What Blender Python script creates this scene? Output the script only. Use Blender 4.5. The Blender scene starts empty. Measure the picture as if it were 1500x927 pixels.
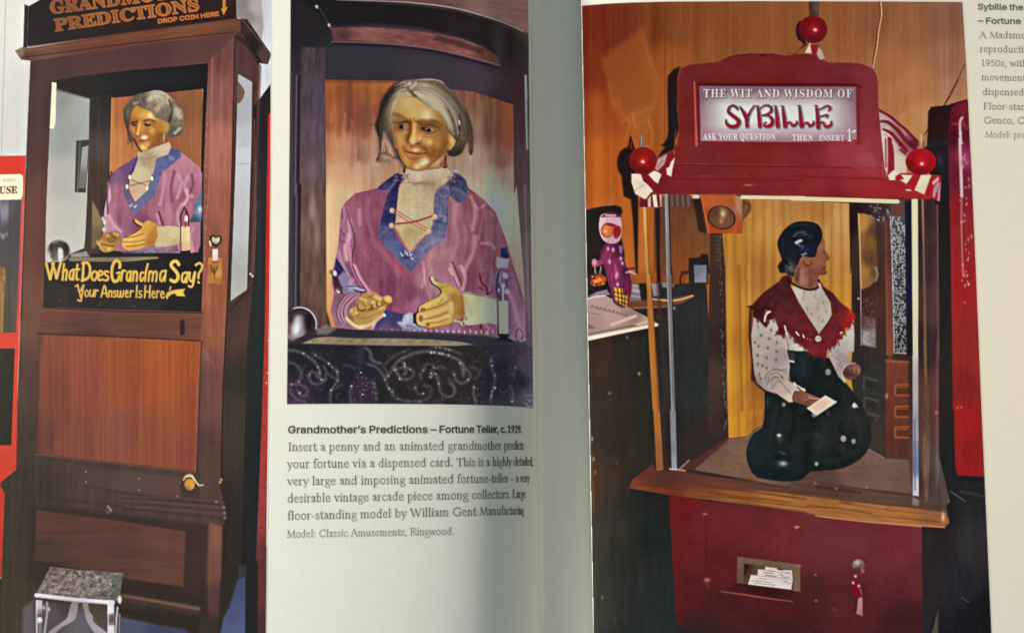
# An open book lying on a table: two pages with three printed photographs and captions.
import bpy, math, random
import numpy as np
from mathutils import Vector

random.seed(7)
rng = np.random.default_rng(7)
scene = bpy.context.scene

# ------------------------------------------------------------------ camera
PW, PH = 1500.0, 927.0                 # frame in print dots, 0.2 mm each on the page
DOT = 0.0002
FOC = 1177.0
TILT = math.radians(3.5)
Z_PAGE = 0.026
DIST = DOT * FOC
cam_d = bpy.data.cameras.new('camera')
cam = bpy.data.objects.new('camera', cam_d)
scene.collection.objects.link(cam)
cam_d.sensor_width = 36.0
cam_d.lens = 36.0 * FOC / PW
cam_d.clip_start = 0.005
cam_d.clip_end = 20.0
CAM = np.array([0.0, -DIST * math.sin(TILT), Z_PAGE - 0.006 + DIST * math.cos(TILT)])
cam.location = CAM
cam.rotation_euler = (TILT, 0, 0)
scene.camera = cam

# ------------------------------------------------------------------ world and lamps
scene.view_settings.view_transform = 'Standard'
scene.view_settings.look = 'None'
scene.view_settings.exposure = 0.0
scene.view_settings.gamma = 1.0
scene.view_settings.use_curve_mapping = False
world = bpy.data.worlds.new('World')
scene.world = world
world.use_nodes = True
bg = world.node_tree.nodes['Background']
bg.inputs['Color'].default_value = (0.77, 0.96, 1.14, 1)
bg.inputs['Strength'].default_value = 0.29
scene.cycles.max_bounces = 6

def lamp(name, loc, target, size, power, col, spread=math.pi):
    d = bpy.data.lights.new(name, 'AREA')
    d.shape = 'DISK'
    d.size = size
    d.energy = power
    d.spread = spread
    d.color = col
    o = bpy.data.objects.new(name, d)
    scene.collection.objects.link(o)
    o.location = loc
    o.rotation_euler = (Vector(target) - Vector(loc)).to_track_quat('-Z', 'Y').to_euler()
    return o

# the room's lamp stands left of the book, low over it; a weak warm fill is added close over the right page to tint it
lamp('desk_lamp', (-0.76, 0.15, 0.335), (-0.05, 0, 0.02), 0.12, 12.6, (1.0, 0.972, 0.90))
lamp('warm_fill', (0.25, 0.00, 0.27), (0.23, -0.01, 0.02), 0.06, 0.060, (1.0, 0.55, 0.06), 1.75)
# ------------------------------------------------------------------ the paper surface
FY = (PW * 632.0 / 1024.0) / PH

def rays(px, py):
    """direction of the sight line through a print dot (numpy arrays)"""
    dx = (np.asarray(px, float) - PW / 2) / FOC
    dy = -(np.asarray(py, float) - PH / 2) * FY / FOC
    c, s = math.cos(TILT), math.sin(TILT)
    # camera axes: x right, y up, -z forward, turned by TILT about x
    return np.stack([dx, dy * c + s, dy * s - c], -1)

def on_plane(px, py, z):
    d = rays(px, py)
    t = (z - CAM[2]) / d[..., 2]
    return CAM + d * t[..., None]

g0, g1 = on_plane(777.0, 0.0, 0.0), on_plane(791.2, 927.0, 0.0)
SP = g0[:2]
SD = (g1 - g0)[:2]
SD = SD / np.linalg.norm(SD)               # along the spine, towards the reader
SN = np.array([-SD[1], SD[0]])             # across the spine, to the right
if SN[0] < 0: SN = -SN
A1, D1, A2, D2 = 0.014, 0.007, 0.012, 0.040
c0 = on_plane(852.2, 0.0, 0.009)
U_FOLD = float((c0[:2] - SP) @ SN)
STUB, STEP = -0.0006, 0.0072

def sag(v):
    t = np.clip(np.asarray(v, float) / 0.185, -0.3, 1.2)
    return A2 * (0.58 + 0.36 * t * t)

def height(u, v=0.1):
    u = np.asarray(u, float)
    a2 = sag(v)
    ul = np.minimum(u, 0)
    z0 = A2 - a2
    left = z0 + A1 * (1 - np.exp(ul / D1)) + a2 * (1 - np.exp(ul / D2))
    ur = np.maximum(u, 0)
    stub = z0 + (-0.0010 - z0) * (1 - np.exp(-ur / 0.0008)) + (STUB + 0.0010) * np.clip(ur / U_FOLD, 0, 1)
    over = np.maximum(ur - U_FOLD, 0)
    right = np.where(ur >= U_FOLD, STUB + STEP + 0.010 * (1 - np.exp(-over / 0.05)), stub)
    return np.where(u < 0, left, right)

def to_uv(p):
    r = p[..., :2] - SP
    return r @ SN, r @ SD

def from_uv(u, v, lift=0.0):
    u = np.asarray(u, float); v = np.asarray(v, float)
    xy = SP + u[..., None] * SN + v[..., None] * SD
    return np.concatenate([xy, (height(u, v) + lift)[..., None]], -1)

def on_page(px, py, lift=0.0):
    """where a print dot lies on the curved paper"""
    px = np.asarray(px, float); py = np.asarray(py, float)
    d = rays(px, py)
    lo = (0.05 - CAM[2]) / d[..., 2]
    hi = (-0.01 - CAM[2]) / d[..., 2]
    for _ in range(34):
        mid = (lo + hi) / 2
        p = CAM + d * mid[..., None]
        above = p[..., 2] > height(*to_uv(p))
        lo = np.where(above, mid, lo)
        hi = np.where(above, hi, mid)
    p = CAM + d * lo[..., None]
    u, v = to_uv(p)
    return from_uv(u, v, lift)
# ------------------------------------------------------------------ helpers for objects
def new_mesh(name, verts, faces, mat, parent=None, smooth=False, label=None):
    me = bpy.data.meshes.new(name)
    me.from_pydata([tuple(v) for v in verts], [], faces)
    me.materials.append(mat)
    if smooth:
        me.polygons.foreach_set('use_smooth', [True] * len(me.polygons))
    me.update()
    o = bpy.data.objects.new(name, me)
    scene.collection.objects.link(o)
    if parent: o.parent = parent
    if label: o['label'] = label
    return o

def srgb2lin(c):
    c = np.clip(np.asarray(c, float), 0, 1)
    return np.where(c <= 0.04045, c / 12.92, ((c + 0.055) / 1.055) ** 2.4)

PAPER = (0.85, 0.82, 0.685)

def node_material(name, col, rough, spec=0.3, noise=None, bump=None, attr=False):
    m = bpy.data.materials.new(name)
    m.use_nodes = True
    nt = m.node_tree
    b = nt.nodes['Principled BSDF']
    b.inputs['Roughness'].default_value = rough
    b.inputs['Specular IOR Level'].default_value = spec
    tc = nt.nodes.new('ShaderNodeTexCoord')
    if attr:
        src = nt.nodes.new('ShaderNodeVertexColor'); src.layer_name = 'ink'
        out = src.outputs['Color']
    else:
        src = nt.nodes.new('ShaderNodeRGB'); src.outputs[0].default_value = (*col, 1)
        out = src.outputs[0]
    if noise:
        sc, amt = noise
        n = nt.nodes.new('ShaderNodeTexNoise'); n.inputs['Scale'].default_value = sc
        n.inputs['Detail'].default_value = 3
        nt.links.new(tc.outputs['Object'], n.inputs['Vector'])
        mr = nt.nodes.new('ShaderNodeMapRange')
        mr.inputs['From Min'].default_value = 0.25; mr.inputs['From Max'].default_value = 0.75
        mr.inputs['To Min'].default_value = 1 - amt; mr.inputs['To Max'].default_value = 1 + amt
        nt.links.new(n.outputs['Fac'], mr.inputs['Value'])
        mx = nt.nodes.new('ShaderNodeVectorMath'); mx.operation = 'SCALE'
        nt.links.new(out, mx.inputs[0]); nt.links.new(mr.outputs[0], mx.inputs['Scale'])
        out = mx.outputs[0]
    nt.links.new(out, b.inputs['Base Color'])
    if bump:
        sc, st, dist = bump
        n = nt.nodes.new('ShaderNodeTexNoise'); n.inputs['Scale'].default_value = sc
        nt.links.new(tc.outputs['Object'], n.inputs['Vector'])
        bp = nt.nodes.new('ShaderNodeBump'); bp.inputs['Strength'].default_value = st
        bp.inputs['Distance'].default_value = dist
        nt.links.new(n.outputs['Fac'], bp.inputs['Height'])
        nt.links.new(bp.outputs[0], b.inputs['Normal'])
    return m

M_PAPER = node_material('coated_paper', PAPER, 0.55, 0.25, noise=(260, 0.018), bump=(900, 0.10, 0.0002))
M_INK = node_material('printing_ink', PAPER, 0.5, 0.08, noise=(2600, 0.05), attr=True)
M_CLOTH = node_material('book_cloth', (0.05, 0.045, 0.05), 0.7, 0.2, noise=(900, 0.2))
M_TABLE = node_material('table_wood', (0.16, 0.09, 0.05), 0.5, 0.3, noise=(40, 0.25))

# ------------------------------------------------------------------ table and book
BOT = -0.012
hx, hy, tz = 0.7, 0.5, BOT - 0.0035
table = new_mesh('tabletop', [(-hx, -hy, tz - .03), (hx, -hy, tz - .03), (hx, hy, tz - .03), (-hx, hy, tz - .03),
                              (-hx, -hy, tz), (hx, -hy, tz), (hx, hy, tz), (-hx, hy, tz)],
                 [(0, 3, 2, 1), (4, 5, 6, 7), (0, 1, 5, 4), (1, 2, 6, 5), (2, 3, 7, 6), (3, 0, 4, 7)], M_TABLE)
table['kind'] = 'structure'

book = bpy.data.objects.new('open_book', None)
scene.collection.objects.link(book)
book.location = (0, 0, tz)
book.empty_display_size = 0.02
bpy.context.view_layer.update()
book['label'] = 'open illustrated book about fortune teller machines, cream pages with three printed colour photographs'
book['category'] = 'book'

def part(o, parent):
    o.parent = parent
    o.matrix_parent_inverse = parent.matrix_world.inverted()
    return o

def page(us, v0, v1, label):
    nv = 24
    vs = np.linspace(v0, v1, nv)
    U, V = np.meshgrid(us, vs, indexing='ij')
    top = from_uv(U, V)
    n, k = U.shape
    bot = top.copy(); bot[..., 2] = BOT
    if us[0] > 0.005: bot[0, :, :2] += SN * 0.0055        # the folded edge overhangs the strip
    if 0 < us[-1] < 0.03: top[-1, :, 2] = top[-2, :, 2]     # the strip runs on under the fold
    verts = list(top.reshape(-1, 3)) + list(bot.reshape(-1, 3))
    N = n * k
    F = []
    idx = lambda i, j: i * k + j
    for i in range(n - 1):
        for j in range(k - 1):
            F.append((idx(i, j), idx(i, j + 1), idx(i + 1, j + 1), idx(i + 1, j)))
            F.append((N + idx(i, j), N + idx(i + 1, j), N + idx(i + 1, j + 1), N + idx(i, j + 1)))
    for i in range(n - 1):
        for j in (0, k - 1):
            a, b = idx(i, j), idx(i + 1, j)
            F.append((a, b, N + b, N + a) if j == 0 else (b, a, N + a, N + b))
    for j in range(k - 1):
        for i in (0, n - 1):
            a, b = idx(i, j), idx(i, j + 1)
            F.append((b, a, N + a, N + b) if i == 0 else (a, b, N + b, N + a))
    return part(new_mesh('page', verts, F, M_PAPER, None, True, label), book)

V0, V1 = -0.075, 0.245
ul = -np.concatenate([np.linspace(0, 0.03, 121), np.linspace(0.03, 0.09, 100)[1:], np.linspace(0.09, 0.235, 60)[1:]])[::-1]
page(ul, V0, V1, 'left page, white in the lamp light and curling down into the gutter')
page(np.concatenate([np.linspace(0.00002, 0.003, 20), np.linspace(0.003, U_FOLD - 1e-6, 40)[1:], [U_FOLD - 1e-6 + 0.003]]), V0, V1,
     'grey inner strip of paper between the gutter and the right page')
ur = np.concatenate([np.linspace(U_FOLD, 0.08, 130), np.linspace(0.08, 0.235, 60)[1:]])
page(ur, V0, V1, 'right page, warm cream, its folded edge standing above the grey strip')

cu = [-0.240, 0.240]; cv = [V0 - 0.004, V1 + 0.004]
cz0, cz1 = tz + 0.0002, BOT - 0.0002
cvx = []
for z in (cz0, cz1):
    for u, v in ((cu[0], cv[0]), (cu[1], cv[0]), (cu[1], cv[1]), (cu[0], cv[1])):
        xy = SP + u * SN + v * SD
        cvx.append((xy[0], xy[1], z))
part(new_mesh('cover', cvx, [(0, 1, 2, 3), (4, 7, 6, 5), (0, 4, 5, 1), (1, 5, 6, 2), (2, 6, 7, 3), (3, 7, 4, 0)], M_CLOTH), book)
# letter outlines in 1/500 em: advance, then for each outline its point count and x, y pairs
GLYPH_DATA = {
'serif': {
'1': [188,22,33,0,33,18,68,19,73,22,77,40,77,208,54,183,44,175,34,173,26,175,20,180,16,188,14,198,37,206,66,224,89,241,127,241,127,40,130,24,135,19,171,18,171,0],
'A': [218,23,-4,0,-4,9,5,11,12,15,25,37,103,233,112,233,192,43,206,17,212,11,222,9,222,0,115,0,115,9,135,13,142,23,126,66,52,66,39,35,37,24,43,13,62,9,64,0,3,57,80,121,80,88,160],
'C': [234,37,128,-5,97,-2,69,10,45,28,28,52,17,81,13,114,17,147,28,175,46,199,69,217,98,229,130,233,155,230,194,218,204,221,210,233,218,233,218,154,210,154,196,182,178,203,157,217,133,222,99,210,79,173,72,113,79,57,102,23,139,12,159,14,179,22,198,35,214,53,224,44,198,17,166,0],
'D': [248,19,10,0,10,9,23,11,31,15,36,23,37,187,35,203,30,213,21,218,7,219,7,228,111,228,164,220,203,198,226,162,234,114,221,51,181,13,114,0,14,111,12,140,18,160,37,171,69,175,115,168,171,147,205,111,217,101,215,95,212,91,192,91,36,95,17,101,13],
'E': [221,44,7,0,7,8,22,10,31,15,36,24,38,39,38,184,36,202,31,213,22,218,8,219,8,228,199,228,199,160,192,160,184,186,170,203,148,212,116,215,100,214,93,208,91,123,116,126,130,134,138,150,144,173,152,173,152,59,144,59,137,91,130,100,120,107,93,111,93,23,96,17,115,14,138,15,157,19,172,27,185,37,196,52,206,72,215,72,201,0],
'F': [202,40,8,0,8,9,22,11,31,17,36,26,37,187,36,202,31,212,22,217,7,219,7,228,197,228,197,160,189,160,184,178,178,193,168,203,155,210,137,214,100,215,93,211,91,199,91,124,114,126,128,135,137,150,142,173,151,173,151,59,142,59,137,84,128,100,114,109,91,112,91,40,94,21,98,15,105,12,128,9,128,0],
'G': [254,49,134,-5,100,-1,71,10,47,28,29,51,18,81,14,115,18,147,29,176,46,200,70,218,97,229,129,233,156,230,194,218,203,221,210,233,219,233,219,154,210,154,202,173,191,189,179,203,165,213,149,219,134,222,100,210,80,174,73,114,77,67,90,34,110,13,138,6,154,8,164,14,169,23,171,36,170,77,165,85,154,89,138,91,138,99,250,99,250,91,236,89,228,85,224,77,223,14,179,0],
'H': [262,46,8,0,8,9,22,11,31,16,36,25,37,189,36,203,31,212,22,217,8,219,8,228,121,228,121,219,102,216,93,208,91,189,91,125,171,125,171,189,169,208,160,216,141,219,141,228,254,228,254,219,239,217,230,212,226,203,225,40,226,26,231,16,239,11,254,9,254,0,141,0,141,9,155,11,165,15,169,24,171,110,91,110,93,25,97,16,106,11,121,9,121,0],
'I': [130,22,7,0,7,9,21,11,31,16,36,24,38,38,36,206,32,214,22,218,7,219,7,228,122,228,122,219,107,218,98,214,93,206,91,193,91,39,94,22,103,13,123,9,123,0],
'K': [255,43,8,0,8,9,23,11,32,16,36,25,38,189,36,203,31,212,23,217,8,219,8,228,121,228,121,219,102,216,94,208,91,189,91,117,171,199,174,209,167,217,145,219,145,228,243,228,243,219,207,210,172,180,135,142,232,23,243,12,260,9,260,0,140,0,140,9,161,10,167,17,158,33,100,107,91,99,93,25,97,16,106,11,121,9,121,0],
'M': [317,40,7,0,7,9,21,11,31,16,36,25,38,40,38,191,35,208,26,216,7,219,7,228,92,228,158,71,225,228,309,228,309,219,295,217,286,212,282,203,280,189,280,43,282,21,291,12,308,9,308,0,198,0,198,9,216,12,225,22,227,42,227,199,144,0,135,0,53,194,53,40,54,24,60,15,70,10,85,9,85,0],
'N': [247,29,201,-5,53,175,55,24,59,15,68,11,83,9,83,0,9,0,9,9,27,12,36,21,38,39,38,194,18,217,9,219,9,228,78,228,195,84,195,189,193,207,184,216,166,219,166,228,240,228,240,219,225,217,217,212,212,203,211,-5],
'O': [263,32,130,-5,106,-3,84,4,64,15,47,29,33,46,22,67,16,89,14,114,16,138,22,161,33,181,47,199,65,213,85,224,108,231,133,233,157,231,179,224,198,213,216,199,230,182,240,162,247,139,249,114,247,89,240,67,230,46,215,29,198,15,177,4,155,-3,14,132,6,164,18,183,54,190,114,186,160,174,194,155,215,130,222,98,210,79,174,73,114,77,67,89,34,108,13],
'P': [209,27,8,0,8,9,22,11,31,16,36,25,37,189,36,203,31,212,22,217,8,219,8,228,144,226,168,220,183,211,195,199,202,184,204,166,199,140,183,120,157,107,121,103,91,103,93,25,97,16,106,11,121,9,121,0,11,91,115,122,118,136,126,144,142,146,165,144,187,138,203,126,212,108,216,95,212,91,199],
'Q': [263,35,189,-58,148,-51,116,-32,93,0,70,10,51,25,35,43,23,64,16,88,14,114,16,138,22,161,33,181,47,199,65,213,85,224,108,231,133,233,157,231,179,224,198,213,216,199,230,182,240,162,247,139,249,114,244,76,227,43,200,17,165,0,189,-30,222,-40,246,-37,247,-46,218,-55,14,133,6,165,18,184,54,190,114,186,160,174,194,155,215,130,222,98,210,79,174,73,114,77,67,89,34,108,13],
'R': [236,30,8,0,8,9,22,11,31,16,36,25,37,189,36,203,31,212,22,217,8,219,8,228,108,228,152,224,184,213,202,194,209,167,203,143,186,124,157,112,226,13,239,9,240,0,169,0,101,106,91,106,93,25,97,16,106,11,121,9,121,0,11,91,117,124,120,140,129,149,145,152,168,147,194,134,210,112,216,101,214,95,211,91,193],
'S': [195,58,21,-5,21,79,31,79,41,47,56,25,75,12,98,7,115,10,128,18,137,30,139,45,133,65,112,80,56,110,38,126,28,144,25,166,27,185,34,201,44,215,58,225,74,231,92,233,115,231,150,222,157,225,160,233,170,233,170,160,161,160,155,177,147,192,136,205,124,214,111,220,97,222,82,220,70,213,62,203,60,190,62,178,69,168,94,151,127,136,159,117,169,106,175,94,180,66,177,46,169,29,157,15,140,4,120,-3,96,-5,79,-4,42,6,35,4,31,-5],
'T': [212,25,46,0,46,9,61,10,71,15,76,25,78,40,78,217,51,213,33,202,20,183,14,159,5,159,5,228,205,228,205,158,197,158,187,191,166,210,134,217,132,40,133,25,138,15,148,10,164,9,164,0],
'U': [246,38,124,-6,84,-1,57,14,42,40,37,78,35,203,30,212,22,217,7,219,7,228,120,228,120,219,101,216,93,208,90,189,90,70,93,44,102,26,116,15,137,11,170,19,190,42,196,80,196,189,195,203,190,212,180,217,164,219,164,228,237,228,237,219,224,216,216,211,213,202,211,91,206,46,190,16,163,-1],
'W': [306,38,85,-5,16,196,8,214,1,218,-8,219,-8,228,90,228,90,219,75,216,71,212,70,205,74,186,111,77,150,176,139,209,134,215,115,219,115,228,220,228,220,219,202,216,196,206,237,83,270,185,274,203,273,211,269,215,252,219,252,228,312,228,312,219,303,216,297,211,287,190,223,-5,214,-5,158,154,95,-5],
'Y': [213,31,51,0,51,9,65,11,74,16,79,25,80,89,15,207,7,215,-7,219,-7,228,103,228,103,219,83,216,78,208,82,196,124,113,167,183,174,204,168,215,149,219,147,228,220,228,220,219,204,212,191,196,134,102,135,25,140,16,149,11,164,9,164,0],
},
'sans': {
',': [94,4,19,-60,34,36,68,36,42,-60],
'.': [94,16,48,-2,39,-1,31,4,26,12,25,20,26,29,31,37,39,42,48,43,56,42,64,37,69,29,71,20,69,12,64,4,56,-1],
'1': [227,4,38,0,38,27,195,27,195,0,7,138,254,138,0,106,0,106,224,43,179,43,213,99,254],
'2': [227,35,32,0,32,24,141,141,155,163,160,186,159,198,154,209,146,218,137,224,112,230,98,228,86,224,77,216,69,207,65,195,64,181,33,181,35,202,43,221,55,237,72,248,91,255,112,258,134,255,153,248,169,237,181,223,188,205,191,186,185,159,168,129,133,90,76,30,195,28,195,0],
'9': [227,27,113,258,135,255,155,247,171,234,184,217,192,197,194,173,192,155,186,135,158,84,100,0,65,0,151,124,144,111,128,101,109,97,87,100,69,107,53,119,41,134,34,154,32,176,34,198,42,218,55,235,71,247,91,255,24,113,230,99,228,87,223,77,215,69,204,64,191,63,176,64,161,69,148,77,137,87,129,99,123,113,122,127,123,139,129,149,137,157,147,162,160,164,175,162,190,157,204,150,215,139,223,127,228],
'C': [255,49,134,-3,103,1,75,12,52,32,35,58,24,90,20,127,24,165,35,197,52,223,75,242,103,254,134,258,170,252,186,245,201,236,214,224,224,209,232,193,236,174,204,174,195,197,179,214,158,224,134,228,111,225,92,216,75,202,62,182,54,157,52,127,54,97,63,72,75,53,92,38,112,29,134,26,158,30,179,40,195,57,204,80,236,80,232,62,224,45,214,31,201,19,187,9,170,2,153,-2],
'D': [251,30,109,0,48,0,48,29,107,29,136,31,159,40,177,55,189,75,197,99,200,128,197,156,190,180,177,200,160,214,138,223,110,226,47,226,47,254,113,254,147,251,176,239,200,221,217,196,227,164,231,128,227,91,217,59,199,34,175,15,145,4,4,62,254,62,0,30,0,30,254],
'E': [209,12,30,0,30,254,186,254,186,226,62,226,62,143,178,143,178,114,62,114,62,29,188,29,188,0],
'F': [205,10,30,0,30,254,185,254,185,226,62,226,62,139,173,139,173,111,62,111,62,0],
'G': [260,54,134,-3,102,1,75,13,52,32,35,58,24,90,20,127,24,165,35,197,52,223,74,242,102,254,132,258,152,256,170,252,187,245,202,235,214,222,225,208,232,192,237,174,204,174,194,197,178,213,158,224,133,228,111,225,92,216,75,202,62,182,54,157,52,127,54,97,63,72,75,53,92,38,112,29,134,26,155,29,172,36,187,47,198,62,205,80,207,101,217,100,141,100,141,128,239,128,239,100,236,71,225,45,209,25,188,9,163,0],
'H': [258,12,30,0,30,254,62,254,62,144,196,144,196,254,228,254,228,0,196,0,196,116,62,116,62,0],
'I': [150,12,16,0,16,29,59,29,59,226,16,226,16,254,135,254,135,226,91,226,91,29,135,29,135,0],
'N': [262,16,30,0,30,254,68,254,181,75,207,27,202,27,200,79,199,254,232,254,232,0,193,0,89,165,54,226,60,227,62,164,62,0],
'O': [267,24,133,-3,103,1,75,12,52,32,35,58,24,90,20,127,24,165,35,197,52,223,75,242,103,254,133,258,164,254,192,242,215,223,232,197,243,165,247,127,243,90,232,58,215,32,192,12,164,1,24,133,26,155,29,175,38,191,52,204,72,212,97,215,127,212,157,204,182,191,202,175,216,155,225,133,228,112,225,92,216,75,202,63,182,54,157,52,127,54,97,63,72,75,52,92,38,112,29],
'P': [222,30,30,0,30,254,118,254,144,252,166,244,183,231,195,215,202,195,204,174,202,152,195,133,183,116,166,104,144,96,118,93,55,93,55,121,134,123,149,128,159,136,167,147,171,160,172,174,171,188,167,201,159,211,148,219,134,224,62,226,62,0],
'R': [224,30,30,0,30,254,118,254,145,252,167,244,183,232,195,217,202,198,205,176,202,154,195,136,183,120,166,109,145,101,118,99,48,99,48,128,135,129,149,133,160,141,167,150,171,162,173,176,171,190,167,202,159,212,149,220,134,224,62,226,62,0,4,177,0,115,115,151,115,214,0],
'S': [223,62,112,-4,86,-2,64,5,46,15,32,30,23,48,19,68,52,68,55,55,62,44,71,35,83,29,112,25,128,26,143,30,155,37,165,46,171,57,173,70,171,81,166,89,148,102,64,130,43,145,30,163,26,186,29,206,37,224,51,238,69,249,90,256,114,258,137,256,158,249,175,238,189,224,197,208,200,189,169,189,163,206,151,219,134,227,112,229,97,228,84,224,73,218,64,209,59,199,58,188,60,176,65,167,85,154,156,132,179,119,197,99,202,85,204,69,201,50,193,32,180,17,162,5,139,-2],
'T': [224,8,16,226,16,254,208,254,208,226,128,226,128,0,96,0,96,226],
'U': [259,30,129,-4,101,-1,77,8,57,22,42,40,33,62,30,87,30,254,62,254,62,89,64,72,70,57,80,44,94,34,110,28,129,26,149,28,165,34,179,44,188,57,194,72,196,89,196,254,229,254,229,87,226,62,216,40,201,22,182,8,157,-1],
'a': [195,38,80,-4,63,-3,47,2,34,11,24,22,17,37,15,54,17,69,22,80,29,90,39,97,63,105,133,117,136,121,138,127,133,148,120,161,98,165,75,161,59,150,50,137,20,146,29,161,39,173,52,182,66,188,97,192,119,190,143,180,153,172,161,160,167,145,168,126,168,0,138,0,138,26,126,12,108,1,14,85,23,101,24,114,29,124,37,132,47,136,57,138,95,130,91,67,79,52,70,47,62,46,52,51,36,65,26],
'b': [212,26,115,-4,99,-3,86,2,69,16,59,29,56,29,56,0,26,0,26,254,57,254,57,160,69,173,86,186,98,191,115,192,137,189,156,180,173,166,185,146,193,122,195,94,193,66,185,42,173,23,157,8,137,-1,24,110,23,126,26,140,33,150,44,158,58,163,75,164,95,163,114,158,131,150,145,140,156,126,163,110,165,94,163,81,156,70,145,62,131,58,114,56,95,58,75,63,58,70,43,81,32,94,26],
'c': [198,42,104,-4,79,-1,58,8,41,23,28,43,20,66,17,94,20,122,28,146,41,165,58,180,79,189,104,192,130,189,153,178,170,161,181,138,151,131,145,145,135,155,121,162,104,165,86,162,73,155,62,144,54,129,50,112,48,94,50,75,54,59,62,44,73,33,86,26,104,23,121,26,135,33,146,44,152,59,181,51,171,28,153,11,130,0],
'd': [212,26,98,-4,75,-1,56,8,40,23,27,42,20,66,17,94,20,122,27,146,40,166,56,180,75,189,98,192,114,191,126,186,144,173,153,160,155,254,186,254,186,0,156,0,156,29,153,29,143,16,126,2,114,-3,24,102,23,118,26,132,32,142,43,150,58,154,75,156,95,154,114,150,131,142,145,132,156,118,163,102,165,86,163,72,156,62,145,54,131,50,114,48,95,50,75,54,58,62,44,73,33,86,26],
'e': [202,51,106,-4,80,-1,58,8,41,23,28,42,20,66,17,93,20,121,28,145,40,165,58,180,78,189,103,192,133,187,147,180,160,170,170,157,179,141,184,121,186,85,37,85,37,110,169,110,155,101,153,119,149,134,141,147,131,157,118,163,103,165,87,163,73,157,62,147,54,135,50,121,48,105,50,69,55,53,64,40,76,31,90,25,106,23,127,26,143,36,153,53,182,45,177,32,168,20,156,10,141,2,125,-3],
'h': [205,28,57,0,26,0,26,254,57,254,57,144,51,144,62,166,76,181,94,189,114,192,132,190,148,184,161,174,170,160,177,142,179,120,179,0,148,0,148,118,145,137,136,152,123,161,105,165,92,163,80,159,71,151,63,141,58,129],
'i': [83,4,26,0,26,190,57,190,57,0,16,42,221,34,223,27,227,22,234,21,242,22,249,27,256,34,260,42,262,50,260,57,256,62,249,63,242,62,234,57,227,50,223],
'l': [95,12,70,-1,50,2,37,10,29,24,26,42,26,254,57,254,57,49,60,31,65,27,85,27,90,1],
'm': [305,46,26,0,26,190,56,190,56,148,59,162,66,173,86,188,110,193,129,190,144,180,154,166,160,147,156,147,161,160,169,172,190,187,218,193,234,191,249,186,261,177,270,164,276,148,278,128,278,0,248,0,248,127,245,145,236,156,224,163,209,165,197,164,187,160,173,145,168,124,168,0,137,0,137,130,134,144,126,156,115,163,100,165,79,160,70,154,63,145,58,133,57,0],
'n': [205,28,57,0,26,0,26,190,56,190,56,144,51,144,62,166,76,181,94,189,114,192,132,190,147,184,160,174,170,160,176,142,179,120,179,0,148,0,148,118,145,137,136,152,123,161,105,165,92,163,80,159,71,151,63,141,58,129],
'o': [208,24,104,-4,79,-1,58,8,41,23,28,43,20,66,17,94,20,122,28,146,41,165,58,180,79,189,104,192,128,189,149,180,167,165,180,146,188,122,191,94,188,66,180,43,167,23,149,8,128,-1,24,104,23,121,26,135,33,146,44,154,59,158,75,160,94,158,112,154,129,146,144,135,155,121,162,104,165,86,162,73,155,62,144,54,129,50,112,48,94,50,75,54,59,62,44,73,33,86,26],
'r': [130,16,26,0,26,190,56,190,56,160,65,173,76,184,90,190,122,192,122,161,103,163,91,161,80,157,70,151,63,142,58,131,57,0],
's': [182,55,91,-4,72,-3,56,2,42,9,31,19,23,32,18,47,47,53,53,40,62,30,75,25,91,23,108,25,122,31,131,40,134,51,132,60,127,68,118,74,52,93,36,104,27,119,23,137,26,152,33,166,43,177,58,185,74,190,94,192,112,191,127,186,140,179,149,170,162,145,134,139,129,149,121,158,110,164,94,166,78,164,65,158,57,150,54,139,56,129,62,122,86,111,137,97,153,86,162,71,166,53,163,37,156,24,145,12,130,3,112,-2],
't': [114,4,102,190,102,164,3,164,3,190,13,32,236,63,236,64,38,68,31,75,26,85,25,101,27,107,1,84,-2,62,1,46,11,36,26,32,46],
'u': [205,28,91,-3,73,-1,57,5,44,15,35,29,28,47,26,69,26,190,57,190,57,72,60,52,68,37,82,28,100,25,113,27,125,31,134,38,142,48,146,61,148,190,179,190,179,0,149,0,149,46,154,46,143,23,129,8,111,0],
'y': [195,18,24,-69,31,-43,52,-44,65,-37,75,-18,81,-1,9,190,42,190,83,78,103,10,92,10,112,78,153,190,186,190,102,-29,88,-54,70,-68,46,-73],
'–': [175,4,175,122,175,94,0,94,0,122],
'’': [88,4,26,159,41,254,75,254,49,159],
},
}
# ------------------------------------------------------------------ the printing press
# Each printed photograph is a sheet of ink dots (0.2 mm). INK holds the colour of every dot and
# OWNER which depicted thing the dot belongs to; both are filled by the drawing calls below.
MX = 60
CW, CH = int(PW) + 2 * MX, int(PH) + 2 * MX
INK = np.full((CH, CW, 3), 235.0, np.float32)
OWNER = np.zeros((CH, CW), np.int16)
ITEMS = [None]                               # id -> (photo, name, label)
REG = {}
PHOTO = [None]

def item(name, label):
    ITEMS.append((PHOTO[0], name, label))
    return len(ITEMS) - 1

def curve(pts, n=6, closed=False):
    p = np.asarray(pts, float)
    m = len(p)
    out = []
    for i in range(m if closed else m - 1):
        if closed:
            a, b, c, d = p[(i - 1) % m], p[i], p[(i + 1) % m], p[(i + 2) % m]
        else:
            a, b, c, d = p[max(i - 1, 0)], p[i], p[i + 1], p[min(i + 2, m - 1)]
        for k in range(n):
            t = k / n
            out.append(0.5 * (2 * b + (c - a) * t + (2 * a - 5 * b + 4 * c - d) * t * t + (3 * b - a - 3 * c + d) * t ** 3))
    if not closed: out.append(p[-1])
    return np.array(out)

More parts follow.
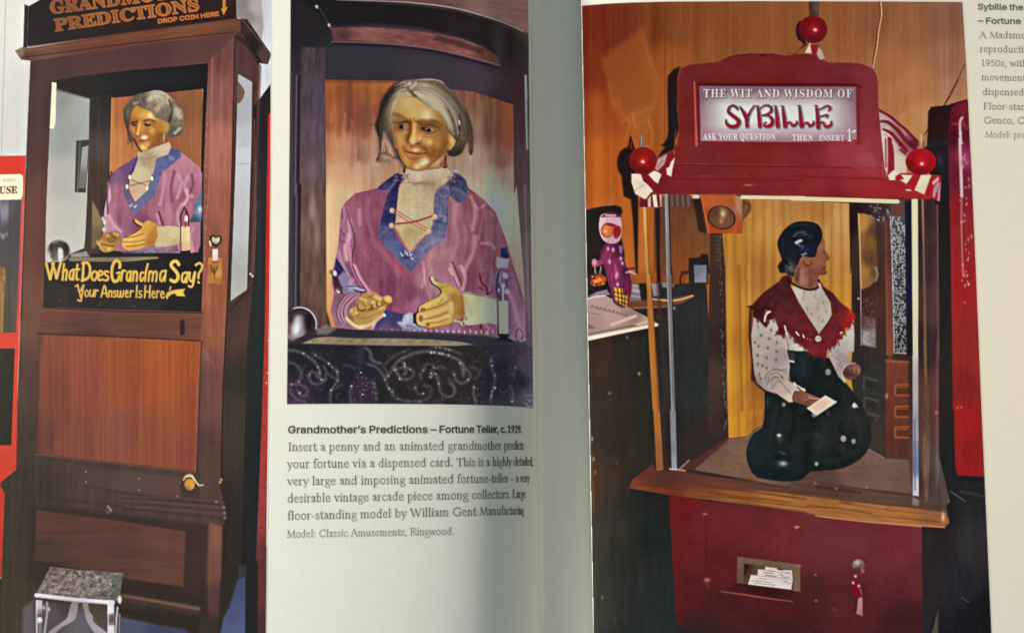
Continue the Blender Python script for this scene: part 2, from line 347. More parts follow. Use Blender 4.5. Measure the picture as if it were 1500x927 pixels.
def window(x0, y0, x1, y1):
    i0, i1 = max(0, int(math.floor(x0)) + MX), min(CW, int(math.ceil(x1)) + MX + 1)
    j0, j1 = max(0, int(math.floor(y0)) + MX), min(CH, int(math.ceil(y1)) + MX + 1)
    if i1 <= i0 or j1 <= j0: return None
    Y, X = np.mgrid[j0:j1, i0:i1].astype(np.float32)
    return (slice(j0, j1), slice(i0, i1)), X - MX, Y - MX

def seg_dist(X, Y, a, b):
    dx, dy = b[0] - a[0], b[1] - a[1]
    L = dx * dx + dy * dy + 1e-9
    t = np.clip(((X - a[0]) * dx + (Y - a[1]) * dy) / L, 0, 1)
    return np.hypot(X - a[0] - t * dx, Y - a[1] - t * dy), t

def signed(contours, X, Y):
    wind = np.zeros(X.shape, np.int16)
    dist = np.full(X.shape, 1e9, np.float32)
    for c in contours:
        n = len(c)
        for i in range(n):
            a, b = c[i], c[(i + 1) % n]
            if a[1] != b[1]:
                cr = (a[1] > Y) != (b[1] > Y)
                xi = a[0] + (Y - a[1]) * (b[0] - a[0]) / (b[1] - a[1])
                wind += np.where(cr & (X < xi), 1 if b[1] > a[1] else -1, 0).astype(np.int16)
            dist = np.minimum(dist, seg_dist(X, Y, a, b)[0])
    return np.where(wind != 0, dist, -dist)

def colour(col, X, Y):
    if callable(col): return col(X, Y)
    if isinstance(col, list):
        num = np.zeros(X.shape + (3,), np.float32); den = np.zeros(X.shape, np.float32)
        for x, y, c in col:
            w = 1.0 / ((X - x) ** 2 + (Y - y) ** 2 + 16.0) ** 1.7
            num += w[..., None] * np.asarray(c, np.float32); den += w
        return num / den[..., None]
    return np.broadcast_to(np.asarray(col, np.float32), X.shape + (3,))

def lay(sl, X, Y, al, col, a, idn, clip, save):
    al = np.clip(al, 0, 1) * a
    if clip is not None: al = al * REG[clip][sl]
    INK[sl] += (colour(col, X, Y) - INK[sl]) * al[..., None]
    if idn is not None: OWNER[sl][al > 0.5] = idn
    if save:
        m = np.zeros((CH, CW), np.float32); m[sl] = np.clip(al / max(a, 1e-6), 0, 1); REG[save] = m

def fill(pts, col, f=1.2, a=1.0, idn=None, sm=0, clip=None, save=None, grow=0.0, holes=()):
    """a filled outline; f = softness of its edge, sm = spline the corners"""
    c = [curve(pts, sm, True) if sm else np.asarray(pts, float)] + [np.asarray(h, float) for h in holes]
    p = np.vstack(c); e = f + abs(grow) + 1
    w = window(p[:, 0].min() - e, p[:, 1].min() - e, p[:, 0].max() + e, p[:, 1].max() + e)
    if w is None: return
    sl, X, Y = w
    lay(sl, X, Y, 0.5 + (signed(c, X, Y) + grow) / f, col, a, idn, clip, save)

def line(pts, wd, col, f=1.2, a=1.0, idn=None, sm=0, clip=None, save=None):
    p = np.asarray(pts, float)
    ws = np.full(len(p), float(wd)) if np.isscalar(wd) else np.asarray(wd, float)
    if sm:
        q = curve(np.column_stack([p, ws]), sm)
        p, ws = q[:, :2], q[:, 2]
    e = ws.max() / 2 + f + 1
    w = window(p[:, 0].min() - e, p[:, 1].min() - e, p[:, 0].max() + e, p[:, 1].max() + e)
    if w is None: return
    sl, X, Y = w
    best = np.full(X.shape, -1e9, np.float32)
    for i in range(len(p) - 1):
        d, t = seg_dist(X, Y, p[i], p[i + 1])
        best = np.maximum(best, (ws[i] * (1 - t) + ws[i + 1] * t) / 2 - d)
    lay(sl, X, Y, 0.5 + best / f, col, a, idn, clip, save)

def oval(cx, cy, rx, ry, col, f=1.2, a=1.0, idn=None, rot=0, clip=None, save=None):
    t = np.linspace(0, 2 * math.pi, 33)[:-1]
    c, s = math.cos(math.radians(rot)), math.sin(math.radians(rot))
    x, y = rx * np.cos(t), ry * np.sin(t)
    fill(np.column_stack([cx + x * c - y * s, cy + x * s + y * c]), col, f, a, idn, 0, clip, save)

def glow(cx, cy, rx, ry, col, a=0.6, rot=0, clip=None, p=1.0):
    e = 2.4 * max(rx, ry)
    w = window(cx - e, cy - e, cx + e, cy + e)
    if w is None: return
    sl, X, Y = w
    c, s = math.cos(math.radians(rot)), math.sin(math.radians(rot))
    u, v = ((X - cx) * c + (Y - cy) * s) / rx, (-(X - cx) * s + (Y - cy) * c) / ry
    lay(sl, X, Y, np.exp(-(u * u + v * v) ** p), col, a, None, clip, None)

def vnoise(X, Y, sx, sy, seed, octaves=3):
    out = np.zeros(X.shape, np.float32); amp, tot = 1.0, 0.0
    for o in range(octaves):
        r = np.random.default_rng(seed * 17 + o)
        g = r.random((64, 64)).astype(np.float32)
        x, y = X / sx * 2 ** o, Y / sy * 2 ** o
        i, j = np.floor(x).astype(int), np.floor(y).astype(int)
        fx, fy = x - i, y - j
        fx, fy = fx * fx * (3 - 2 * fx), fy * fy * (3 - 2 * fy)
        a, b = g[j % 64, i % 64], g[j % 64, (i + 1) % 64]
        c, d = g[(j + 1) % 64, i % 64], g[(j + 1) % 64, (i + 1) % 64]
        out += amp * ((a * (1 - fx) + b * fx) * (1 - fy) + (c * (1 - fx) + d * fx) * fy)
        tot += amp; amp *= 0.55
    return out / tot * 2 - 1                 # -1 .. 1

def grain(reg, sx, sy, amt, seed=1, rot=0, add=(1, 1, 1), octaves=3):
    """mottle the dots of a region: wood grain, cloth, dirt"""
    m = REG[reg]
    js, is_ = np.nonzero(m > 0.02)
    if len(js) == 0: return
    sl = (slice(js.min(), js.max() + 1), slice(is_.min(), is_.max() + 1))
    Y, X = np.mgrid[sl].astype(np.float32)
    c, s = math.cos(math.radians(rot)), math.sin(math.radians(rot))
    n = vnoise(X * c + Y * s, -X * s + Y * c, sx, sy, seed, octaves)
    INK[sl] += (n * amt * m[sl])[..., None] * np.asarray(add, np.float32)

def soften(reg, k=1):
    """a little optical blur inside a region"""
    m = REG[reg]
    js, is_ = np.nonzero(m > 0.02)
    sl = (slice(max(js.min() - 2, 0), js.max() + 3), slice(max(is_.min() - 2, 0), is_.max() + 3))
    b = INK[sl].copy()
    for _ in range(k):
        q = np.pad(b, ((1, 1), (1, 1), (0, 0)), 'edge')
        b = (q[:-2, 1:-1] + q[2:, 1:-1] + q[1:-1, :-2] + q[1:-1, 2:] + 4 * q[1:-1, 1:-1]) / 8
    INK[sl] += (b - INK[sl]) * m[sl][..., None]

# sharpening, for crisp glossy prints
def boxblur(a, r):
    for ax in (0, 1):
        q = np.cumsum(np.pad(a, [(r + 1, r) if k == ax else (0, 0) for k in range(3)], 'edge'), axis=ax, dtype=np.float64)
        n = a.shape[ax]
        a = ((np.take(q, range(2 * r + 1, 2 * r + 1 + n), ax) - np.take(q, range(0, n), ax)) / (2 * r + 1)).astype(np.float32)
    return a

def pop(reg, r, amt, tint=(0, 0, 0), own=None):
    """more local contrast inside one region, and a change of its ink"""
    m = REG[reg] if own is None else REG[reg] * np.isin(OWNER, own)
    js, is_ = np.nonzero(m > 0.02)
    sl = (slice(max(js.min() - 2 * r, 0), js.max() + 2 * r), slice(max(is_.min() - 2 * r, 0), is_.max() + 2 * r))
    w = m[sl][..., None]; c = INK[sl].copy()
    mean = boxblur(boxblur(c * w, r), r) / (boxblur(boxblur(w.astype(np.float32), r), r) + 1e-4)
    INK[sl] += w * (amt * (c - mean) + np.asarray(tint, np.float32))
    np.clip(INK[sl], 4, 250, out=INK[sl])

# type
GLYPHS = {}
for fn, table in GLYPH_DATA.items():
    GLYPHS[fn] = {}
    for ch, d in table.items():
        k, cont = 1, []
        while k < len(d):
            m = d[k]; cont.append(np.array(d[k + 1:k + 1 + 2 * m], float).reshape(-1, 2) / 500); k += 1 + 2 * m
        GLYPHS[fn][ch] = (d[0] / 500, cont)
    GLYPHS[fn][' '] = (0.16 if fn == 'serif' else 0.17, [])
CAP = {'serif': 0.466, 'sans': 0.509}

def layout(font, s, track=0.0):
    x, out = 0.0, []
    for ch in s:
        adv, cont = GLYPHS[font][ch]
        out.append((ch, x, cont)); x += adv + track
    return out, x - track

def write(font, s, p0, p1, cap, col, f=0.9, a=1.0, grow=0.0, slant=0.0, up=None, idn=None, clip=None, track=0.0, warp=None, shift=(0, 0), save=None):
    """set a line of type from p0 to p1 (baseline ends), capital height cap"""
    lay_, W = layout(font, s, track)
    p0, p1 = np.asarray(p0, float) + shift, np.asarray(p1, float) + shift
    ex = (p1 - p0) / W
    if up is None:
        d = (p1 - p0) / np.linalg.norm(p1 - p0); up = (d[1], -d[0])
    ey = np.asarray(up, float) * cap / CAP[font]
    tot = np.zeros((CH, CW), np.float32) if save else None
    for ch, x, cont in lay_:
        if not cont: continue
        cs = []
        for c in cont:
            gx = c[:, 0] + x + slant * c[:, 1]
            if warp: gx = warp(gx / W) * W
            cs.append(p0 + gx[:, None] * ex + c[:, 1:2] * ey)
        fill(cs[0], col, f, a, idn, 0, clip, 'tmp' if save else None, grow, cs[1:])
        if save: tot = np.maximum(tot, REG['tmp'])
    if save: REG[save] = tot
# ------------------------------------------------------------------ a light book face for the captions
# every letter is a few pen strokes: (width, x, y, x, y ...), splined when it has three points or more;
# capital height 1, x-height 0.70; negative width = straight corners
HV, TH = 0.125, 0.075
def sf(x, y=0.0, w=0.10): return (TH, x - w, y, x + w, y)
STEM = lambda x, top: [(HV, x, 0, x, top), sf(x), (TH, x - .10, top - .05, x, top)]
BOWLR = lambda x: [(.095, x, .50, x + .13, .67, x + .30, .58, x + .36, .34, x + .28, .06, x + .13, 0, x, .10)]
BOOK = {
 'a': (.47, [(HV, .08, .52, .16, .66, .28, .65, .34, .48, .34, .10, .42, .02), (.09, .34, .38, .14, .29, .07, .15, .14, .01, .25, .03, .34, .15)]),
 'b': (.57, [(HV, .12, .03, .12, 1.06), (TH, .02, 1.02, .12, 1.06)] + BOWLR(.12)),
 'c': (.48, [(.10, .42, .56, .30, .68, .14, .58, .07, .34, .15, .06, .30, 0, .43, .12)]),
 'd': (.59, [(.095, .44, .52, .32, .67, .15, .60, .07, .35, .13, .08, .28, 0, .43, .14), (HV, .45, 1.06, .45, 0), (TH, .35, 1.02, .45, 1.06)]),
 'e': (.51, [(TH, .09, .37, .43, .40), (.10, .43, .40, .38, .62, .25, .68, .10, .54, .07, .30, .17, .04, .31, 0, .45, .13)]),
 'f': (.34, [(HV, .40, 1.00, .31, 1.08, .19, 1.00, .16, .80, .16, 0), (TH, .03, .66, .32, .66), sf(.16)]),
 'g': (.51, [(.09, .25, .67, .10, .58, .09, .38, .22, .25, .38, .33, .40, .54, .25, .67), (.085, .16, .26, .11, .13, .30, .07, .45, -.06, .40, -.30, .20, -.36, .05, -.24, .12, -.04, .20, .05), (TH, .38, .60, .50, .66)]),
 'h': (.58, [(HV, .12, 0, .12, 1.06), (TH, .02, 1.02, .12, 1.06), sf(.12), (.09, .12, .48, .26, .67, .40, .62, .43, .45), (HV, .43, .46, .43, 0), sf(.43)]),
 'i': (.26, STEM(.13, .68) + [(.15, .13, .93, .13, .95)]),
 'l': (.26, STEM(.13, 1.06)),
 'm': (.88, STEM(.12, .68) + [(.09, .12, .48, .26, .67, .39, .62, .42, .45), (HV, .42, .46, .42, 0), sf(.42), (.09, .42, .48, .56, .67, .70, .62, .73, .45), (HV, .73, .46, .73, 0), sf(.73)]),
 'n': (.58, STEM(.12, .68) + [(.09, .12, .48, .26, .67, .40, .62, .43, .45), (HV, .43, .46, .43, 0), sf(.43)]),
 'o': (.57, [(.105, .28, .68, .12, .58, .07, .34, .13, .08, .28, 0, .43, .10, .49, .34, .44, .60, .28, .68)]),
 'p': (.57, [(HV, .12, .68, .12, -.38), (TH, .02, .63, .12, .68), sf(.12, -.38)] + BOWLR(.12)),
 'r': (.39, STEM(.12, .68) + [(.085, .12, .48, .22, .67, .35, .64)]),
 's': (.41, [(.10, .33, .54, .26, .67, .14, .66, .08, .53, .16, .40, .27, .30, .33, .16, .25, 0, .13, 0, .06, .15)]),
 't': (.34, [(HV, .15, .88, .15, .16, .20, 0, .32, .05), (TH, .02, .66, .32, .66)]),
 'u': (.59, [(.11, .12, .66, .12, .22, .18, .02, .30, .01, .43, .16), (HV, .44, .66, .44, 0), (TH, .02, .66, .12, .66), (TH, .34, .66, .44, .66), (TH, .44, .01, .54, .03)]),
 'v': (.52, [(HV, .07, .66, .26, .02), (TH, .26, .02, .44, .66), sf(.06, .66), sf(.45, .66, .08)]),
 'w': (.72, [(HV, .06, .66, .22, .02), (TH, .22, .02, .36, .62), (HV, .36, .62, .50, .02), (TH, .50, .02, .65, .66), sf(.06, .66, .08), sf(.65, .66, .07)]),
 'y': (.52, [(HV, .07, .66, .27, .04), (TH, .45, .66, .25, -.02, .15, -.30, .06, -.34), sf(.06, .66), sf(.45, .66, .08)]),
 'A': (.80, [(TH, .08, 0, .37, 1.0), (.135, .38, 1.0, .70, 0), (TH, .20, .36, .57, .36), sf(.08), sf(.71)]),
 'C': (.82, [(.11, .74, .80, .60, .98, .40, 1.0, .16, .80, .08, .48, .20, .12, .46, -.01, .74, .18), (TH, .74, .98, .74, .76)]),
 'F': (.62, [(.135, .16, 0, .16, 1.0), (TH, .05, .98, .56, .98), (TH, .16, .52, .46, .52), (TH, .56, .98, .57, .80), sf(.16)]),
 'G': (.88, [(.11, .74, .80, .60, .98, .40, 1.0, .16, .80, .08, .48, .20, .12, .46, -.01, .76, .10), (.13, .75, .42, .75, .08), (TH, .60, .42, .84, .42)]),
 'I': (.36, [(.135, .18, 0, .18, 1.0), sf(.18, 0, .13), sf(.18, 1.0, .13)]),
 'L': (.64, [(.135, .16, 0, .16, 1.0), sf(.16, 1.0, .12), (TH, .05, .01, .58, .01), (TH, .58, .01, .61, .20)]),
 'M': (1.0, [(TH, .14, 0, .18, 1.0), (.13, .18, 1.0, .50, .05), (TH, .50, .05, .82, 1.0), (.135, .82, 1.0, .88, 0), sf(.14), sf(.88)]),
 'R': (.74, [(.135, .16, 0, .16, 1.0), sf(.16), (.10, .06, .99, .36, 1.0, .56, .90, .56, .66, .38, .52, .18, .51), (.125, .36, .51, .70, .02)]),
 'T': (.74, [(.135, .37, 0, .37, .98), (TH, .04, .97, .70, .97), (TH, .04, .97, .03, .78), (TH, .70, .97, .71, .78), sf(.37, 0, .12)]),
 'W': (1.1, [(.13, .08, 1.0, .32, .02), (TH, .32, .02, .55, .96), (.13, .52, .96, .76, .02), (TH, .76, .02, 1.02, 1.0), sf(.08, 1.0), sf(1.02, 1.0)]),
 '0': (.56, [(.10, .28, .98, .12, .80, .08, .49, .13, .16, .28, 0, .43, .16, .48, .49, .44, .82, .28, .98)]),
 '1': (.44, [(.12, .22, 0, .22, .98), (TH, .10, .88, .22, .98), sf(.22)]),
 '5': (.52, [(TH, .14, .96, .44, .96), (.09, .16, .96, .12, .58), (.10, .12, .56, .28, .60, .44, .48, .44, .18, .28, 0, .08, .06)]),
 '9': (.56, [(.10, .46, .60, .30, .36, .12, .46, .10, .76, .27, .98, .45, .84, .48, .56, .38, .20, .14, 0)]),
 ',': (.26, [(.11, .12, .05, .14, -.02, .08, -.17)]),
 '.': (.26, [(.15, .12, .06, .12, .07)]),
 ':': (.26, [(.14, .12, .06, .12, .07), (.14, .12, .56, .12, .57)]),
 '-': (.36, [(.085, .06, .32, .30, .32)]),
 '–': (.56, [(.075, .04, .34, .52, .34)]),
 ' ': (.30, []),
}
def book_layout(s):
    x, out = 0.0, []
    for ch in s:
        out.append((ch, x)); x += BOOK[ch][0] + .035
    return out, x - .035

def stroke_cover(tot, p, wd, f):
    e = wd / 2 + f + 1
    w = window(p[:, 0].min() - e, p[:, 1].min() - e, p[:, 0].max() + e, p[:, 1].max() + e)
    if w is None: return
    sl, X, Y = w
    d = np.full(X.shape, 1e9, np.float32)
    for i in range(len(p) - 1): d = np.minimum(d, seg_dist(X, Y, p[i], p[i + 1])[0])
    tot[sl] = np.maximum(tot[sl], np.clip(0.5 + (wd / 2 - d) / f, 0, 1))

def book_write(s, p0, p1, cap, f=1.0, warp=None, weight=1.0):
    """ink cover of a line set in the book face"""
    lay_, W = book_layout(s)
    ex, ey = (p1[0] - p0[0]) / W, (p1[1] - p0[1]) / W
    tot = np.zeros((CH, CW), np.float32)
    for ch, x in lay_:
        for st in BOOK[ch][1]:
            q = np.asarray(st[1:], float).reshape(-1, 2)
            if len(q) > 2: q = curve(q, 5)
            g = q[:, 0] + x
            if warp: g = warp(g / W) * W
            pts = np.column_stack([p0[0] + g * ex, p0[1] + g * ey - q[:, 1] * cap])
            stroke_cover(tot, pts, st[0] * cap * weight, f)
    return tot
# ------------------------------------------------------------------ left photograph: the tall fortune cabinet
def Z(ox, oy, k):
    """dots from positions read off an enlargement"""
    def g(*v):
        v = np.asarray(v, float).reshape(-1, 2)
        return v / k + (ox, oy)
    return g
A, B, C, D = Z(0, 0, 3.564), Z(0, 240, 3.564), Z(0, 480, 3.564), Z(0, 667, 3.564)
PHOTO[0] = 0
FRAME0 = np.array([(-60, -60), (397.3, -60), (397.3, 0), (396.2, 300), (393, 600), (390, 927), (389.4, 990), (-60, 990)], float)

wall = item('white_wall', 'printed white wall behind the tall cabinet')
fill(FRAME0, [(0, 0, (218, 216, 222)), (30, 200, (206, 204, 212)), (392, 60, (216, 218, 222)), (365, 30, (205, 205, 208))], idn=wall, save='p0')
grain('p0', 60, 60, 5, 3)
line([(9, -20), (7, 60), (2, 230)], 1.2, (165, 165, 172), a=.8)
line([(388, 0), (386, 20), (392, 130)], 1.5, (190, 190, 195), a=.6)
# carpet
carpet = item('blue_carpet', 'printed blue grey carpet at the foot of the cabinet')
fill([(-60, 860), (400, 800), (400, 990), (-60, 990)], [(40, 900, (62, 62, 68)), (150, 915, (72, 74, 86)), (240, 920, (62, 66, 84)), (345, 880, (64, 74, 108)), (340, 925, (72, 84, 118))], idn=carpet, save='carpet', clip='p0')
grain('carpet', 7, 7, 7, 5)
# red machine on the left
fill([(-60, 684), (34, 676), (34, 740), (-60, 740)], (46, 42, 36), clip='p0')
red = item('red_machine', 'printed red machine cut off by the left edge')
fill([(-60, 229), (38, 228), (26, 560), (24.5, 687), (0, 708), (-60, 720)], [(15, 240, (206, 44, 26)), (35, 300, (196, 66, 60)), (12, 500, (205, 62, 44)), (12, 680, (196, 62, 46)), (30, 400, (176, 66, 66))], idn=red, save='red', clip='p0')
fill([(-60, 705), (1, 705), (7, 724), (4, 845), (-60, 846)], (186, 56, 44), idn=red, clip='p0')
line([(34.5, 262), (31, 400), (27, 500)], 2.4, (196, 96, 92), a=.7)
fill([(-60, 848), (60, 846), (60, 990), (-60, 990)], (46, 44, 34), idn=carpet, clip='p0', f=5)
glow(10, 900, 25, 60, (58, 56, 46), .8, clip='p0')
mg = item('machine_window', 'printed dark picture window of the red machine')
fill(Z(0, 225, 3.37)(-200, 232, 106, 226, 80, 884, -200, 890), [(5, 310, (92, 84, 106)), (14, 345, (70, 62, 70)), (26, 320, (70, 62, 60)), (15, 470, (78, 70, 58)), (24, 470, (86, 76, 64))], idn=mg, save='mg', clip='p0')
for i in range(14):
    x = 1 + i * .85; glow(x, 298 + (i * 7) % 22, 1.2, 9, (150, 140, 168), .5, clip='mg')
for x, y in ((2, 344), (6, 345), (10, 343), (4, 348)): glow(x, y, 1.6, 3, (180, 165, 190), .6, clip='mg')
line(Z(0, 225, 3.37)(50, 240, 46, 880), 2.5, (60, 54, 48), a=.5)
fill(Z(0, 225, 3.37)(-200, 560, 22, 560, 28, 600, 22, 700, 14, 884, -200, 890), [(2, 400, (120, 88, 52)), (4, 480, (140, 104, 62)), (6, 410, (150, 112, 70))], clip='mg')
line(Z(0, 225, 3.37)(24, 575, 12, 720, 10, 880), 1.6, (160, 120, 70), sm=4, a=.8, clip='mg')
line(Z(0, 225, 3.37)(4, 620, 20, 640, 16, 680), 1.2, (70, 50, 34), sm=3, a=.7, clip='mg')
mb = item('machine_panel', 'printed black panel of the red machine')
fill(C(-200, 108, 78, 108, 60, 612, -200, 622), (42, 40, 30), idn=mb, clip='p0')
ms = item('machine_sign', 'printed cream sign with dark red lettering on the red machine')
fill(Z(0, 225, 3.37)(-200, 108, 100, 101, 113, 108, 113, 200, 104, 226, -200, 234), [(10, 262, (238, 226, 206)), (20, 290, (232, 222, 204))], idn=ms, sm=0, save='ms', clip='p0')
for x in (14, 29, 45, 60): pass
write('serif', 'WITTY', Z(0, 225, 3.37)(12, 140)[0], Z(0, 225, 3.37)(80, 137)[0], 4.2, (150, 128, 120), a=.7, clip='ms')
write('serif', 'OUSE', (-11.5, 283.8), Z(0, 225, 3.37)(86, 196)[0], 10.5, (112, 40, 44), grow=.25, clip='ms')

# cabinet side, seen at right
side = item('cabinet_side', 'printed dark side wall of the tall cabinet')
fill([(340, 30), (396, 84), (393, 93), (380, 92), (376, 300), (370, 480), (368, 640), (358, 830), (340, 990), (300, 990), (320, 500)],
     [(352, 80, (64, 44, 42)), (366, 110, (70, 48, 46)), (345, 470, (58, 46, 40)), (345, 600, (50, 46, 40)), (360, 560, (38, 38, 34)), (340, 780, (36, 35, 32)), (330, 920, (40, 38, 36))], idn=side, save='side', clip='p0')
grain('side', 5, 90, 5, 8)
# dark machine far right
dk = item('dark_post', 'printed black post between the cabinet and the red strip')
fill([(364, 163), (372, 156), (397, 122), (398, 180), (394, 400), (390, 600), (388, 990), (352, 990), (352, 940), (352, 846), (356, 740), (362, 500), (372, 404), (376, 300), (374, 175), (367, 172)],
     [(385, 140, (38, 30, 34)), (384, 300, (44, 38, 40)), (378, 500, (40, 42, 40)), (375, 700, (34, 38, 36)), (368, 900, (34, 35, 38))], idn=dk, save='dk', clip='p0')
glow(378, 330, 5, 130, (62, 56, 58), .5, clip='dk')
rs = item('red_strip', 'printed narrow red brick strip along the photo edge')
fill([(393, 168), (397.4, 164), (396.2, 300), (393.4, 590), (391, 720), (389, 990), (371, 990), (375, 820), (380, 700), (384, 600), (388, 480), (390, 330)],
     [(394, 200, (196, 40, 40)), (392, 400, (190, 42, 32)), (388, 520, (176, 52, 46)), (386, 640, (164, 56, 54)), (384, 720, (150, 58, 56)), (380, 860, (92, 48, 46)), (380, 925, (70, 42, 44))], idn=rs, save='rs', clip='p0')
for y in range(510, 920, 29): line([(372, y + 3), (396, y)], 1, (110, 34, 34), a=.55, clip='rs')
grain('rs', 4, 12, 9, 12)
for p in C(1402, 66, 1398, 236, 1392, 288): oval(p[0], p[1], 1.2, 1.2, (225, 200, 160), a=.8, clip='p0')

# side window glass
sg = item('side_window', 'printed pale glass pane in the cabinet side')
fill(np.vstack([A(1240, 385, 1268, 400, 1322, 432, 1318, 740), B(1308, 300, 1292, 655, 1240, 690, 1203, 716, 1215, 400, 1230, 0)]),
     [(355, 120, (178, 176, 180)), (352, 160, (170, 170, 174)), (360, 205, (186, 186, 190)), (357, 225, (200, 200, 206)), (352, 330, (190, 190, 188)), (350, 388, (176, 176, 170)), (345, 430, (186, 184, 172))], idn=sg, save='sg', clip='p0')
line(np.vstack([A(1240, 385), B(1225, 0, 1200, 716)]), 2, (50, 36, 36), a=.8)
fill(B(1212, 520, 1300, 545, 1292, 655, 1203, 716), (168, 166, 158), a=.5, f=4, clip='sg')
fill(A(1238, 430, 1255, 440, 1278, 480, 1262, 525, 1236, 535), (120, 86, 72), sm=3, clip='sg')
line(np.vstack([A(1322, 430), A(1318, 740), B(1306, 300, 1295, 655)]), 3, (58, 40, 40), clip='p0')
line(np.vstack([A(1358, 345), B(1330, 200, 1320, 580)]), 4, (92, 66, 62), a=.7, clip='p0', f=2.5)
line(B(1240, 0, 1338, 0, 1330, 580), 1.2, (110, 84, 80), a=.25, clip='p0')
for p in B(1308, 575, 1318, 586): oval(p[0], p[1], 1.5, 1.5, (210, 200, 185), clip='p0')
line(B(1200, 770, 1330, 620), 3, (44, 34, 32), f=3, clip='p0', a=.8)
for i in range(5):
    glow(335 + i * 7, 520 - i * 9, 6, 22, (72, 52, 44), .35, clip='side')

# cabinet front
cab = item('cabinet_front', 'printed dark brown wooden front of the tall cabinet')
front = np.vstack([A(160, 300, 1228, 165), A(1222, 600), B(1205, 240, 1185, 750), C(1160, 400, 1150, 840), D(1185, 320, 1160, 370), [(318, 990), (0, 990), (2, 860), (4, 800), (7, 722), (0, 711), (24, 688), (25, 600), (29, 492), (38, 240)]])
fill(front, [(60, 120, (58, 40, 38)), (200, 70, (62, 42, 40)), (325, 70, (92, 60, 54)), (52, 200, (60, 38, 34)), (50, 330, (78, 46, 38)), (45, 470, (84, 56, 44)),
             (328, 160, (120, 78, 70)), (320, 220, (132, 84, 74)), (318, 300, (112, 68, 58)), (318, 440, (122, 74, 56)), (312, 500, (122, 80, 60)), (305, 560, (92, 60, 56)), (300, 690, (66, 50, 46)),
             (150, 470, (80, 50, 42)), (260, 468, (86, 54, 44)), (40, 560, (62, 46, 40)), (35, 650, (52, 44, 38)), (40, 720, (46, 42, 36)), (150, 715, (58, 50, 46)), (250, 735, (62, 52, 50)), (60, 800, (48, 44, 36)), (40, 880, (52, 48, 38)), (310, 820, (72, 52, 46)), (300, 900, (40, 36, 34)), (220, 890, (38, 36, 32))],
     idn=cab, save='cab', clip='p0')
grain('cab', 5, 70, 6, 21, add=(1.1, 1, .9))
grain('cab', 30, 30, 4, 22)
# left edge: dark with a thin light line
line([(46, 90), (39, 240), (31, 470)], 2.5, (40, 30, 32), a=.6)
line(A(150, 320, 135, 880), 1.5, (160, 158, 165), a=.35)
# rail above the opening
fill(A(175, 300, 1226, 165, 1222, 190, 1110, 300, 1085, 330, 700, 360, 430, 385, 280, 415, 200, 900, 165, 900), [(60, 150, (54, 36, 36)), (200, 80, (64, 42, 42)), (300, 70, (72, 48, 46))], f=3, clip='p0', a=.8)
for i in range(5): line(A(180, 330 + i * 12, 700, 270 + i * 16, 1200, 200 + i * 22), 1, (46, 30, 32), a=.25, clip='p0')
# right stile lit column
fill(np.vstack([A(1110, 300, 1222, 190, 1215, 700), B(1200, 230, 1175, 800), C(1160, 250), C(1050, 80), B(1065, 760, 1080, 300), A(1090, 880, 1100, 500)]),
     [(325, 70, (84, 56, 52)), (328, 150, (112, 74, 68)), (322, 210, (142, 92, 84)), (322, 235, (138, 88, 78)), (320, 290, (128, 80, 68)), (312, 350, (116, 72, 58)), (318, 430, (126, 76, 56)), (314, 480, (118, 74, 56)), (308, 545, (96, 62, 56))], f=3, save='stile', clip='p0')
grain('stile', 4, 60, 8, 23, add=(1.1, 1, .9)); grain('stile', 12, 40, 7, 24)
line(np.vstack([A(1108, 300, 1100, 880), B(1075, 300, 1058, 760)]), 1.6, (150, 104, 92), a=.5, clip='p0')
for i in range(16):
    y = 168 + i * 15; oval(303.5 - i * .25, y, .9, 3, (190, 140, 125), a=.35, clip='p0')
line(np.vstack([A(1226, 190), B(1208, 240, 1185, 760), C(1165, 300, 1155, 840)]), 2, (30, 22, 24), a=.8, clip='p0')
# header sign board
hd = item('header_board', 'printed dark header board of the cabinet')
fill([(36, 6), (42, 9), (40, 70), (34, 72)], (44, 36, 38), idn=hd, clip='p0')
fill([(42, 9), (72, -8), (345, -60), (347, 27), (40, 68)], [(50, 40, (30, 22, 24)), (150, 50, (40, 26, 26)), (320, 20, (46, 26, 26)), (330, -5, (56, 30, 28))], idn=hd, save='hd', clip='p0')
fill([(346, -40), (381, -40), (386, 40), (384, 58), (353, 27), (347, 26)], [(350, 5, (134, 124, 122)), (378, 10, (176, 170, 166)), (380, 45, (168, 160, 156)), (360, 25, (140, 128, 124))], f=2, idn=hd, clip='p0')
# cornice
co = item('cornice', 'printed moulded cornice of the cabinet')
fill(np.vstack([A(78, 264, 118, 245, 150, 250, 600, 178, 1235, 95, 1258, 100, 1256, 160, 1225, 172, 700, 240, 165, 318, 110, 312)]),
     [(40, 80, (92, 54, 42)), (120, 65, (98, 56, 44)), (200, 55, (104, 60, 44)), (290, 42, (118, 70, 48)), (345, 35, (104, 64, 46)), (30, 76, (130, 110, 100))], idn=co, save='co', clip='p0')
grain('co', 60, 4, 6, 31, rot=-9)
line(A(120, 300, 600, 236, 1230, 166), 1.6, (44, 28, 28), a=.8, clip='p0')
line(A(150, 244, 600, 178, 1235, 95), 1.6, (62, 36, 30), a=.8, clip='p0')
line(A(130, 268, 600, 204, 1240, 122), 3, (128, 76, 54), a=.45, clip='p0', f=3)
fill(A(1256, 98, 1290, 100, 1418, 285, 1398, 335, 1360, 332, 1256, 165), [(360, 40, (60, 40, 38)), (390, 82, (86, 60, 56)), (365, 70, (38, 28, 28))], idn=co, clip='p0')
line(A(1262, 100, 1416, 284), 2.5, (104, 74, 68), a=.7, clip='p0')
line(A(1240, 195, 1300, 240, 1358, 330), 6, (34, 26, 26), f=3, clip='side', a=.9)
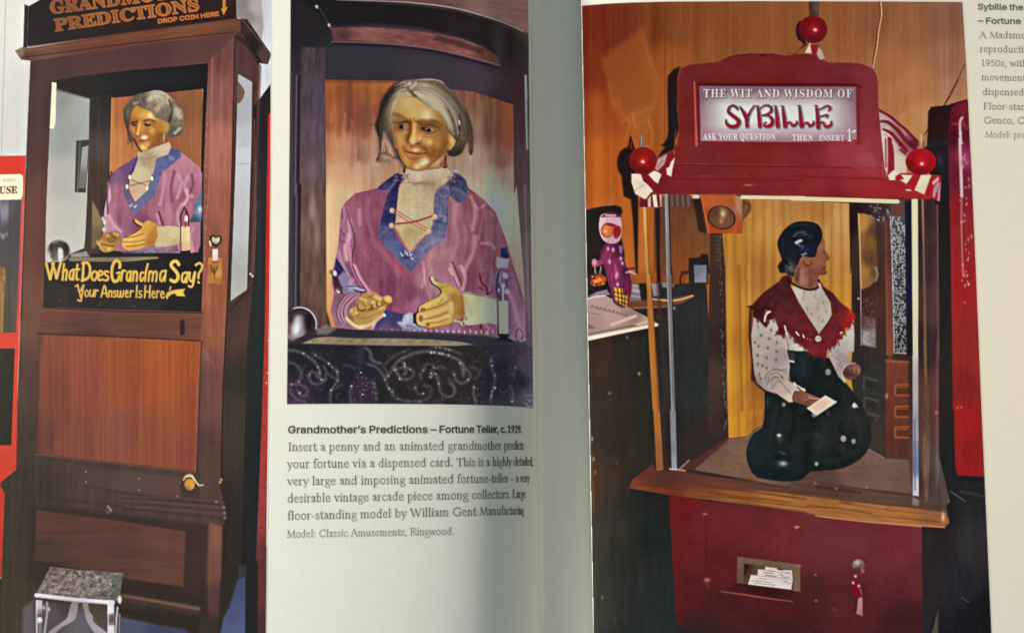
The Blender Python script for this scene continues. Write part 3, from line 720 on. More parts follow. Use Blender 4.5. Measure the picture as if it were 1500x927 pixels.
# header lettering
hl = item('header_lettering', 'printed orange outlined letters on the dark header board of the cabinet')
def signwrite(s, p0, p1, cap, col, idn):
    write('serif', s, p0, p1, cap, (36, 20, 16), grow=1.5, f=1.4, a=.8, clip='p0')
    write('serif', s, p0, p1, cap, col, grow=1.15, f=1.2, idn=idn, clip='p0', save='sgn')
    write('serif', s, p0, p1, cap, (122, 66, 34), grow=-.5, f=.9, a=.6, clip='p0')
H = Z(60, 0, 5.172)
oc = [(90, 30, (134, 80, 52)), (150, 22, (160, 98, 52)), (250, 14, (184, 114, 54)), (100, 8, (134, 78, 54))]
signwrite('PREDICTIONS', H(108, 236)[0], H(1205, 76)[0], 17.5, oc, hl)
write('serif', 'GRANDMOTHERS', (74, 20.5), (325, -12), 19, (40, 22, 18), grow=1.3, clip='p0')
signwrite('GRANDMOTHERS', (74, 20.5), (325, -12), 19, oc, hl)
write('sans', 'DROP COIN HERE', H(885, 178)[0], H(1352, 118)[0], 6.0, (196, 112, 52), grow=.55, f=1.1, idn=hl, clip='p0')
line(H(1388, -30, 1388, 60), 4, (206, 136, 62), idn=hl, clip='p0')
fill(H(1364, 64, 1416, 50, 1384, 118), (196, 124, 58), idn=hl, clip='p0')
line(H(1388, -30, 1388, 55), 1.2, (120, 68, 36), a=.6)

# window opening and what is inside
inn = item('cabinet_interior', 'printed dark inside of the cabinet window')
opening = np.vstack([A(272, 424, 400, 398, 700, 365, 1087, 330), A(1062, 900), B(1058, 560, 1052, 772), B(225, 748, 238, 330), A(250, 880)])
fill(opening, [(200, 115, (26, 24, 28)), (120, 120, (34, 30, 30)), (300, 200, (24, 20, 24)), (180, 420, (30, 26, 26)), (100, 440, (38, 34, 32))], idn=inn, save='open', clip='p0')
wl = item('interior_wall', 'printed pale wall seen through the cabinet glass')
fill(np.vstack([A(278, 432, 300, 465, 470, 515, 466, 740), B(450, 360, 440, 440, 250, 520, 236, 505, 240, 160), A(258, 660)]),
     [(90, 140, (138, 140, 142)), (120, 160, (158, 160, 162)), (85, 200, (150, 152, 154)), (90, 260, (174, 172, 172)), (90, 320, (188, 184, 178)), (115, 350, (192, 188, 182))], idn=wl, save='wl', clip='open', f=2)
fill(A(266, 428, 295, 432, 290, 640, 280, 672, 258, 670), (232, 222, 202), idn=wl, clip='open')
line(A(298, 468, 380, 490, 470, 512), 3, (60, 56, 56), a=.6, clip='open', f=3)
fill(np.vstack([A(398, 735, 466, 728), B(448, 150, 390, 148)]), (62, 54, 54), idn=inn, clip='open')
fill(np.vstack([A(430, 770, 462, 760), B(446, 125, 408, 130)]), [(125, 225, (150, 150, 152)), (122, 270, (110, 106, 104))], clip='open')
line(np.vstack([A(418, 745), B(404, 145)]), 2, (130, 124, 122), a=.6, clip='open')
# dark posts
fill(np.vstack([A(470, 505, 585, 495, 575, 900), B(540, 220, 520, 470, 440, 470, 455, 200)]), [(140, 160, (48, 40, 44)), (155, 150, (42, 34, 34)), (150, 220, (74, 60, 58)), (140, 250, (66, 46, 38)), (138, 300, (64, 48, 40)), (132, 350, (70, 54, 46))], idn=inn, save='ip', clip='open')
grain('ip', 4, 60, 9, 41)
fill(B(482, 190, 510, 240, 545, 330, 520, 400, 495, 440, 478, 440), [(140, 320, (134, 112, 82)), (138, 345, (110, 92, 68))], clip='open', f=2)
# orange wood behind the figure
bp = item('back_panel', 'printed orange wood panel behind the small grandmother figure')
fill(np.vstack([A(582, 512, 800, 490, 1062, 464, 1052, 560, 1048, 905), B(1050, 100, 760, 120, 600, 60, 575, 30), A(572, 915)]),
     [(170, 150, (166, 98, 58)), (172, 220, (186, 116, 66)), (240, 150, (134, 84, 54)), (285, 150, (140, 88, 58)), (280, 210, (156, 96, 62)), (165, 250, (196, 122, 70)), (290, 250, (150, 96, 66))], idn=bp, save='bp', clip='open')
grain('bp', 3.5, 80, 11, 43); grain('bp', 14, 90, 8, 44)
line(A(586, 512, 576, 910), 2, (206, 138, 78), a=.6, clip='open')
line(A(1058, 466, 1046, 905), 1.8, (190, 130, 84), a=.6, clip='open')
fill(np.vstack([A(1066, 470, 1087, 332, 1078, 900), B(1058, 560, 1052, 720), B(1052, 300), A(1050, 905)]), (24, 18, 22), clip='open')

# the small grandmother
G, K = Z(140, 125, 7.13), Z(130, 250, 6.62)
gd = item('grandmother_dress', 'printed mauve dress of the small grandmother figure')
dress = np.vstack([G(165, 925, 240, 860, 340, 800, 440, 735), G(620, 690, 880, 690, 1000, 780, 1085, 850, 1115, 925), K(1098, 200, 1085, 420, 1085, 520, 1082, 720, 1060, 790, 980, 800, 330, 790, 290, 780, 100, 760, 150, 560, 140, 470, 165, 300, 185, 120, 215, 30)])
fill(dress, [(165, 252, (104, 70, 110)), (190, 240, (84, 64, 120)), (175, 290, (140, 86, 118)), (180, 320, (126, 76, 112)), (205, 330, (112, 62, 96)), (240, 320, (158, 96, 120)), (250, 260, (168, 110, 140)), (275, 250, (170, 112, 138)), (285, 280, (150, 92, 122)), (265, 310, (152, 92, 120)), (288, 345, (160, 108, 132)), (275, 355, (150, 100, 126)), (160, 330, (170, 126, 150)), (230, 365, (130, 106, 128))],
     idn=gd, save='dr', clip='open')
grain('dr', 5, 40, 12, 51); grain('dr', 12, 12, 6, 52)
q_ = REG['dr'][..., None] * (OWNER == gd)[..., None]
INK += q_ * ((INK.mean(-1, keepdims=True) - INK) * .12 + np.array([16, 7, 2], np.float32))
for p, w_, c in ((K(185, 130, 200, 260, 165, 340, 170, 430), 5, (200, 150, 172)), (K(195, 430, 240, 520, 310, 590), 3.5, (196, 146, 170)),
                 (K(215, 40, 180, 220, 185, 420), 1.6, (84, 50, 84)), (K(680, 400, 720, 520), 1.6, (80, 40, 70)), (K(660, 420, 690, 520), 2, (190, 140, 160)),
                 (K(740, 40, 720, 200, 690, 330), 5, (186, 128, 152)), (K(830, 10, 800, 160, 810, 300), 4, (140, 80, 108)), (K(870, 40, 900, 130, 860, 260), 4, (192, 140, 160)),
                 (K(960, 60, 930, 150, 1000, 250), 5, (190, 138, 158)), (K(1000, 40, 1010, 130, 980, 220), 3, (126, 70, 100)), (K(940, 190, 960, 260, 920, 330), 4, (206, 156, 172)), (K(900, 330, 860, 420, 870, 520), 5, (184, 132, 150)), (K(760, 330, 800, 430, 780, 520), 5, (176, 120, 140)), (K(1010, 560, 990, 640, 1010, 770), 4, (184, 138, 156))):
    line(p, w_, c, f=3.5, a=.85, sm=5, clip='dr')
fill(K(1098, 190, 1060, 250, 1020, 330, 1010, 420, 975, 500, 1085, 500, 1100, 460), [(288, 300, (110, 116, 140)), (293, 310, (126, 130, 150)), (284, 322, (80, 86, 112))], f=3, clip='open')
glow(*K(1080, 375)[0], 3, 5, (200, 205, 215), .8, clip='open')
for x, y in K(135, 465, 145, 570, 150, 500): oval(x, y, 2, 3, (220, 200, 205), f=2, a=.9, clip='open')
fill(K(330, 790, 480, 770, 640, 760, 850, 730, 880, 790, 600, 800, 330, 800), [(190, 366, (92, 90, 110)), (215, 364, (120, 116, 134)), (245, 365, (140, 110, 128)), (258, 365, (130, 90, 112))], f=3, clip='open', save='hem')
grain('hem', 3, 3, 26, 55)
# blue collar
gc = item('grandmother_collar', 'printed blue collar of the small grandmother figure')
fill(np.vstack([G(430, 735, 400, 830, 360, 930), K(400, 40, 330, 200, 380, 330, 430, 440, 470, 410, 640, 240, 720, 0), G(740, 880, 900, 740, 880, 680, 780, 650, 640, 750, 560, 900)]), [(190, 245, (70, 58, 104)), (180, 285, (108, 92, 132)), (200, 305, (110, 104, 148)), (235, 240, (98, 104, 158)), (250, 225, (88, 92, 142)), (225, 270, (104, 112, 156)), (215, 290, (106, 108, 148))], idn=gc, save='gcl', clip='open')
grain('gcl', 5, 5, 10, 57)
glow(*G(790, 760)[0], 6, 3, (150, 150, 180), .6, 40, clip='gcl')
# cream front
gf = item('grandmother_blouse', 'printed cream high collared blouse of the small grandmother figure')
fill(np.vstack([G(440, 700, 520, 690, 640, 640, 770, 590, 790, 640, 760, 720, 640, 760, 600, 925), K(610, 30, 590, 110, 560, 200, 450, 300, 390, 190, 400, 60), G(400, 900, 440, 780)]),
     [(205, 222, (188, 170, 140)), (235, 215, (206, 184, 156)), (215, 232, (170, 150, 120)), (205, 255, (206, 188, 150)), (195, 280, (200, 168, 140)), (200, 290, (206, 176, 150))], idn=gf, save='gbl', clip='open')
grain('gbl', 3, 3, 9, 58)
line(G(450, 760, 540, 770, 640, 735), 2, (150, 126, 96), a=.6, clip='gbl', f=2)
for p in (K(400, 80, 500, 120, 610, 90), K(380, 150, 500, 125, 560, 150), K(385, 170, 430, 300)): line(p, 1.5, (150, 80, 70), a=.8, sm=4, clip='open')
for x, y in K(400, 65, 372, 155, 612, 75, 565, 170): oval(x, y, 2, 3.4, (232, 214, 196), clip='open')
for x, y in K(405, 335, 450, 345): line([(x - 2, y), (x, y + 2), (x + 2, y - 2)], 1, (210, 210, 225), a=.9)
# hair behind
gh = item('grandmother_hair', 'printed grey hair of the small grandmother figure')
fill(G(375, 600, 345, 560, 330, 480, 290, 320, 310, 220, 390, 110, 540, 70, 640, 50, 740, 80, 830, 160, 900, 240, 920, 330, 915, 480, 860, 530, 770, 540, 740, 500, 740, 420, 640, 340, 450, 220, 380, 300, 350, 460, 390, 560),
     [(187, 165, (88, 72, 60)), (195, 155, (84, 72, 60)), (205, 145, (76, 66, 58)), (228, 140, (150, 140, 124)), (235, 148, (160, 150, 132)), (225, 155, (120, 104, 86)), (240, 165, (104, 92, 78)), (246, 172, (92, 82, 72)), (258, 165, (150, 138, 118)), (262, 180, (110, 98, 84)), (255, 192, (84, 76, 68)), (265, 150, (104, 84, 66)), (188, 185, (60, 46, 40)), (188, 205, (80, 54, 40))], sm=3, idn=gh, save='gh', clip='open')
grain('gh', 3, 14, 12, 60, rot=35)
for p, c, w_ in ((G(560, 150, 640, 110, 760, 180), (190, 180, 158), 6), (G(600, 70, 700, 75, 780, 150), (170, 162, 148), 5), (G(640, 250, 700, 180, 690, 130), (170, 156, 130), 7), (G(830, 500, 880, 450), (205, 195, 180), 3), (G(850, 260, 880, 330), (168, 154, 132), 7), (G(400, 190, 440, 180), (150, 130, 100), 4), (G(770, 160, 800, 260, 770, 380), (34, 28, 26), 3), (G(300, 240, 310, 420, 345, 500), (54, 44, 38), 3.5)):
    line(p, w_, c, f=4, a=.7, sm=4, clip='gh')
# face
ga = item('grandmother_face', 'printed golden brown face of the small grandmother figure')
fill(G(385, 270, 430, 215, 480, 240, 560, 270, 620, 330, 720, 370, 770, 410, 760, 470, 730, 520, 720, 560, 640, 620, 560, 660, 480, 685, 430, 640, 400, 570, 372, 470, 368, 360),
     [(200, 160, (186, 136, 58)), (212, 168, (206, 158, 78)), (221, 169, (214, 176, 104)), (196, 180, (150, 96, 44)), (205, 188, (190, 136, 66)), (222, 186, (150, 100, 44)), (235, 185, (168, 122, 58)), (232, 200, (140, 92, 42)), (222, 196, (160, 108, 56)), (205, 205, (160, 106, 62)), (212, 214, (198, 146, 84)), (196, 200, (150, 96, 58)), (243, 185, (176, 136, 78)), (212, 180, (176, 122, 56)), (228, 212, (150, 100, 50))], sm=3, idn=ga, save='ga', clip='open')
for p, w_, c, al in ((G(370, 392, 430, 382), 3, (84, 48, 28), .7), (G(510, 375, 560, 358, 615, 378), 3, (100, 62, 32), .65), (G(388, 408, 400, 420, 416, 416), 2.6, (48, 24, 18), .85), (G(522, 408, 540, 420, 560, 416), 3, (48, 26, 18), .85), (G(378, 430, 425, 438), 2, (180, 128, 66), .6), (G(500, 440, 580, 440), 2.4, (186, 134, 70), .6), (G(465, 390, 450, 450, 435, 510), 3, (218, 166, 86), .8), (G(425, 420, 420, 500, 430, 530), 3, (126, 76, 42), .7), (G(440, 525, 475, 530), 2.4, (120, 70, 40), .7), (G(470, 575, 520, 575, 550, 560), 2.6, (120, 66, 48), .85), (G(400, 560, 440, 640, 480, 690), 3, (70, 40, 30), .75), (G(700, 500, 640, 600, 560, 650), 4, (130, 86, 46), .6)):
    line(p, w_, c, f=2.5, a=al, sm=4, clip='open')
for x, y, rx, ry, c, al in ((510, 545, 5, 3.4, (244, 218, 160), .95), (500, 650, 4.5, 3.5, (226, 186, 120), .9), (570, 310, 4, 4, (236, 206, 140), .85), (590, 470, 5, 6, (206, 158, 84), .8), (440, 505, 3, 3, (222, 172, 100), .8), (400, 470, 3, 6, (196, 142, 76), .7), (540, 610, 4, 4, (200, 150, 92), .7)):
    glow(*G(x, y)[0], rx, ry, c, al, clip='open')
line(G(735, 500, 735, 600), 1.6, (120, 90, 60), a=.7)
line(G(715, 510, 712, 590), 2.2, (200, 170, 120), a=.6, f=2)
# hands and cuff
gn = item('grandmother_hands', 'printed ochre hands of the small grandmother figure')
fill(K(70, 690, 110, 660, 150, 610, 230, 590, 290, 590, 310, 640, 290, 720, 230, 780, 140, 790, 100, 740), [(150, 350, (160, 116, 54)), (165, 345, (140, 100, 46)), (160, 362, (178, 136, 74)), (170, 358, (160, 118, 60)), (145, 358, (190, 146, 80))], sm=3, idn=gn, save='gn1', clip='open')
for p in (K(180, 640, 200, 690, 250, 680), K(230, 620, 260, 660), K(120, 690, 160, 720, 240, 730), K(100, 660, 130, 720)): line(p, 2, (104, 70, 34), a=.7, sm=3, f=2, clip='gn1')
for x, y in K(185, 630, 250, 610, 120, 690, 200, 760, 280, 620): glow(x, y, 3, 3, (214, 172, 100), .7, clip='gn1')
fill(K(440, 470, 470, 480, 530, 510, 570, 480, 620, 500, 680, 540, 670, 640, 660, 700, 560, 740, 440, 770, 380, 770, 330, 740, 325, 690, 350, 640, 440, 600, 510, 560, 510, 540, 460, 510),
     [(200, 325, (214, 168, 84)), (213, 335, (204, 156, 70)), (205, 350, (216, 170, 86)), (190, 352, (222, 178, 98)), (225, 345, (176, 124, 56)), (220, 355, (168, 116, 54)), (195, 362, (206, 156, 82))], sm=3, idn=gn, save='gn2', clip='open')
for p in (K(345, 650, 440, 640, 530, 610), K(335, 690, 440, 690, 540, 670), K(370, 735, 450, 730, 540, 710)): line(p, 1.6, (150, 98, 42), a=.7, sm=3, f=1.8, clip='gn2')
line(K(470, 530, 510, 550, 440, 605, 350, 645), 1.4, (70, 34, 44), a=.7, clip='open', sm=3)
line(K(440, 480, 450, 510, 510, 545), 2, (60, 26, 50), a=.8, clip='open', sm=3)
fill(K(660, 545, 780, 535, 890, 550, 890, 700, 780, 730, 670, 740, 640, 720, 670, 640), [(235, 345, (206, 184, 138)), (255, 340, (212, 196, 150)), (260, 355, (196, 172, 124))], f=2, idn=gf, save='cuf', clip='open')
grain('cuf', 3, 3, 8, 61)
# candle
cd = item('candle', 'printed white candle beside the small grandmother figure')
fill(K(895, 540, 980, 545, 985, 765, 900, 768), [(268, 345, (226, 196, 140)), (276, 345, (240, 216, 164)), (270, 362, (214, 180, 128))], idn=cd, clip='open')
line(K(890, 540, 895, 770), 1.4, (50, 34, 40), a=.8)
for p in (K(900, 530, 890, 450, 930, 350), K(965, 530, 970, 450, 940, 370)): line(p, 2, (50, 44, 64), sm=4, a=.8, clip='open')
line(K(935, 545, 945, 460, 940, 380), 1.6, (52, 44, 66), a=.8, sm=3)
oval(*K(945, 465)[0], 2, 4.5, (226, 222, 235), f=2)
fill(K(890, 780, 985, 775, 990, 830, 880, 830), (24, 20, 24), f=2, clip='open')
# ledge, ball, sign
ld = item('table_ledge', 'printed pale edge of the table in the cabinet')
fill(B(360, 490, 600, 487, 825, 484, 830, 496, 660, 512, 360, 515), [(110, 378, (132, 120, 100)), (160, 378, (124, 108, 82)), (220, 377, (140, 128, 96))], idn=ld, save='ldg', f=2, clip='open')
fill(B(370, 470, 450, 455, 470, 485, 370, 490), (146, 142, 134), f=3, clip='open')
sl_ = item('slogan_board', 'printed black board with yellow slogan in the cabinet')
fill(B(236, 515, 360, 508, 660, 512, 840, 495, 1056, 490, 1052, 772, 224, 748), [(90, 400, (34, 28, 28)), (180, 400, (36, 30, 30)), (270, 390, (30, 28, 26)), (100, 440, (46, 34, 32)), (200, 440, (50, 38, 38)), (280, 445, (34, 34, 28))], idn=sl_, save='slb', f=2, clip='open')
grain('slb', 14, 14, 5, 63)
line(B(225, 752, 640, 772, 1055, 778), 2, (44, 30, 28), a=.8, clip='p0')
line(B(222, 760, 640, 782, 1055, 788), 2, (104, 66, 52), a=.6, clip='p0', f=2)
for x, y in B(310, 715, 790, 690, 850, 700, 520, 735, 700, 745): oval(x, y, .8, .8, (120, 110, 100), a=.7)
line(B(800, 640, 850, 690, 900, 660), 1, (80, 72, 68), a=.4, sm=4)
line(B(860, 520, 840, 560, 880, 600), 1, (74, 68, 64), a=.5, sm=4)
cb = item('crystal_ball', 'printed silver crystal ball at the cabinet window corner')
oval(*B(306, 455)[0], 17, 16.4, [(86, 358, (66, 56, 56)), (78, 370, (96, 92, 92)), (96, 366, (52, 44, 44)), (88, 378, (120, 116, 112)), (76, 362, (60, 56, 56))], idn=cb, save='cb', clip='open')
oval(*B(306, 455)[0], 17, 16.4, (0, 0, 0), a=0)
t_ = np.linspace(0, 6.283, 40)
line(np.column_stack([B(306, 455)[0][0] + 16 * np.cos(t_), B(306, 455)[0][1] + 15.4 * np.sin(t_)]), 1.6, (176, 170, 166), a=.7, clip='cb')
fill(B(305, 440, 330, 450, 326, 500, 306, 505), (206, 212, 208), f=3, clip='cb', sm=3)
glow(*B(268, 440)[0], 2.5, 8, (40, 36, 38), .9, clip='cb'); glow(*B(345, 440)[0], 4, 9, (40, 32, 32), .9, clip='cb')
glow(*B(255, 480)[0], 3, 8, (200, 200, 198), .8, clip='open'); glow(*B(290, 410)[0], 5, 2, (130, 122, 120), .8, clip='cb')
# slogan lettering (hand painted)
slt = item('slogan_lettering', 'printed yellow hand lettering reading What Does Grandma Say, Your Answer Is Here')
YEL = [(70, 400, (208, 170, 86)), (130, 405, (214, 174, 82)), (200, 395, (220, 178, 80)), (270, 400, (226, 188, 92)), (120, 430, (200, 162, 80)), (220, 430, (206, 168, 82))]
S6 = Z(60, 370, 6.0)
def brush(w_, *strokes):
    for s in strokes:
        p = S6(*s)
        line(p + (.7, 1.0), w_ + .6, (20, 14, 12), f=1.5, a=.55, sm=5 if len(p) > 2 else 0, clip='p0')
    for s in strokes:
        p = S6(*s); line(p, w_, YEL, f=1.3, sm=5 if len(p) > 2 else 0, idn=slt, clip='p0')
bw = 4.0
brush(bw, (46, 92, 60, 150, 82, 232), (82, 232, 112, 92), (100, 96, 122, 160, 138, 225), (138, 225, 175, 85))                      # W
brush(3.3, (203, 100, 190, 240), (194, 175, 215, 150, 228, 165, 220, 240))                                              # h
brush(3.3, (285, 150, 258, 170, 252, 220, 268, 235, 284, 200), (290, 150, 284, 238))                                      # a
brush(3.3, (322, 105, 312, 225, 330, 235), (305, 148, 338, 146))                                                        # t
brush(bw, (376, 88, 366, 245), (366, 95, 410, 90, 432, 140, 420, 215, 362, 246))                                           # D
brush(3.3, (470, 165, 448, 190, 452, 235, 475, 240, 492, 205, 488, 170, 470, 165))                                       # o
brush(3.3, (508, 205, 540, 190, 535, 165, 515, 165, 504, 205, 512, 240, 542, 235))                                       # e
brush(3.3, (592, 170, 565, 165, 562, 190, 590, 212, 585, 240, 555, 242))                                                # s
brush(bw + .4, (692, 132, 694, 92, 662, 70, 632, 110, 622, 190, 640, 250, 672, 246, 688, 215, 690, 178)); brush(3, (668, 180, 700, 178))                 # G
brush(3.1, (716, 160, 706, 248), (710, 185, 728, 158, 745, 162))                                                        # r
brush(3.1, (785, 165, 760, 180, 755, 230, 770, 248, 785, 210), (792, 165, 786, 250))                                      # a
brush(3.1, (815, 165, 808, 250), (812, 185, 835, 165, 845, 185, 840, 250))                                               # n
brush(3.1, (905, 175, 880, 180, 872, 230, 885, 250, 903, 220), (940, 100, 922, 175, 915, 250))                             # d
brush(3.1, (955, 165, 945, 250), (950, 185, 972, 165, 985, 185, 978, 250), (985, 185, 1008, 165, 1020, 185, 1012, 252))       # m
brush(3.1, (1085, 160, 1055, 175, 1048, 235, 1065, 250, 1084, 210), (1098, 158, 1088, 250))                                # a
brush(bw + 1, (1212, 105, 1190, 76, 1155, 85, 1148, 120, 1195, 175, 1205, 225, 1175, 255, 1142, 240))                             # S
brush(3.3, (1275, 175, 1245, 190, 1240, 245, 1258, 258, 1276, 220), (1290, 175, 1278, 262))                                # a
brush(3.3, (1308, 175, 1306, 235, 1330, 250, 1350, 180), (1355, 172, 1340, 265, 1325, 300, 1300, 295))                       # y
brush(3.3, (1362, 110, 1390, 92, 1418, 112, 1410, 150, 1388, 185, 1384, 225), (1384, 258, 1388, 264))                        # ?
bw2 = 2.6
brush(bw2, (305, 298, 325, 285, 332, 330, 345, 340, 365, 300), (375, 285, 362, 370, 350, 425, 325, 415), (338, 340, 350, 395))         # Y
brush(2.3, (402, 330, 388, 350, 392, 382, 410, 382, 420, 350, 402, 330))
brush(2.3, (435, 330, 430, 375, 445, 385, 460, 360), (466, 328, 460, 386))
brush(2.3, (480, 328, 474, 386), (478, 350, 492, 330, 503, 334))
brush(bw2, (530, 388, 560, 290, 582, 388), (540, 360, 574, 358))
brush(2.3, (600, 335, 596, 388), (600, 352, 616, 335, 624, 350, 620, 388))
brush(2.3, (660, 340, 642, 340, 642, 356, 660, 370, 654, 388, 636, 386))
brush(2.3, (675, 336, 674, 380, 690, 388, 700, 345), (702, 338, 702, 384, 718, 386, 728, 336))
brush(2.3, (745, 362, 765, 355, 760, 335, 748, 340, 742, 370, 752, 390, 768, 384))
brush(2.3, (790, 334, 785, 390), (788, 352, 802, 335, 812, 340))
brush(bw2, (845, 290, 838, 392))
brush(2.3, (884, 338, 865, 340, 866, 358, 884, 374, 878, 392, 858, 390))
brush(bw2, (918, 292, 912, 396), (960, 290, 954, 396), (914, 345, 958, 343))
brush(2.3, (980, 366, 998, 360, 994, 340, 982, 344, 976, 374, 986, 396, 1002, 390))
brush(2.3, (1020, 338, 1016, 396), (1018, 356, 1032, 338, 1042, 344))
brush(2.3, (1056, 370, 1080, 362, 1074, 342, 1060, 346, 1054, 378, 1064, 398, 1084, 390))
fill(S6(1095, 380, 1110, 350, 1140, 335, 1190, 325, 1270, 318, 1250, 345, 1268, 385, 1190, 380, 1185, 360, 1150, 365, 1125, 385, 1105, 415), YEL, idn=slt, clip='p0')
brush(2, (1140, 300, 1132, 330))
# coin plate
cp = item('coin_plate', 'printed brass coin plate with a heart shaped knob on the cabinet')
fill(B(1088, 488, 1160, 490, 1156, 628, 1084, 622), [(305, 385, (190, 128, 62)), (318, 400, (206, 150, 70)), (322, 412, (170, 112, 56)), (312, 395, (160, 104, 50))], idn=cp, save='cp', clip='p0')
line(B(1100, 530, 1118, 575, 1135, 535), 1.8, (70, 44, 30), a=.8, sm=3, clip='cp'); line(B(1118, 540, 1120, 600), 1.6, (90, 56, 34), a=.7)
fill(B(1098, 385, 1112, 374, 1128, 384, 1145, 374, 1155, 390, 1150, 412, 1128, 430, 1105, 412), (64, 40, 34), sm=2, idn=cp, grow=1, clip='p0')
fill(B(1106, 388, 1115, 380, 1128, 390, 1142, 380, 1148, 392, 1143, 408, 1128, 420, 1110, 408), [(312, 350, (206, 180, 140)), (318, 352, (230, 206, 170)), (316, 357, (160, 130, 96))], sm=2, clip='p0')
line(B(1096, 405, 1100, 425), 2.5, (220, 180, 150), a=.8)
fill(B(1110, 445, 1138, 445, 1138, 508, 1110, 506), [(313, 368, (240, 226, 206)), (316, 378, (234, 206, 190))], clip='p0', idn=cp)
line(B(1112, 512, 1138, 510), 3, (170, 60, 40), a=.8, f=2)
# panels and rails below
fill(np.vstack([B(215, 775, 1055, 790, 1048, 910), C(1040, 70, 205, 38)]), [(70, 465, (82, 50, 40)), (180, 468, (84, 52, 42)), (280, 475, (92, 58, 48)), (120, 485, (70, 44, 40))], f=4, a=.85, save='rail', clip='p0')
grain('rail', 50, 4, 6, 71)
fill(B(942, 820, 962, 815, 964, 880, 950, 895, 940, 880), (40, 28, 26), sm=3, f=2, clip='p0')
line(B(1010, 860, 1045, 850), 2, (60, 40, 36), a=.6)
dp = item('door_panel', 'printed reddish brown lower door panel of the cabinet')
line(C(200, 30, 620, 48, 1045, 70), 3, (50, 32, 28), a=.85, clip='p0')
fill(C(208, 38, 640, 52, 1042, 72, 1030, 400, 1018, 748, 600, 700, 188, 656, 196, 350),
     [(70, 500, (124, 66, 50)), (110, 510, (134, 72, 50)), (180, 510, (142, 76, 46)), (240, 510, (160, 82, 40)), (285, 520, (158, 80, 44)), (240, 560, (158, 78, 42)), (285, 600, (142, 74, 50)), (190, 560, (144, 72, 48)), (120, 560, (132, 68, 52)), (75, 570, (112, 62, 50)), (60, 640, (96, 58, 50)), (110, 650, (118, 68, 54)), (180, 640, (124, 70, 58)), (220, 660, (130, 72, 50)), (280, 670, (128, 68, 56)), (62, 500, (100, 60, 48))], idn=dp, save='dp', clip='p0')
grain('dp', 2.6, 120, 8, 73, add=(1.2, 1, .8)); grain('dp', 11, 160, 7, 74, add=(1.2, 1, .8))
line(C(208, 40, 190, 656), 3, (60, 42, 36), a=.6, f=3, clip='p0')
line(C(1044, 72, 1020, 750), 2.4, (176, 100, 66), a=.5, clip='p0')
line(C(1052, 72, 1028, 750), 3, (54, 36, 34), a=.7, f=2.5, clip='p0')
line(C(188, 660, 600, 706, 1018, 754), 2.5, (96, 60, 46), a=.8, clip='p0', f=2)
# drawer rail
fill(C(440, 730, 700, 752, 960, 780, 940, 880, 700, 862, 446, 820), [(130, 700, (60, 54, 50)), (200, 710, (70, 58, 54)), (255, 716, (76, 58, 52))], f=5, a=.8, clip='p0')
line(C(440, 825, 700, 868, 960, 905, 1140, 915), 3, (44, 38, 36), a=.5, f=3, clip='p0')
for x, y in C(448, 752, 448, 806, 726, 788, 726, 848, 943, 808, 926, 880): oval(x, y, 1.1, 1.1, (136, 122, 104), f=1.6, clip='p0')
for x, y in C(1155, 792, 1150, 806): oval(x, y, 1.7, 2.0, (150, 136, 70), f=2, clip='p0', idn=cab)
lt = item('brass_latch', 'printed brass latch with a curled lever on the cabinet')
oval(*C(985, 828)[0], 12.5, 17, (70, 56, 50), f=2, clip='p0', idn=lt)
oval(*C(990, 818)[0], 7.5, 8.5, [(276, 706, (210, 140, 58)), (280, 712, (222, 158, 76)), (276, 716, (160, 100, 46))], f=2, idn=lt, clip='p0')
line(C(958, 795, 972, 775, 1000, 772, 1020, 800, 1040, 822, 1060, 820), [2, 3.4, 3.6, 3, 2.6, 2], (206, 172, 118), sm=5, idn=lt, clip='p0')
line(C(975, 778, 1000, 776, 1015, 795), 1.2, (246, 226, 190), sm=4)
# middle mouldings
for k, c, w_ in ((0, (78, 62, 58), 3), (12, (40, 32, 32), 3), (26, (90, 70, 62), 3.2), (42, (38, 32, 30), 3), (58, (84, 66, 58), 3.5), (76, (36, 30, 28), 3)):
    line(D(640, 215 + k * .8, 900, 225 + k, 1140, 244 + k * 1.05, 1175, 248 + k * 1.1), w_, c, f=4, a=.42, sm=3, clip='p0')
line(D(60, 200, 350, 235, 640, 262), 3, (42, 38, 36), a=.5, f=3, clip='p0')
for x, y in D(1130, 243, 1168, 270, 1172, 300, 1175, 325): oval(x, y, 2, 1.6, (130, 120, 116), f=2, clip='p0', a=.7)
for x, y in D(565, 268, 575, 280, 562, 298, 580, 290): oval(x, y, 1.4, 2.2, (150, 132, 98), f=2, clip='p0', a=.8)
# lower box
lp = item('lower_panel', 'printed dark brown panel in the base of the cabinet')
fill(D(150, 250, 1090, 360, 1070, 780, 140, 660), (40, 34, 30), f=8, a=.75, clip='cab')
fill(D(192, 288, 580, 335, 968, 398, 958, 686, 640, 640, 178, 545), [(70, 760, (88, 58, 46)), (160, 775, (92, 58, 50)), (250, 790, (100, 64, 54)), (255, 845, (96, 62, 52)), (170, 820, (86, 58, 48)), (60, 810, (70, 54, 44))], idn=lp, save='lp', f=2.5, clip='p0')
grain('lp', 60, 5, 6, 81)
fill(np.vstack([D(1090, 345, 1160, 372, 1150, 930, 1080, 930)]), [(315, 775, (104, 70, 58)), (312, 830, (92, 64, 54)), (308, 880, (64, 48, 44)), (306, 920, (44, 38, 36))], f=4, save='lst', clip='p0')
grain('lst', 4, 50, 6, 82)
line(D(640, 732, 820, 762, 1035, 800), [4, 5, 6], (110, 78, 64), f=4, a=.8, sm=3, clip='p0')
line(D(640, 750, 820, 785, 1035, 825), 5, (60, 46, 40), f=4, a=.7, clip='p0')
fill(D(560, 790, 1040, 840, 1030, 930, 960, 900, 640, 830), (34, 33, 28), f=6, clip='p0')
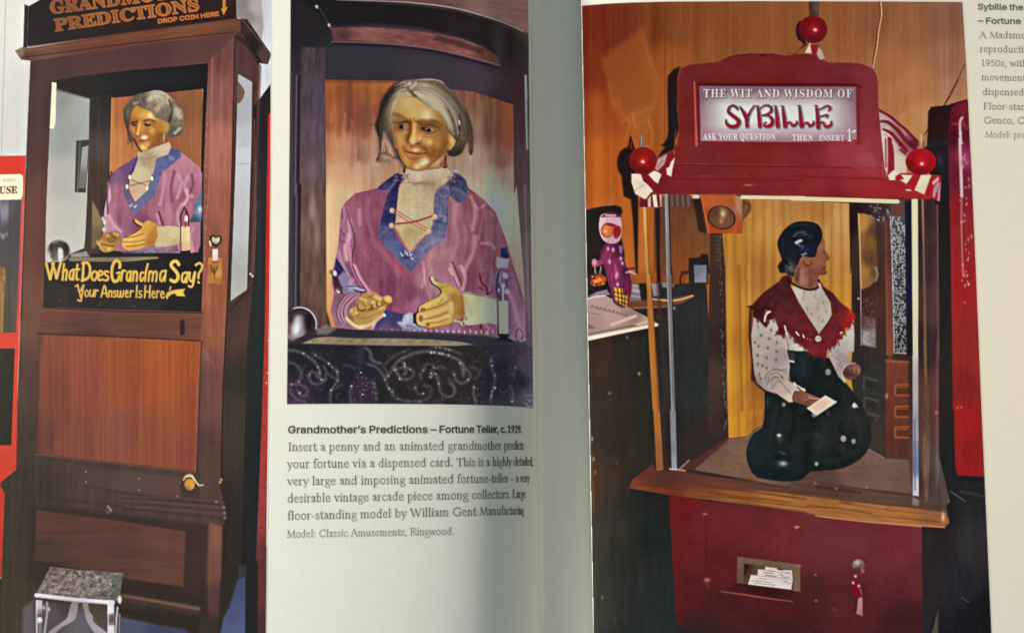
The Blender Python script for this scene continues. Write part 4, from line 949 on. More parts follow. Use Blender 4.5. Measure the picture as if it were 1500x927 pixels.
fill(D(630, 845, 760, 870, 850, 890, 960, 905, 990, 930, 620, 990), [(190, 915, (76, 80, 102)), (240, 925, (60, 66, 88))], f=3, idn=item('blue_carpet', 'printed blue carpet seen between the step stool and the base of the cabinet'), clip='p0', save='cp2')
fill([(320, 990), (323, 850), (345, 760), (362, 740), (361, 828), (352, 826), (340, 870), (327, 900), (322, 990)], (34, 34, 32), f=3, clip='p0')
fill(D(1250, 575, 1285, 570, 1280, 640, 1250, 640), (60, 62, 66), f=5, clip='p0', a=.7)
fill(np.vstack([D(1240, 650, 1285, 630, 1280, 930, 1150, 930, 1170, 840, 1200, 790)]), [(352, 860, (66, 74, 104)), (340, 900, (74, 82, 116)), (350, 925, (78, 90, 124))], f=3, idn=item('blue_carpet', 'printed strip of blue carpet to the right of the tall cabinet'), clip='p0')
fill([(360, 846), (378, 820), (376, 990), (360, 990)], (34, 35, 36), f=3, clip='p0')
# stool
st = item('step_stool', 'printed silver step stool with a patterned top in front of the cabinet')
T = Z(40, 815, 8.275)
fill([(34, 890), (50, 878), (56, 990), (30, 990)], (82, 82, 92), f=6, a=.8, clip='p0')
fill(T(110, 540, 1060, 600, 1050, 1100, 110, 1100), [(75, 900, (70, 68, 74)), (120, 910, (86, 86, 96)), (95, 890, (62, 58, 56)), (140, 890, (64, 60, 50))], f=3, a=.9, clip='p0')
fill(T(280, 120, 700, 170, 1160, 200, 1120, 500, 1040, 590, 600, 560, 95, 480), [(80, 835, (112, 98, 92)), (120, 838, (116, 108, 100)), (165, 845, (108, 102, 96)), (70, 865, (124, 110, 106)), (120, 862, (124, 110, 104)), (160, 868, (106, 98, 92))], idn=st, save='stt', clip='p0')
grain('stt', 6, 4.5, 44, 91, rot=10); grain('stt', 3, 3, 26, 92)
R_ = random.Random(4)
for i in range(70):
    x, y = R_.uniform(75, 162), R_.uniform(835, 870)
    a0 = R_.uniform(0, 6.28); r = R_.uniform(1.2, 3)
    tt = np.linspace(a0, a0 + R_.uniform(1.5, 4), 6)
    line(np.column_stack([x + r * np.cos(tt), y + r * .7 * np.sin(tt)]), .9, R_.choice([(188, 178, 170), (170, 156, 150), (64, 56, 54), (210, 200, 192)]), a=.7, clip='stt')
fill(T(1090, 230, 1160, 200, 1120, 480, 1045, 590, 1010, 520), (98, 98, 92), f=5, a=.7, clip='stt')
line(T(110, 470, 600, 525, 1035, 560), 5.8, [(60, 875, (222, 220, 224)), (110, 880, (204, 200, 206)), (160, 883, (230, 228, 232))], idn=st, f=1.6, clip='p0')
line(T(110, 490, 600, 545, 1035, 580), 1.6, (150, 146, 152), a=.7, clip='p0')
fill(T(540, 560, 615, 565, 600, 700, 560, 780, 430, 850, 340, 930, 280, 1000, 190, 1000, 300, 880, 470, 760, 500, 690), [(108, 890, (142, 134, 140)), (100, 905, (156, 150, 156)), (80, 920, (146, 140, 146))], sm=2, idn=st, clip='p0')
fill(T(668, 560, 735, 570, 750, 660, 795, 720, 800, 790, 900, 870, 1000, 960, 860, 960, 760, 850, 715, 760, 690, 660), [(125, 890, (138, 132, 138)), (135, 905, (150, 146, 152)), (148, 922, (158, 154, 162))], sm=2, idn=st, clip='p0')
line(T(240, 560, 240, 700, 200, 1000), 3, (160, 156, 164), f=2, idn=st, clip='p0')
line(T(1095, 620, 1080, 760, 1070, 1000), 3, (176, 174, 180), f=2, idn=st, clip='p0'); line(T(1120, 700, 1110, 1000), 2.5, (130, 128, 130), f=2, idn=st, clip='p0')
for x0_, x1_ in ((110, 180), (978, 1052)):
    fill(T(x0_, 525, x1_, 530, x1_ - 4, 1100, x0_ - 4, 1100), [(60, 885, (190, 188, 194)), (60, 900, (130, 126, 130)), (60, 915, (120, 112, 112)), (162, 895, (220, 218, 222)), (162, 910, (110, 104, 104)), (162, 922, (206, 204, 208))], idn=st, clip='p0')
    fill(T(x0_, 700, x1_, 690, x1_, 780, x0_, 790), (84, 76, 78), f=4, clip='p0', a=.8)
    line(T(x0_ + 4, 540, x0_ + 4, 1000), 2, (240, 240, 242), a=.6, f=2, clip='p0')
oval(*T(150, 770)[0], 3.8, 4.4, (206, 204, 200), f=2, clip='p0', idn=st); glow(*T(150, 760)[0], 2, 2, (245, 245, 240), .9)
fill(T(985, 840, 1055, 835, 1055, 1100, 985, 1100), (214, 212, 216), f=2, clip='p0', idn=st)
oval(*T(1120, 525)[0], 3, 6, (176, 174, 160), f=2, clip='p0', idn=st); glow(*T(1120, 520)[0], 2, 4, (250, 248, 220), .9)
for x, y in T(200, 620, 262, 640): glow(x, y, 2, 3, (190, 186, 192), .8)
REG['ghx'] = REG['gh'] * (OWNER == gh)
pop('ga', 5, .45, (5, 0, -2), ga); pop('dr', 5, .7, (4, 2, 0), gd); pop('gh', 4, .5, (16, 13, 8), gh); pop('gn1', 4, .5, (2, 0, -2), gn); pop('gn2', 4, .6, (6, 2, -2), gn); pop('gcl', 5, .4, (2, -2, -12), gc)
for i_ in range(46):
    x_, y_ = R_.uniform(395, 800), R_.uniform(80, 150)
    line(G(x_, y_, x_ + R_.uniform(-40, 60), y_ + 60, x_ + R_.uniform(-60, 110), y_ + R_.uniform(110, 190)), .7, R_.choice([(170, 158, 136), (84, 74, 64), (140, 126, 106)]), a=.35, sm=3, clip='ghx')
for i_ in range(12): line(G(330 + i_ * 4, 480, 335 + i_ * 5, 560, 322 + i_ * 6, 600 + R_.uniform(0, 60)), .8, (90, 64, 46), a=.45, sm=3, clip='open')
pop('dp', 12, .1, (6, 2, 0)); pop('stile', 6, .3, (6, 2, 0), cab)
warm = np.isin(OWNER, [cab, side]) & (REG['p0'] > .5)
INK[warm] = INK[warm] * 1.12 + np.array([9, 3, 1], np.float32)
grain('p0', 3, 3, 3.2, 99)
# ------------------------------------------------------------------ middle photograph: the grandmother close up
PHOTO[0] = 1
M1, M2 = Z(400, 0, 3.252), Z(400, 270, 3.252)
FC, HL, HR, BD, TS = Z(540, 105, 5.794), Z(480, 390, 8.425), Z(600, 390, 7.722), Z(415, 480, 4.0), Z(480, 240, 5.0)
FRAME1 = np.array([(425.5, -60), (774, -60), (774, 0), (776, 200), (778.5, 400), (780.6, 520), (781.2, 598.5), (765, 596.5), (735, 594.5), (690, 593.2), (640, 592.3), (520, 591.5), (420.2, 592.2), (421.5, 450), (424, 200), (425.5, 0)], float)
fr = item('cabinet_frame', 'printed dark wooden cabinet frame round the grandmother')
fill(FRAME1, [(450, 30, (26, 22, 26)), (435, 150, (40, 32, 44)), (500, 90, (36, 34, 40)), (600, 95, (44, 38, 48)), (690, 110, (52, 38, 50)), (740, 60, (24, 20, 22)), (765, 150, (48, 30, 34)), (768, 300, (60, 46, 52)), (772, 450, (70, 58, 66)), (770, 30, (60, 44, 40))], idn=fr, save='q0')
# top arches
arc = lambda *v: M1(*v)
fill(arc(-10, -60, 1300, -60, 1300, 200, 1195, 150, 1130, 115, 1000, 75, 850, 38, 650, 14, 480, 4, 300, -4, 0, -20), [(520, -10, (60, 44, 42)), (640, -6, (78, 58, 54)), (720, 15, (100, 78, 72)), (765, 25, (96, 70, 64))], f=3, save='arch', clip='q0')
grain('arch', 30, 4, 8, 101, rot=12)
line(arc(300, -2, 480, 4, 650, 12, 850, 36, 1000, 75, 1125, 118, 1190, 150), [1.5, 1.8, 2, 2, 2, 2, 1.5], (142, 124, 120), sm=4, a=.8, clip='q0')
line(arc(480, 12, 650, 22, 850, 48, 1000, 88, 1125, 130), 3, (62, 44, 44), sm=4, a=.6, clip='q0', f=4)
fill(arc(130, 0, 480, 12, 700, 30, 900, 60, 1080, 115, 1110, 180, 1090, 250, 900, 175, 700, 130, 480, 110, 260, 120, 200, 60), [(480, 20, (20, 17, 18)), (600, 22, (20, 16, 17)), (700, 40, (26, 20, 20))], f=5, clip='q0', a=.9)
fill(arc(270, 130, 450, 128, 620, 138, 780, 158, 900, 185, 1010, 225, 1075, 275, 1080, 310, 950, 272, 780, 232, 600, 208, 400, 195, 290, 195), [(490, 50, (70, 46, 48)), (540, 45, (106, 68, 66)), (590, 52, (96, 60, 58)), (630, 55, (96, 58, 54)), (680, 70, (104, 64, 58)), (710, 82, (70, 44, 40))], f=3, save='arch2', clip='q0')
grain('arch2', 14, 5, 12, 102, rot=14)
fill(arc(780, 168, 900, 195, 1000, 235, 1000, 260, 860, 215, 760, 190), (54, 32, 30), f=4, a=.7, clip='q0')
line(arc(280, 200, 420, 202, 600, 212, 780, 236, 950, 275, 1080, 312), 2.2, (140, 98, 90), sm=4, a=.6, clip='q0', f=2)
line(arc(290, 208, 420, 212, 600, 224, 780, 248, 950, 290, 1080, 325), 3, (22, 18, 22), sm=4, a=.8, clip='q0', f=2.5)
for x, y in arc(208, 32, 267, 120): oval(x, y, 2, 2.6, (170, 170, 176), f=2, rot=-30, clip='q0')
line(arc(222, 40, 262, 110), 1, (90, 88, 92), a=.5)
# upper inner board
fill(arc(135, 225, 420, 222, 700, 255, 950, 310, 1110, 370, 1145, 495, 1090, 480, 950, 435, 840, 420, 600, 385, 248, 378, 135, 380), [(460, 95, (40, 38, 46)), (540, 92, (40, 38, 44)), (640, 98, (48, 42, 50)), (700, 120, (56, 42, 52)), (745, 140, (46, 32, 38))], f=3, clip='q0')
glow(730, 70, 10, 50, (58, 52, 48), .45, clip='q0')
# left stile
fill(np.vstack([M1(135, 225, 250, 230, 248, 930), M2(255, 0, 258, 690, 125, 640, 130, 0), M1(125, 930)]), [(450, 80, (52, 44, 52)), (460, 150, (62, 52, 66)), (455, 200, (72, 58, 70)), (460, 250, (82, 66, 72)), (455, 290, (84, 62, 58)), (460, 330, (94, 72, 64)), (458, 400, (80, 58, 50)), (466, 440, (96, 68, 56)), (455, 450, (74, 54, 52))], f=2.5, save='lst1', clip='q0')
grain('lst1', 5, 26, 11, 104); grain('lst1', 3, 50, 6, 105)
glow(457, 310, 6, 14, (140, 118, 108), .5, clip='lst1'); glow(464, 345, 4, 20, (120, 96, 84), .5, clip='lst1')
line(np.vstack([M1(122, 355, 118, 930), M2(130, 0, 122, 610)]), 2.5, (26, 20, 26), a=.8, clip='q0')
line(np.vstack([M1(112, 360, 105, 930), M2(112, 0, 106, 580)]), 2.2, (130, 108, 116), a=.55, clip='q0', f=2)
line(np.vstack([M1(85, 350, 90, 930), M2(85, 0, 82, 580)]), 5, (76, 58, 66), a=.5, clip='q0', f=4)
# right stile
fill(np.vstack([M1(1143, 495, 1210, 480, 1225, 930), M2(1230, 0, 1240, 800, 1205, 800, 1195, 500, 1170, 300, 1160, 0), M1(1150, 930)]), [(758, 170, (52, 34, 38)), (762, 250, (62, 48, 50)), (764, 300, (72, 58, 58)), (768, 380, (82, 68, 70)), (772, 450, (84, 70, 78)), (775, 500, (70, 58, 68))], f=2.5, save='rst1', clip='q0')
grain('rst1', 4, 40, 8, 106)
line(np.vstack([M1(1203, 362, 1212, 708)]), 3.2, (170, 168, 164), clip='q0', f=1.6)
line(np.vstack([M1(1208, 480, 1222, 930), M2(1222, 0, 1232, 700)]), 1.6, (40, 36, 44), a=.7, clip='q0')
line(M2(1200, 0, 1208, 300, 1220, 700), 2, (120, 104, 108), a=.4, clip='q0')

# wooden back panel
bp2 = item('back_panel', 'printed orange to beige streaky wood panel behind the grandmother')
panel = np.vstack([M1(248, 380, 600, 386, 840, 425, 950, 436, 1090, 480, 1145, 500, 1148, 930), M2(1160, 0, 1190, 400, 1200, 560, 1100, 700, 280, 690, 255, 600, 252, 0)])
fill(panel, [(480, 125, (158, 74, 30)), (500, 130, (140, 62, 28)), (530, 125, (150, 76, 32)), (570, 125, (172, 92, 34)), (555, 150, (140, 66, 36)), (485, 170, (166, 80, 44)), (510, 170, (140, 66, 40)), (540, 170, (128, 64, 40)), (482, 215, (196, 118, 72)), (510, 220, (186, 116, 84)), (530, 230, (150, 100, 76)), (500, 250, (198, 140, 100)), (540, 250, (180, 130, 98)), (482, 290, (216, 172, 120)), (500, 290, (206, 166, 116)), (482, 360, (214, 172, 116)), (482, 440, (204, 138, 74)), (482, 470, (206, 124, 56)),
             (690, 145, (112, 64, 44)), (715, 150, (116, 70, 44)), (740, 160, (122, 62, 32)), (695, 190, (124, 88, 72)), (720, 190, (110, 62, 44)), (745, 200, (120, 58, 34)), (700, 230, (150, 120, 100)), (735, 235, (120, 78, 60)), (715, 260, (158, 130, 106)), (745, 260, (140, 110, 92)), (700, 280, (170, 146, 118)), (730, 300, (178, 158, 130)), (750, 330, (160, 140, 118)), (755, 380, (140, 122, 104)), (760, 430, (120, 100, 92))], idn=bp2, save='bp2', clip='q0', f=1.6)
grain('bp2', 5, 130, 15, 111, add=(1.1, 1, .9)); grain('bp2', 16, 90, 13, 112, add=(1.2, 1, .8)); grain('bp2', 3, 30, 5, 113)
for x, y0_, y1_, c, w_ in ((512, 118, 190, (96, 44, 26), 9), (536, 120, 200, (104, 52, 36), 7), (497, 130, 200, (120, 56, 32), 5), (550, 190, 240, (214, 160, 124), 6), (525, 240, 290, (220, 176, 132), 9), (548, 120, 150, (184, 104, 40), 8), (705, 150, 240, (150, 106, 84), 6), (730, 150, 220, (96, 54, 38), 6), (742, 150, 240, (136, 66, 34), 5), (716, 270, 330, (196, 172, 140), 8), (742, 270, 350, (176, 150, 120), 5), (752, 300, 420, (112, 94, 82), 4)):
    line([(x, y0_), (x - 1, (y0_ + y1_) / 2), (x - 1, y1_)], w_, c, f=7, a=.45, clip='bp2')
fill(M1(248, 380, 600, 386, 600, 396, 248, 392), (90, 42, 24), f=3, a=.6, clip='bp2')
for i in range(22):
    x = 484 + (i * 37) % 76; y = 165 + (i * 53) % 90
    line([(x, y), (x + 1, y + 14)], 3, (214, 160, 120), f=4, a=.25, clip='bp2')

# dress
gd2 = item('grandmother_dress', 'printed mauve satin dress of the grandmother with blue patches')
dress = np.vstack([TS(350, 180, 200, 215, 130, 280, 100, 330, 90, 450, 75, 600, 50, 730, 30, 800, 40, 900), M2(280, 440, 290, 520, 275, 600, 295, 680, 340, 690, 480, 690, 700, 700, 1000, 715, 1180, 750, 1205, 740, 1200, 560, 1165, 450, 1130, 330, 1105, 250, 1060, 130, 1000, 70, 930, 15), TS(1020, 170, 900, 120, 850, 160, 480, 160)])
fill(dress, [(515, 300, (140, 82, 96)), (540, 290, (120, 62, 84)), (560, 300, (118, 60, 82)), (550, 340, (112, 58, 80)), (510, 340, (142, 92, 110)), (500, 370, (150, 96, 116)), (497, 400, (92, 74, 108)), (530, 370, (128, 68, 90)), (550, 390, (116, 60, 82)), (590, 390, (128, 66, 90)), (570, 420, (104, 52, 74)), (600, 430, (112, 58, 80)), (560, 440, (110, 54, 76)), (610, 450, (134, 84, 108)), (545, 440, (140, 86, 104)),
             (660, 310, (136, 92, 104)), (690, 300, (112, 66, 76)), (680, 340, (124, 78, 90)), (640, 370, (150, 104, 112)), (660, 390, (138, 90, 100)), (700, 380, (106, 62, 76)), (720, 330, (104, 66, 76)), (725, 380, (98, 58, 72)), (735, 410, (92, 74, 92)), (700, 410, (102, 56, 72)), (650, 420, (146, 102, 112)), (625, 410, (146, 100, 112)), (750, 440, (98, 72, 90)), (760, 480, (108, 82, 100)), (740, 460, (110, 84, 104)), (700, 485, (110, 66, 84)), (660, 485, (130, 90, 108)), (500, 440, (118, 80, 96)), (500, 470, (140, 98, 114)), (540, 478, (140, 96, 112))], idn=gd2, save='dr2', clip='q0', f=1.5)
grain('dr2', 6, 60, 9, 121); grain('dr2', 22, 22, 6, 122); grain('dr2', 2.5, 5, 4, 123)
F_ = lambda p, w_, c, a=.6, f=4: line(p, w_, c, f=f, a=min(.95, a * (1.3 if sum(c) > 250 else .7)), sm=5, clip='dr2')
F_(TS(160, 420, 165, 520, 130, 600, 140, 700), 5, (186, 140, 158)); F_(TS(150, 520, 160, 640, 200, 790, 260, 890), 4.5, (182, 124, 146))
F_(TS(160, 410, 200, 560, 180, 680, 200, 790, 280, 920), 2, (70, 36, 56), .8, 2); F_(TS(140, 330, 160, 430, 175, 520), 1.6, (96, 56, 74), .6, 2)
F_(TS(110, 300, 125, 380, 100, 450), 3, (160, 110, 130), .6); F_(TS(230, 340, 235, 440), 6, (160, 104, 122), .6); F_(TS(300, 250, 290, 380, 330, 520), 6, (136, 78, 98), .5)
F_(TS(90, 370, 110, 390), 2, (90, 60, 80), .7); F_(TS(85, 480, 120, 520), 2, (110, 76, 96), .6); F_(TS(75, 560, 130, 575), 2, (110, 76, 96), .5)
F_(TS(80, 640, 110, 740, 160, 830), 5, (170, 126, 150), .5); F_(HL(330, 0, 400, 160, 500, 300), 6, (178, 120, 140), .7); F_(HL(310, 0, 370, 140, 480, 300), 2, (64, 36, 60), .85, 2)
F_(TS(480, 640, 560, 740, 620, 800), 5, (146, 78, 104), .35, 8); F_(TS(330, 560, 420, 660, 520, 790), 8, (146, 84, 106), .45, 9)
F_(TS(1050, 240, 1080, 350, 1060, 480), 5, (148, 100, 108), .5); F_(TS(1080, 300, 1100, 330, 1150, 300), 3, (150, 106, 112), .6); F_(TS(1100, 270, 1120, 380, 1090, 520, 1050, 650), 4, (84, 44, 58), .55)
F_(TS(1030, 190, 1150, 250, 1230, 330, 1290, 460, 1320, 620), 3, (70, 48, 56), .6, 3); F_(TS(950, 300, 930, 420, 950, 560, 900, 700), 7, (152, 104, 112), .45, 6)
F_(TS(900, 300, 890, 480, 880, 600), 4, (104, 66, 80), .5); F_(TS(1010, 260, 1000, 400, 1040, 520, 1010, 700), 5, (104, 58, 72), .5); F_(TS(1080, 540, 1060, 660, 1000, 780), 7, (158, 108, 116), .5, 6)
F_(TS(1150, 420, 1130, 560, 1180, 640, 1150, 760), 5, (92, 50, 64), .5); F_(TS(1130, 580, 1200, 590, 1220, 620), 4, (142, 96, 100), .5); F_(TS(700, 720, 710, 820, 690, 900), 4, (170, 120, 132), .5)
F_(TS(760, 650, 740, 720, 760, 800), 6, (164, 120, 126), .5, 6); F_(TS(900, 740, 960, 880), 3, (170, 124, 136), .6); F_(TS(915, 720, 990, 900), 2.4, (80, 44, 58), .7, 2.5)
F_(HR(450, 30, 500, 130, 550, 260), 3.5, (176, 132, 146), .7); F_(HR(490, 110, 550, 260), 1.8, (66, 30, 50), .8, 2); F_(HR(580, 0, 630, 130, 600, 260), 5, (170, 122, 138), .55); F_(HR(690, 0, 660, 120, 640, 260), 5, (104, 56, 76), .6)
F_(HR(160, 30, 185, 230, 240, 390), 2, (180, 130, 146), .6, 2.5); F_(HR(180, 230, 215, 340, 240, 390), 1.6, (90, 54, 72), .6, 2)
F_(HR(790, 90, 820, 190, 870, 250, 880, 320), 2.6, (52, 22, 44), .8, 2); F_(HR(870, 250, 860, 210), 2, (60, 28, 50), .7, 2); F_(HR(940, 220, 930, 290, 880, 310), 2, (60, 28, 50), .7, 2); F_(HR(780, 240, 830, 265), 4, (64, 32, 50), .6, 3)
F_(HR(1170, 20, 1220, 160, 1270, 360), 2, (70, 48, 66), .7, 2.5); F_(HR(1120, 130, 1190, 130, 1210, 160), 2, (74, 52, 66), .6, 2); F_(HR(1130, 300, 1200, 520, 1260, 760), 6, (132, 106, 122), .5, 6); F_(HR(1150, 400, 1130, 600, 1150, 740), 5, (88, 66, 86), .5, 6)
F_(HR(1215, 720, 1200, 800, 1240, 850, 1275, 820, 1275, 750, 1240, 705, 1215, 720), 1.6, (58, 30, 50), .8, 2); F_(HR(1240, 870, 1310, 835), 3, (176, 158, 166), .6, 3)
F_(HR(800, 660, 830, 740, 880, 810, 960, 830), 2.4, (44, 22, 38), .85, 2); F_(HR(860, 650, 900, 720, 860, 780), 4, (140, 104, 126), .5)
# blue patches on the dress
fill(TS(1265, 620, 1310, 610, 1330, 680, 1310, 700, 1270, 690), (42, 46, 74), f=3, clip='q0'); fill(TS(1240, 680, 1330, 700, 1320, 760, 1250, 770, 1230, 740), (112, 112, 132), f=4, clip='q0', a=.9)
fill(TS(60, 690, 100, 740, 130, 790, 90, 830, 50, 790), (62, 52, 92), f=3, clip='q0'); fill(HL(130, 130, 200, 60, 260, 160, 370, 240, 460, 300, 380, 330, 200, 340, 130, 240), [(500, 412, (112, 104, 134)), (515, 422, (132, 124, 148)), (505, 425, (104, 98, 128)), (530, 425, (112, 106, 134))], f=4, clip='q0')
line(HL(230, 250, 340, 245, 450, 270), 1.4, (70, 60, 92), a=.7, sm=4); line(HL(330, 290, 400, 320, 470, 310), 2, (40, 34, 60), a=.8, sm=4); line(HL(340, 270, 450, 300), 3, (150, 146, 160), a=.7, f=2)
oval(*HL(300, 180)[0], 4, 3.6, (182, 124, 140), f=3, clip='q0'); line(HL(280, 190, 300, 165, 325, 190, 305, 205), 1, (110, 60, 80), a=.7, sm=3)
for x, y, c in ((85, 85, (206, 190, 176)), (135, 295, (220, 200, 196)), (45, 75, (96, 74, 40))): oval(*HL(x, y)[0], 3, 4, c, f=2, rot=-20, clip='q0')
fill(HL(60, 120, 120, 130, 180, 260, 180, 340, 90, 280, 60, 220), (62, 40, 58), f=4, a=.8, clip='q0')
# frilled cuff round the left hand
for k, c in enumerate(((104, 66, 88), (182, 138, 158), (92, 52, 76), (196, 152, 170), (84, 46, 70), (174, 128, 146))):
    r = 1 - k * .09
    line(HL(390 - 20 * k * .2, 330 + 10 * k, 250 + k * 14, 350 + k * 10, 150 + k * 16, 470 + k * 6, 120 + k * 20, 600, 170 + k * 16, 710 - k * 8), [3, 3.6, 4, 3.6, 3], c, f=3, a=.75, sm=4, clip='q0')
fill(HL(640, 640, 720, 530, 850, 570, 940, 590, 950, 780, 700, 790, 560, 790, 600, 680), [(560, 465, (58, 56, 92)), (575, 470, (52, 54, 92)), (590, 475, (70, 76, 110)), (565, 480, (74, 66, 96))], f=4, clip='q0')
fill(HL(940, 610, 1000, 570, 1060, 590, 1100, 720, 1200, 760, 1200, 800, 980, 800, 920, 760, 860, 690, 920, 680), [(595, 470, (150, 156, 178)), (605, 465, (140, 144, 168)), (600, 480, (112, 114, 138)), (615, 480, (120, 116, 140))], f=4, clip='q0', save='tat'); grain('tat', 3, 3, 24, 131)
fill(HL(560, 690, 620, 660, 560, 780, 540, 770), (172, 134, 156), f=3, a=.8, clip='q0')
for i in range(60):
    x = 525 + i * 4.1; y = 484 + (i * 7) % 4 + i * .03
    if x < 725: glow(x, y, 1.2, 2.4, ((196, 168, 186), (120, 80, 104), (206, 190, 200), (90, 70, 100))[i % 4], .7, clip='dr2')

q_ = REG['dr2'][..., None] * (OWNER == gd2)[..., None]
INK += q_ * ((INK.mean(-1, keepdims=True) - INK) * .05 + np.array([5, 1, 3], np.float32))
# blue collar and lapels
gc2 = item('grandmother_collar', 'printed slate blue collar and lapels of the grandmother')
fill(TS(490, 75, 530, 60, 570, 110, 525, 155, 500, 420, 480, 470, 520, 560, 590, 630, 640, 610, 720, 530, 770, 440, 780, 200, 850, 155, 880, 130, 930, 60, 960, 70, 1015, 120, 1030, 180, 1010, 260, 970, 290, 920, 260, 890, 220, 880, 440, 860, 560, 740, 640, 660, 730, 610, 795, 540, 730, 480, 660, 420, 600, 365, 535, 385, 430, 430, 250, 440, 200, 350, 190, 400, 140),
     [(575, 290, (44, 44, 82)), (570, 320, (44, 44, 84)), (578, 275, (40, 40, 74)), (560, 275, (66, 56, 92)), (555, 285, (100, 88, 120)), (565, 340, (86, 86, 122)), (580, 365, (96, 104, 142)), (590, 375, (88, 100, 140)), (600, 390, (88, 98, 126)), (620, 375, (110, 112, 138)), (640, 355, (132, 130, 150)), (645, 330, (94, 98, 122)), (650, 300, (104, 106, 128)), (645, 275, (94, 98, 122)), (650, 345, (110, 110, 132)), (675, 270, (70, 74, 98)), (670, 290, (78, 82, 106)), (668, 262, (58, 62, 84))], idn=gc2, save='gc2', clip='q0', f=1.5)
grain('gc2', 7, 9, 11, 133); grain('gc2', 3, 3, 5, 134)
for p, w_, c, a_ in ((TS(900, 230, 900, 170, 930, 80), 2, (46, 50, 68), .8), (TS(800, 210, 830, 170, 880, 180, 890, 220, 850, 240, 810, 215), 3, (116, 120, 140), .6), (TS(920, 180, 960, 190, 1000, 220), 3, (104, 108, 130), .6), (TS(890, 220, 880, 400), 2, (70, 72, 94), .6), (TS(790, 300, 830, 330, 800, 400), 5, (124, 126, 146), .5), (TS(830, 380, 860, 390, 850, 430), 5, (146, 146, 160), .6), (TS(800, 420, 870, 440), 4, (70, 74, 98), .7), (TS(380, 210, 420, 200, 410, 235, 380, 230), 2.5, (140, 116, 146), .7), (TS(440, 200, 500, 130), 4, (112, 100, 134), .6), (TS(700, 620, 780, 560, 850, 560), 5, (140, 138, 156), .6), (TS(380, 530, 440, 470), 4, (110, 108, 138), .6)):
    line(p, w_, c, f=3, a=a_, sm=4, clip='gc2')
R_ = random.Random(6)
for i in range(26): glow(*TS(R_.uniform(495, 575), R_.uniform(60, 135))[0], 2.0, 1.6, R_.choice([(186, 170, 148), (70, 58, 76), (140, 122, 116)]), .5, clip='q0')
# cream blouse
gb2 = item('grandmother_blouse', 'printed cream high necked blouse of the grandmother')
fill(np.vstack([TS(575, 40, 640, 45, 740, 40, 870, 20, 900, 60, 870, 130, 800, 180, 780, 240, 775, 380, 770, 440, 745, 500, 670, 590, 620, 640, 600, 640, 540, 560, 490, 470, 500, 400, 520, 180, 560, 120)]),
     [(610, 255, (184, 166, 138)), (640, 250, (178, 158, 132)), (660, 250, (168, 146, 124)), (600, 265, (172, 152, 122)), (630, 272, (150, 130, 106)), (610, 290, (180, 164, 126)), (600, 310, (186, 170, 130)), (625, 300, (174, 156, 120)), (635, 290, (164, 146, 116)), (610, 335, (176, 158, 116)), (600, 345, (166, 146, 100)), (610, 360, (176, 150, 112)), (585, 330, (186, 160, 124))], idn=gb2, save='gb2', clip='q0', f=1.5)
grain('gb2', 5, 50, 6, 136); grain('gb2', 4, 4, 7, 137)
line(TS(630, 150, 700, 140, 770, 150), 4, (126, 106, 82), f=4, a=.7, sm=4, clip='gb2'); line(TS(540, 130, 640, 140, 800, 160), 2, (140, 118, 92), f=3, a=.5, sm=3, clip='gb2')
glow(*TS(620, 490)[0], 12, 5, (150, 130, 90), .5, 10, clip='gb2')
for i in range(16): glow(*TS(R_.uniform(550, 600), R_.uniform(60, 140))[0], 1.6, 1.4, R_.choice([(200, 184, 156), (120, 102, 84)]), .5, clip='q0')
for i in range(22): glow(*TS(R_.uniform(875, 960), R_.uniform(45, 130))[0], 1.8, 1.5, R_.choice([(186, 172, 146), (100, 92, 94), (150, 132, 118)]), .5, clip='q0')
RED, RED2 = (140, 56, 50), (176, 104, 88)
lc = item('red_lacing', 'printed red criss cross lacing with cream buttons on the blouse')
for p, w_ in ((TS(500, 340, 600, 400, 740, 480), 1.8), (TS(495, 360, 620, 440, 720, 490), 1.8), (TS(490, 470, 550, 580, 590, 640), 2), (TS(740, 510, 670, 580, 610, 640), 2)): line(p, w_, RED2, sm=4, idn=lc, clip='q0')
line(TS(490, 440, 600, 430, 700, 405, 780, 375), 2.6, RED, sm=4, idn=lc, clip='q0')
line(TS(500, 480, 560, 590), 2, (150, 74, 84), a=.8); line(TS(720, 530, 650, 600), 3, (128, 70, 96), a=.7, f=2)
for x, y in TS(472, 342, 468, 452, 785, 388, 742, 495): oval(x, y, 3.6, 3.9, [(x - 1, y - 1, (208, 180, 152)), (x + 2, y + 2, (176, 140, 118))], f=2, idn=lc, clip='q0')
for x, y in TS(545, 665, 575, 650, 590, 670, 610, 660, 618, 690): line([(x - 2, y - 3), (x, y + 2), (x + 2, y)], 1.2, (206, 206, 222), a=.9, sm=2)
line(TS(560, 690, 600, 680), 3, (40, 44, 66), a=.6, f=2)

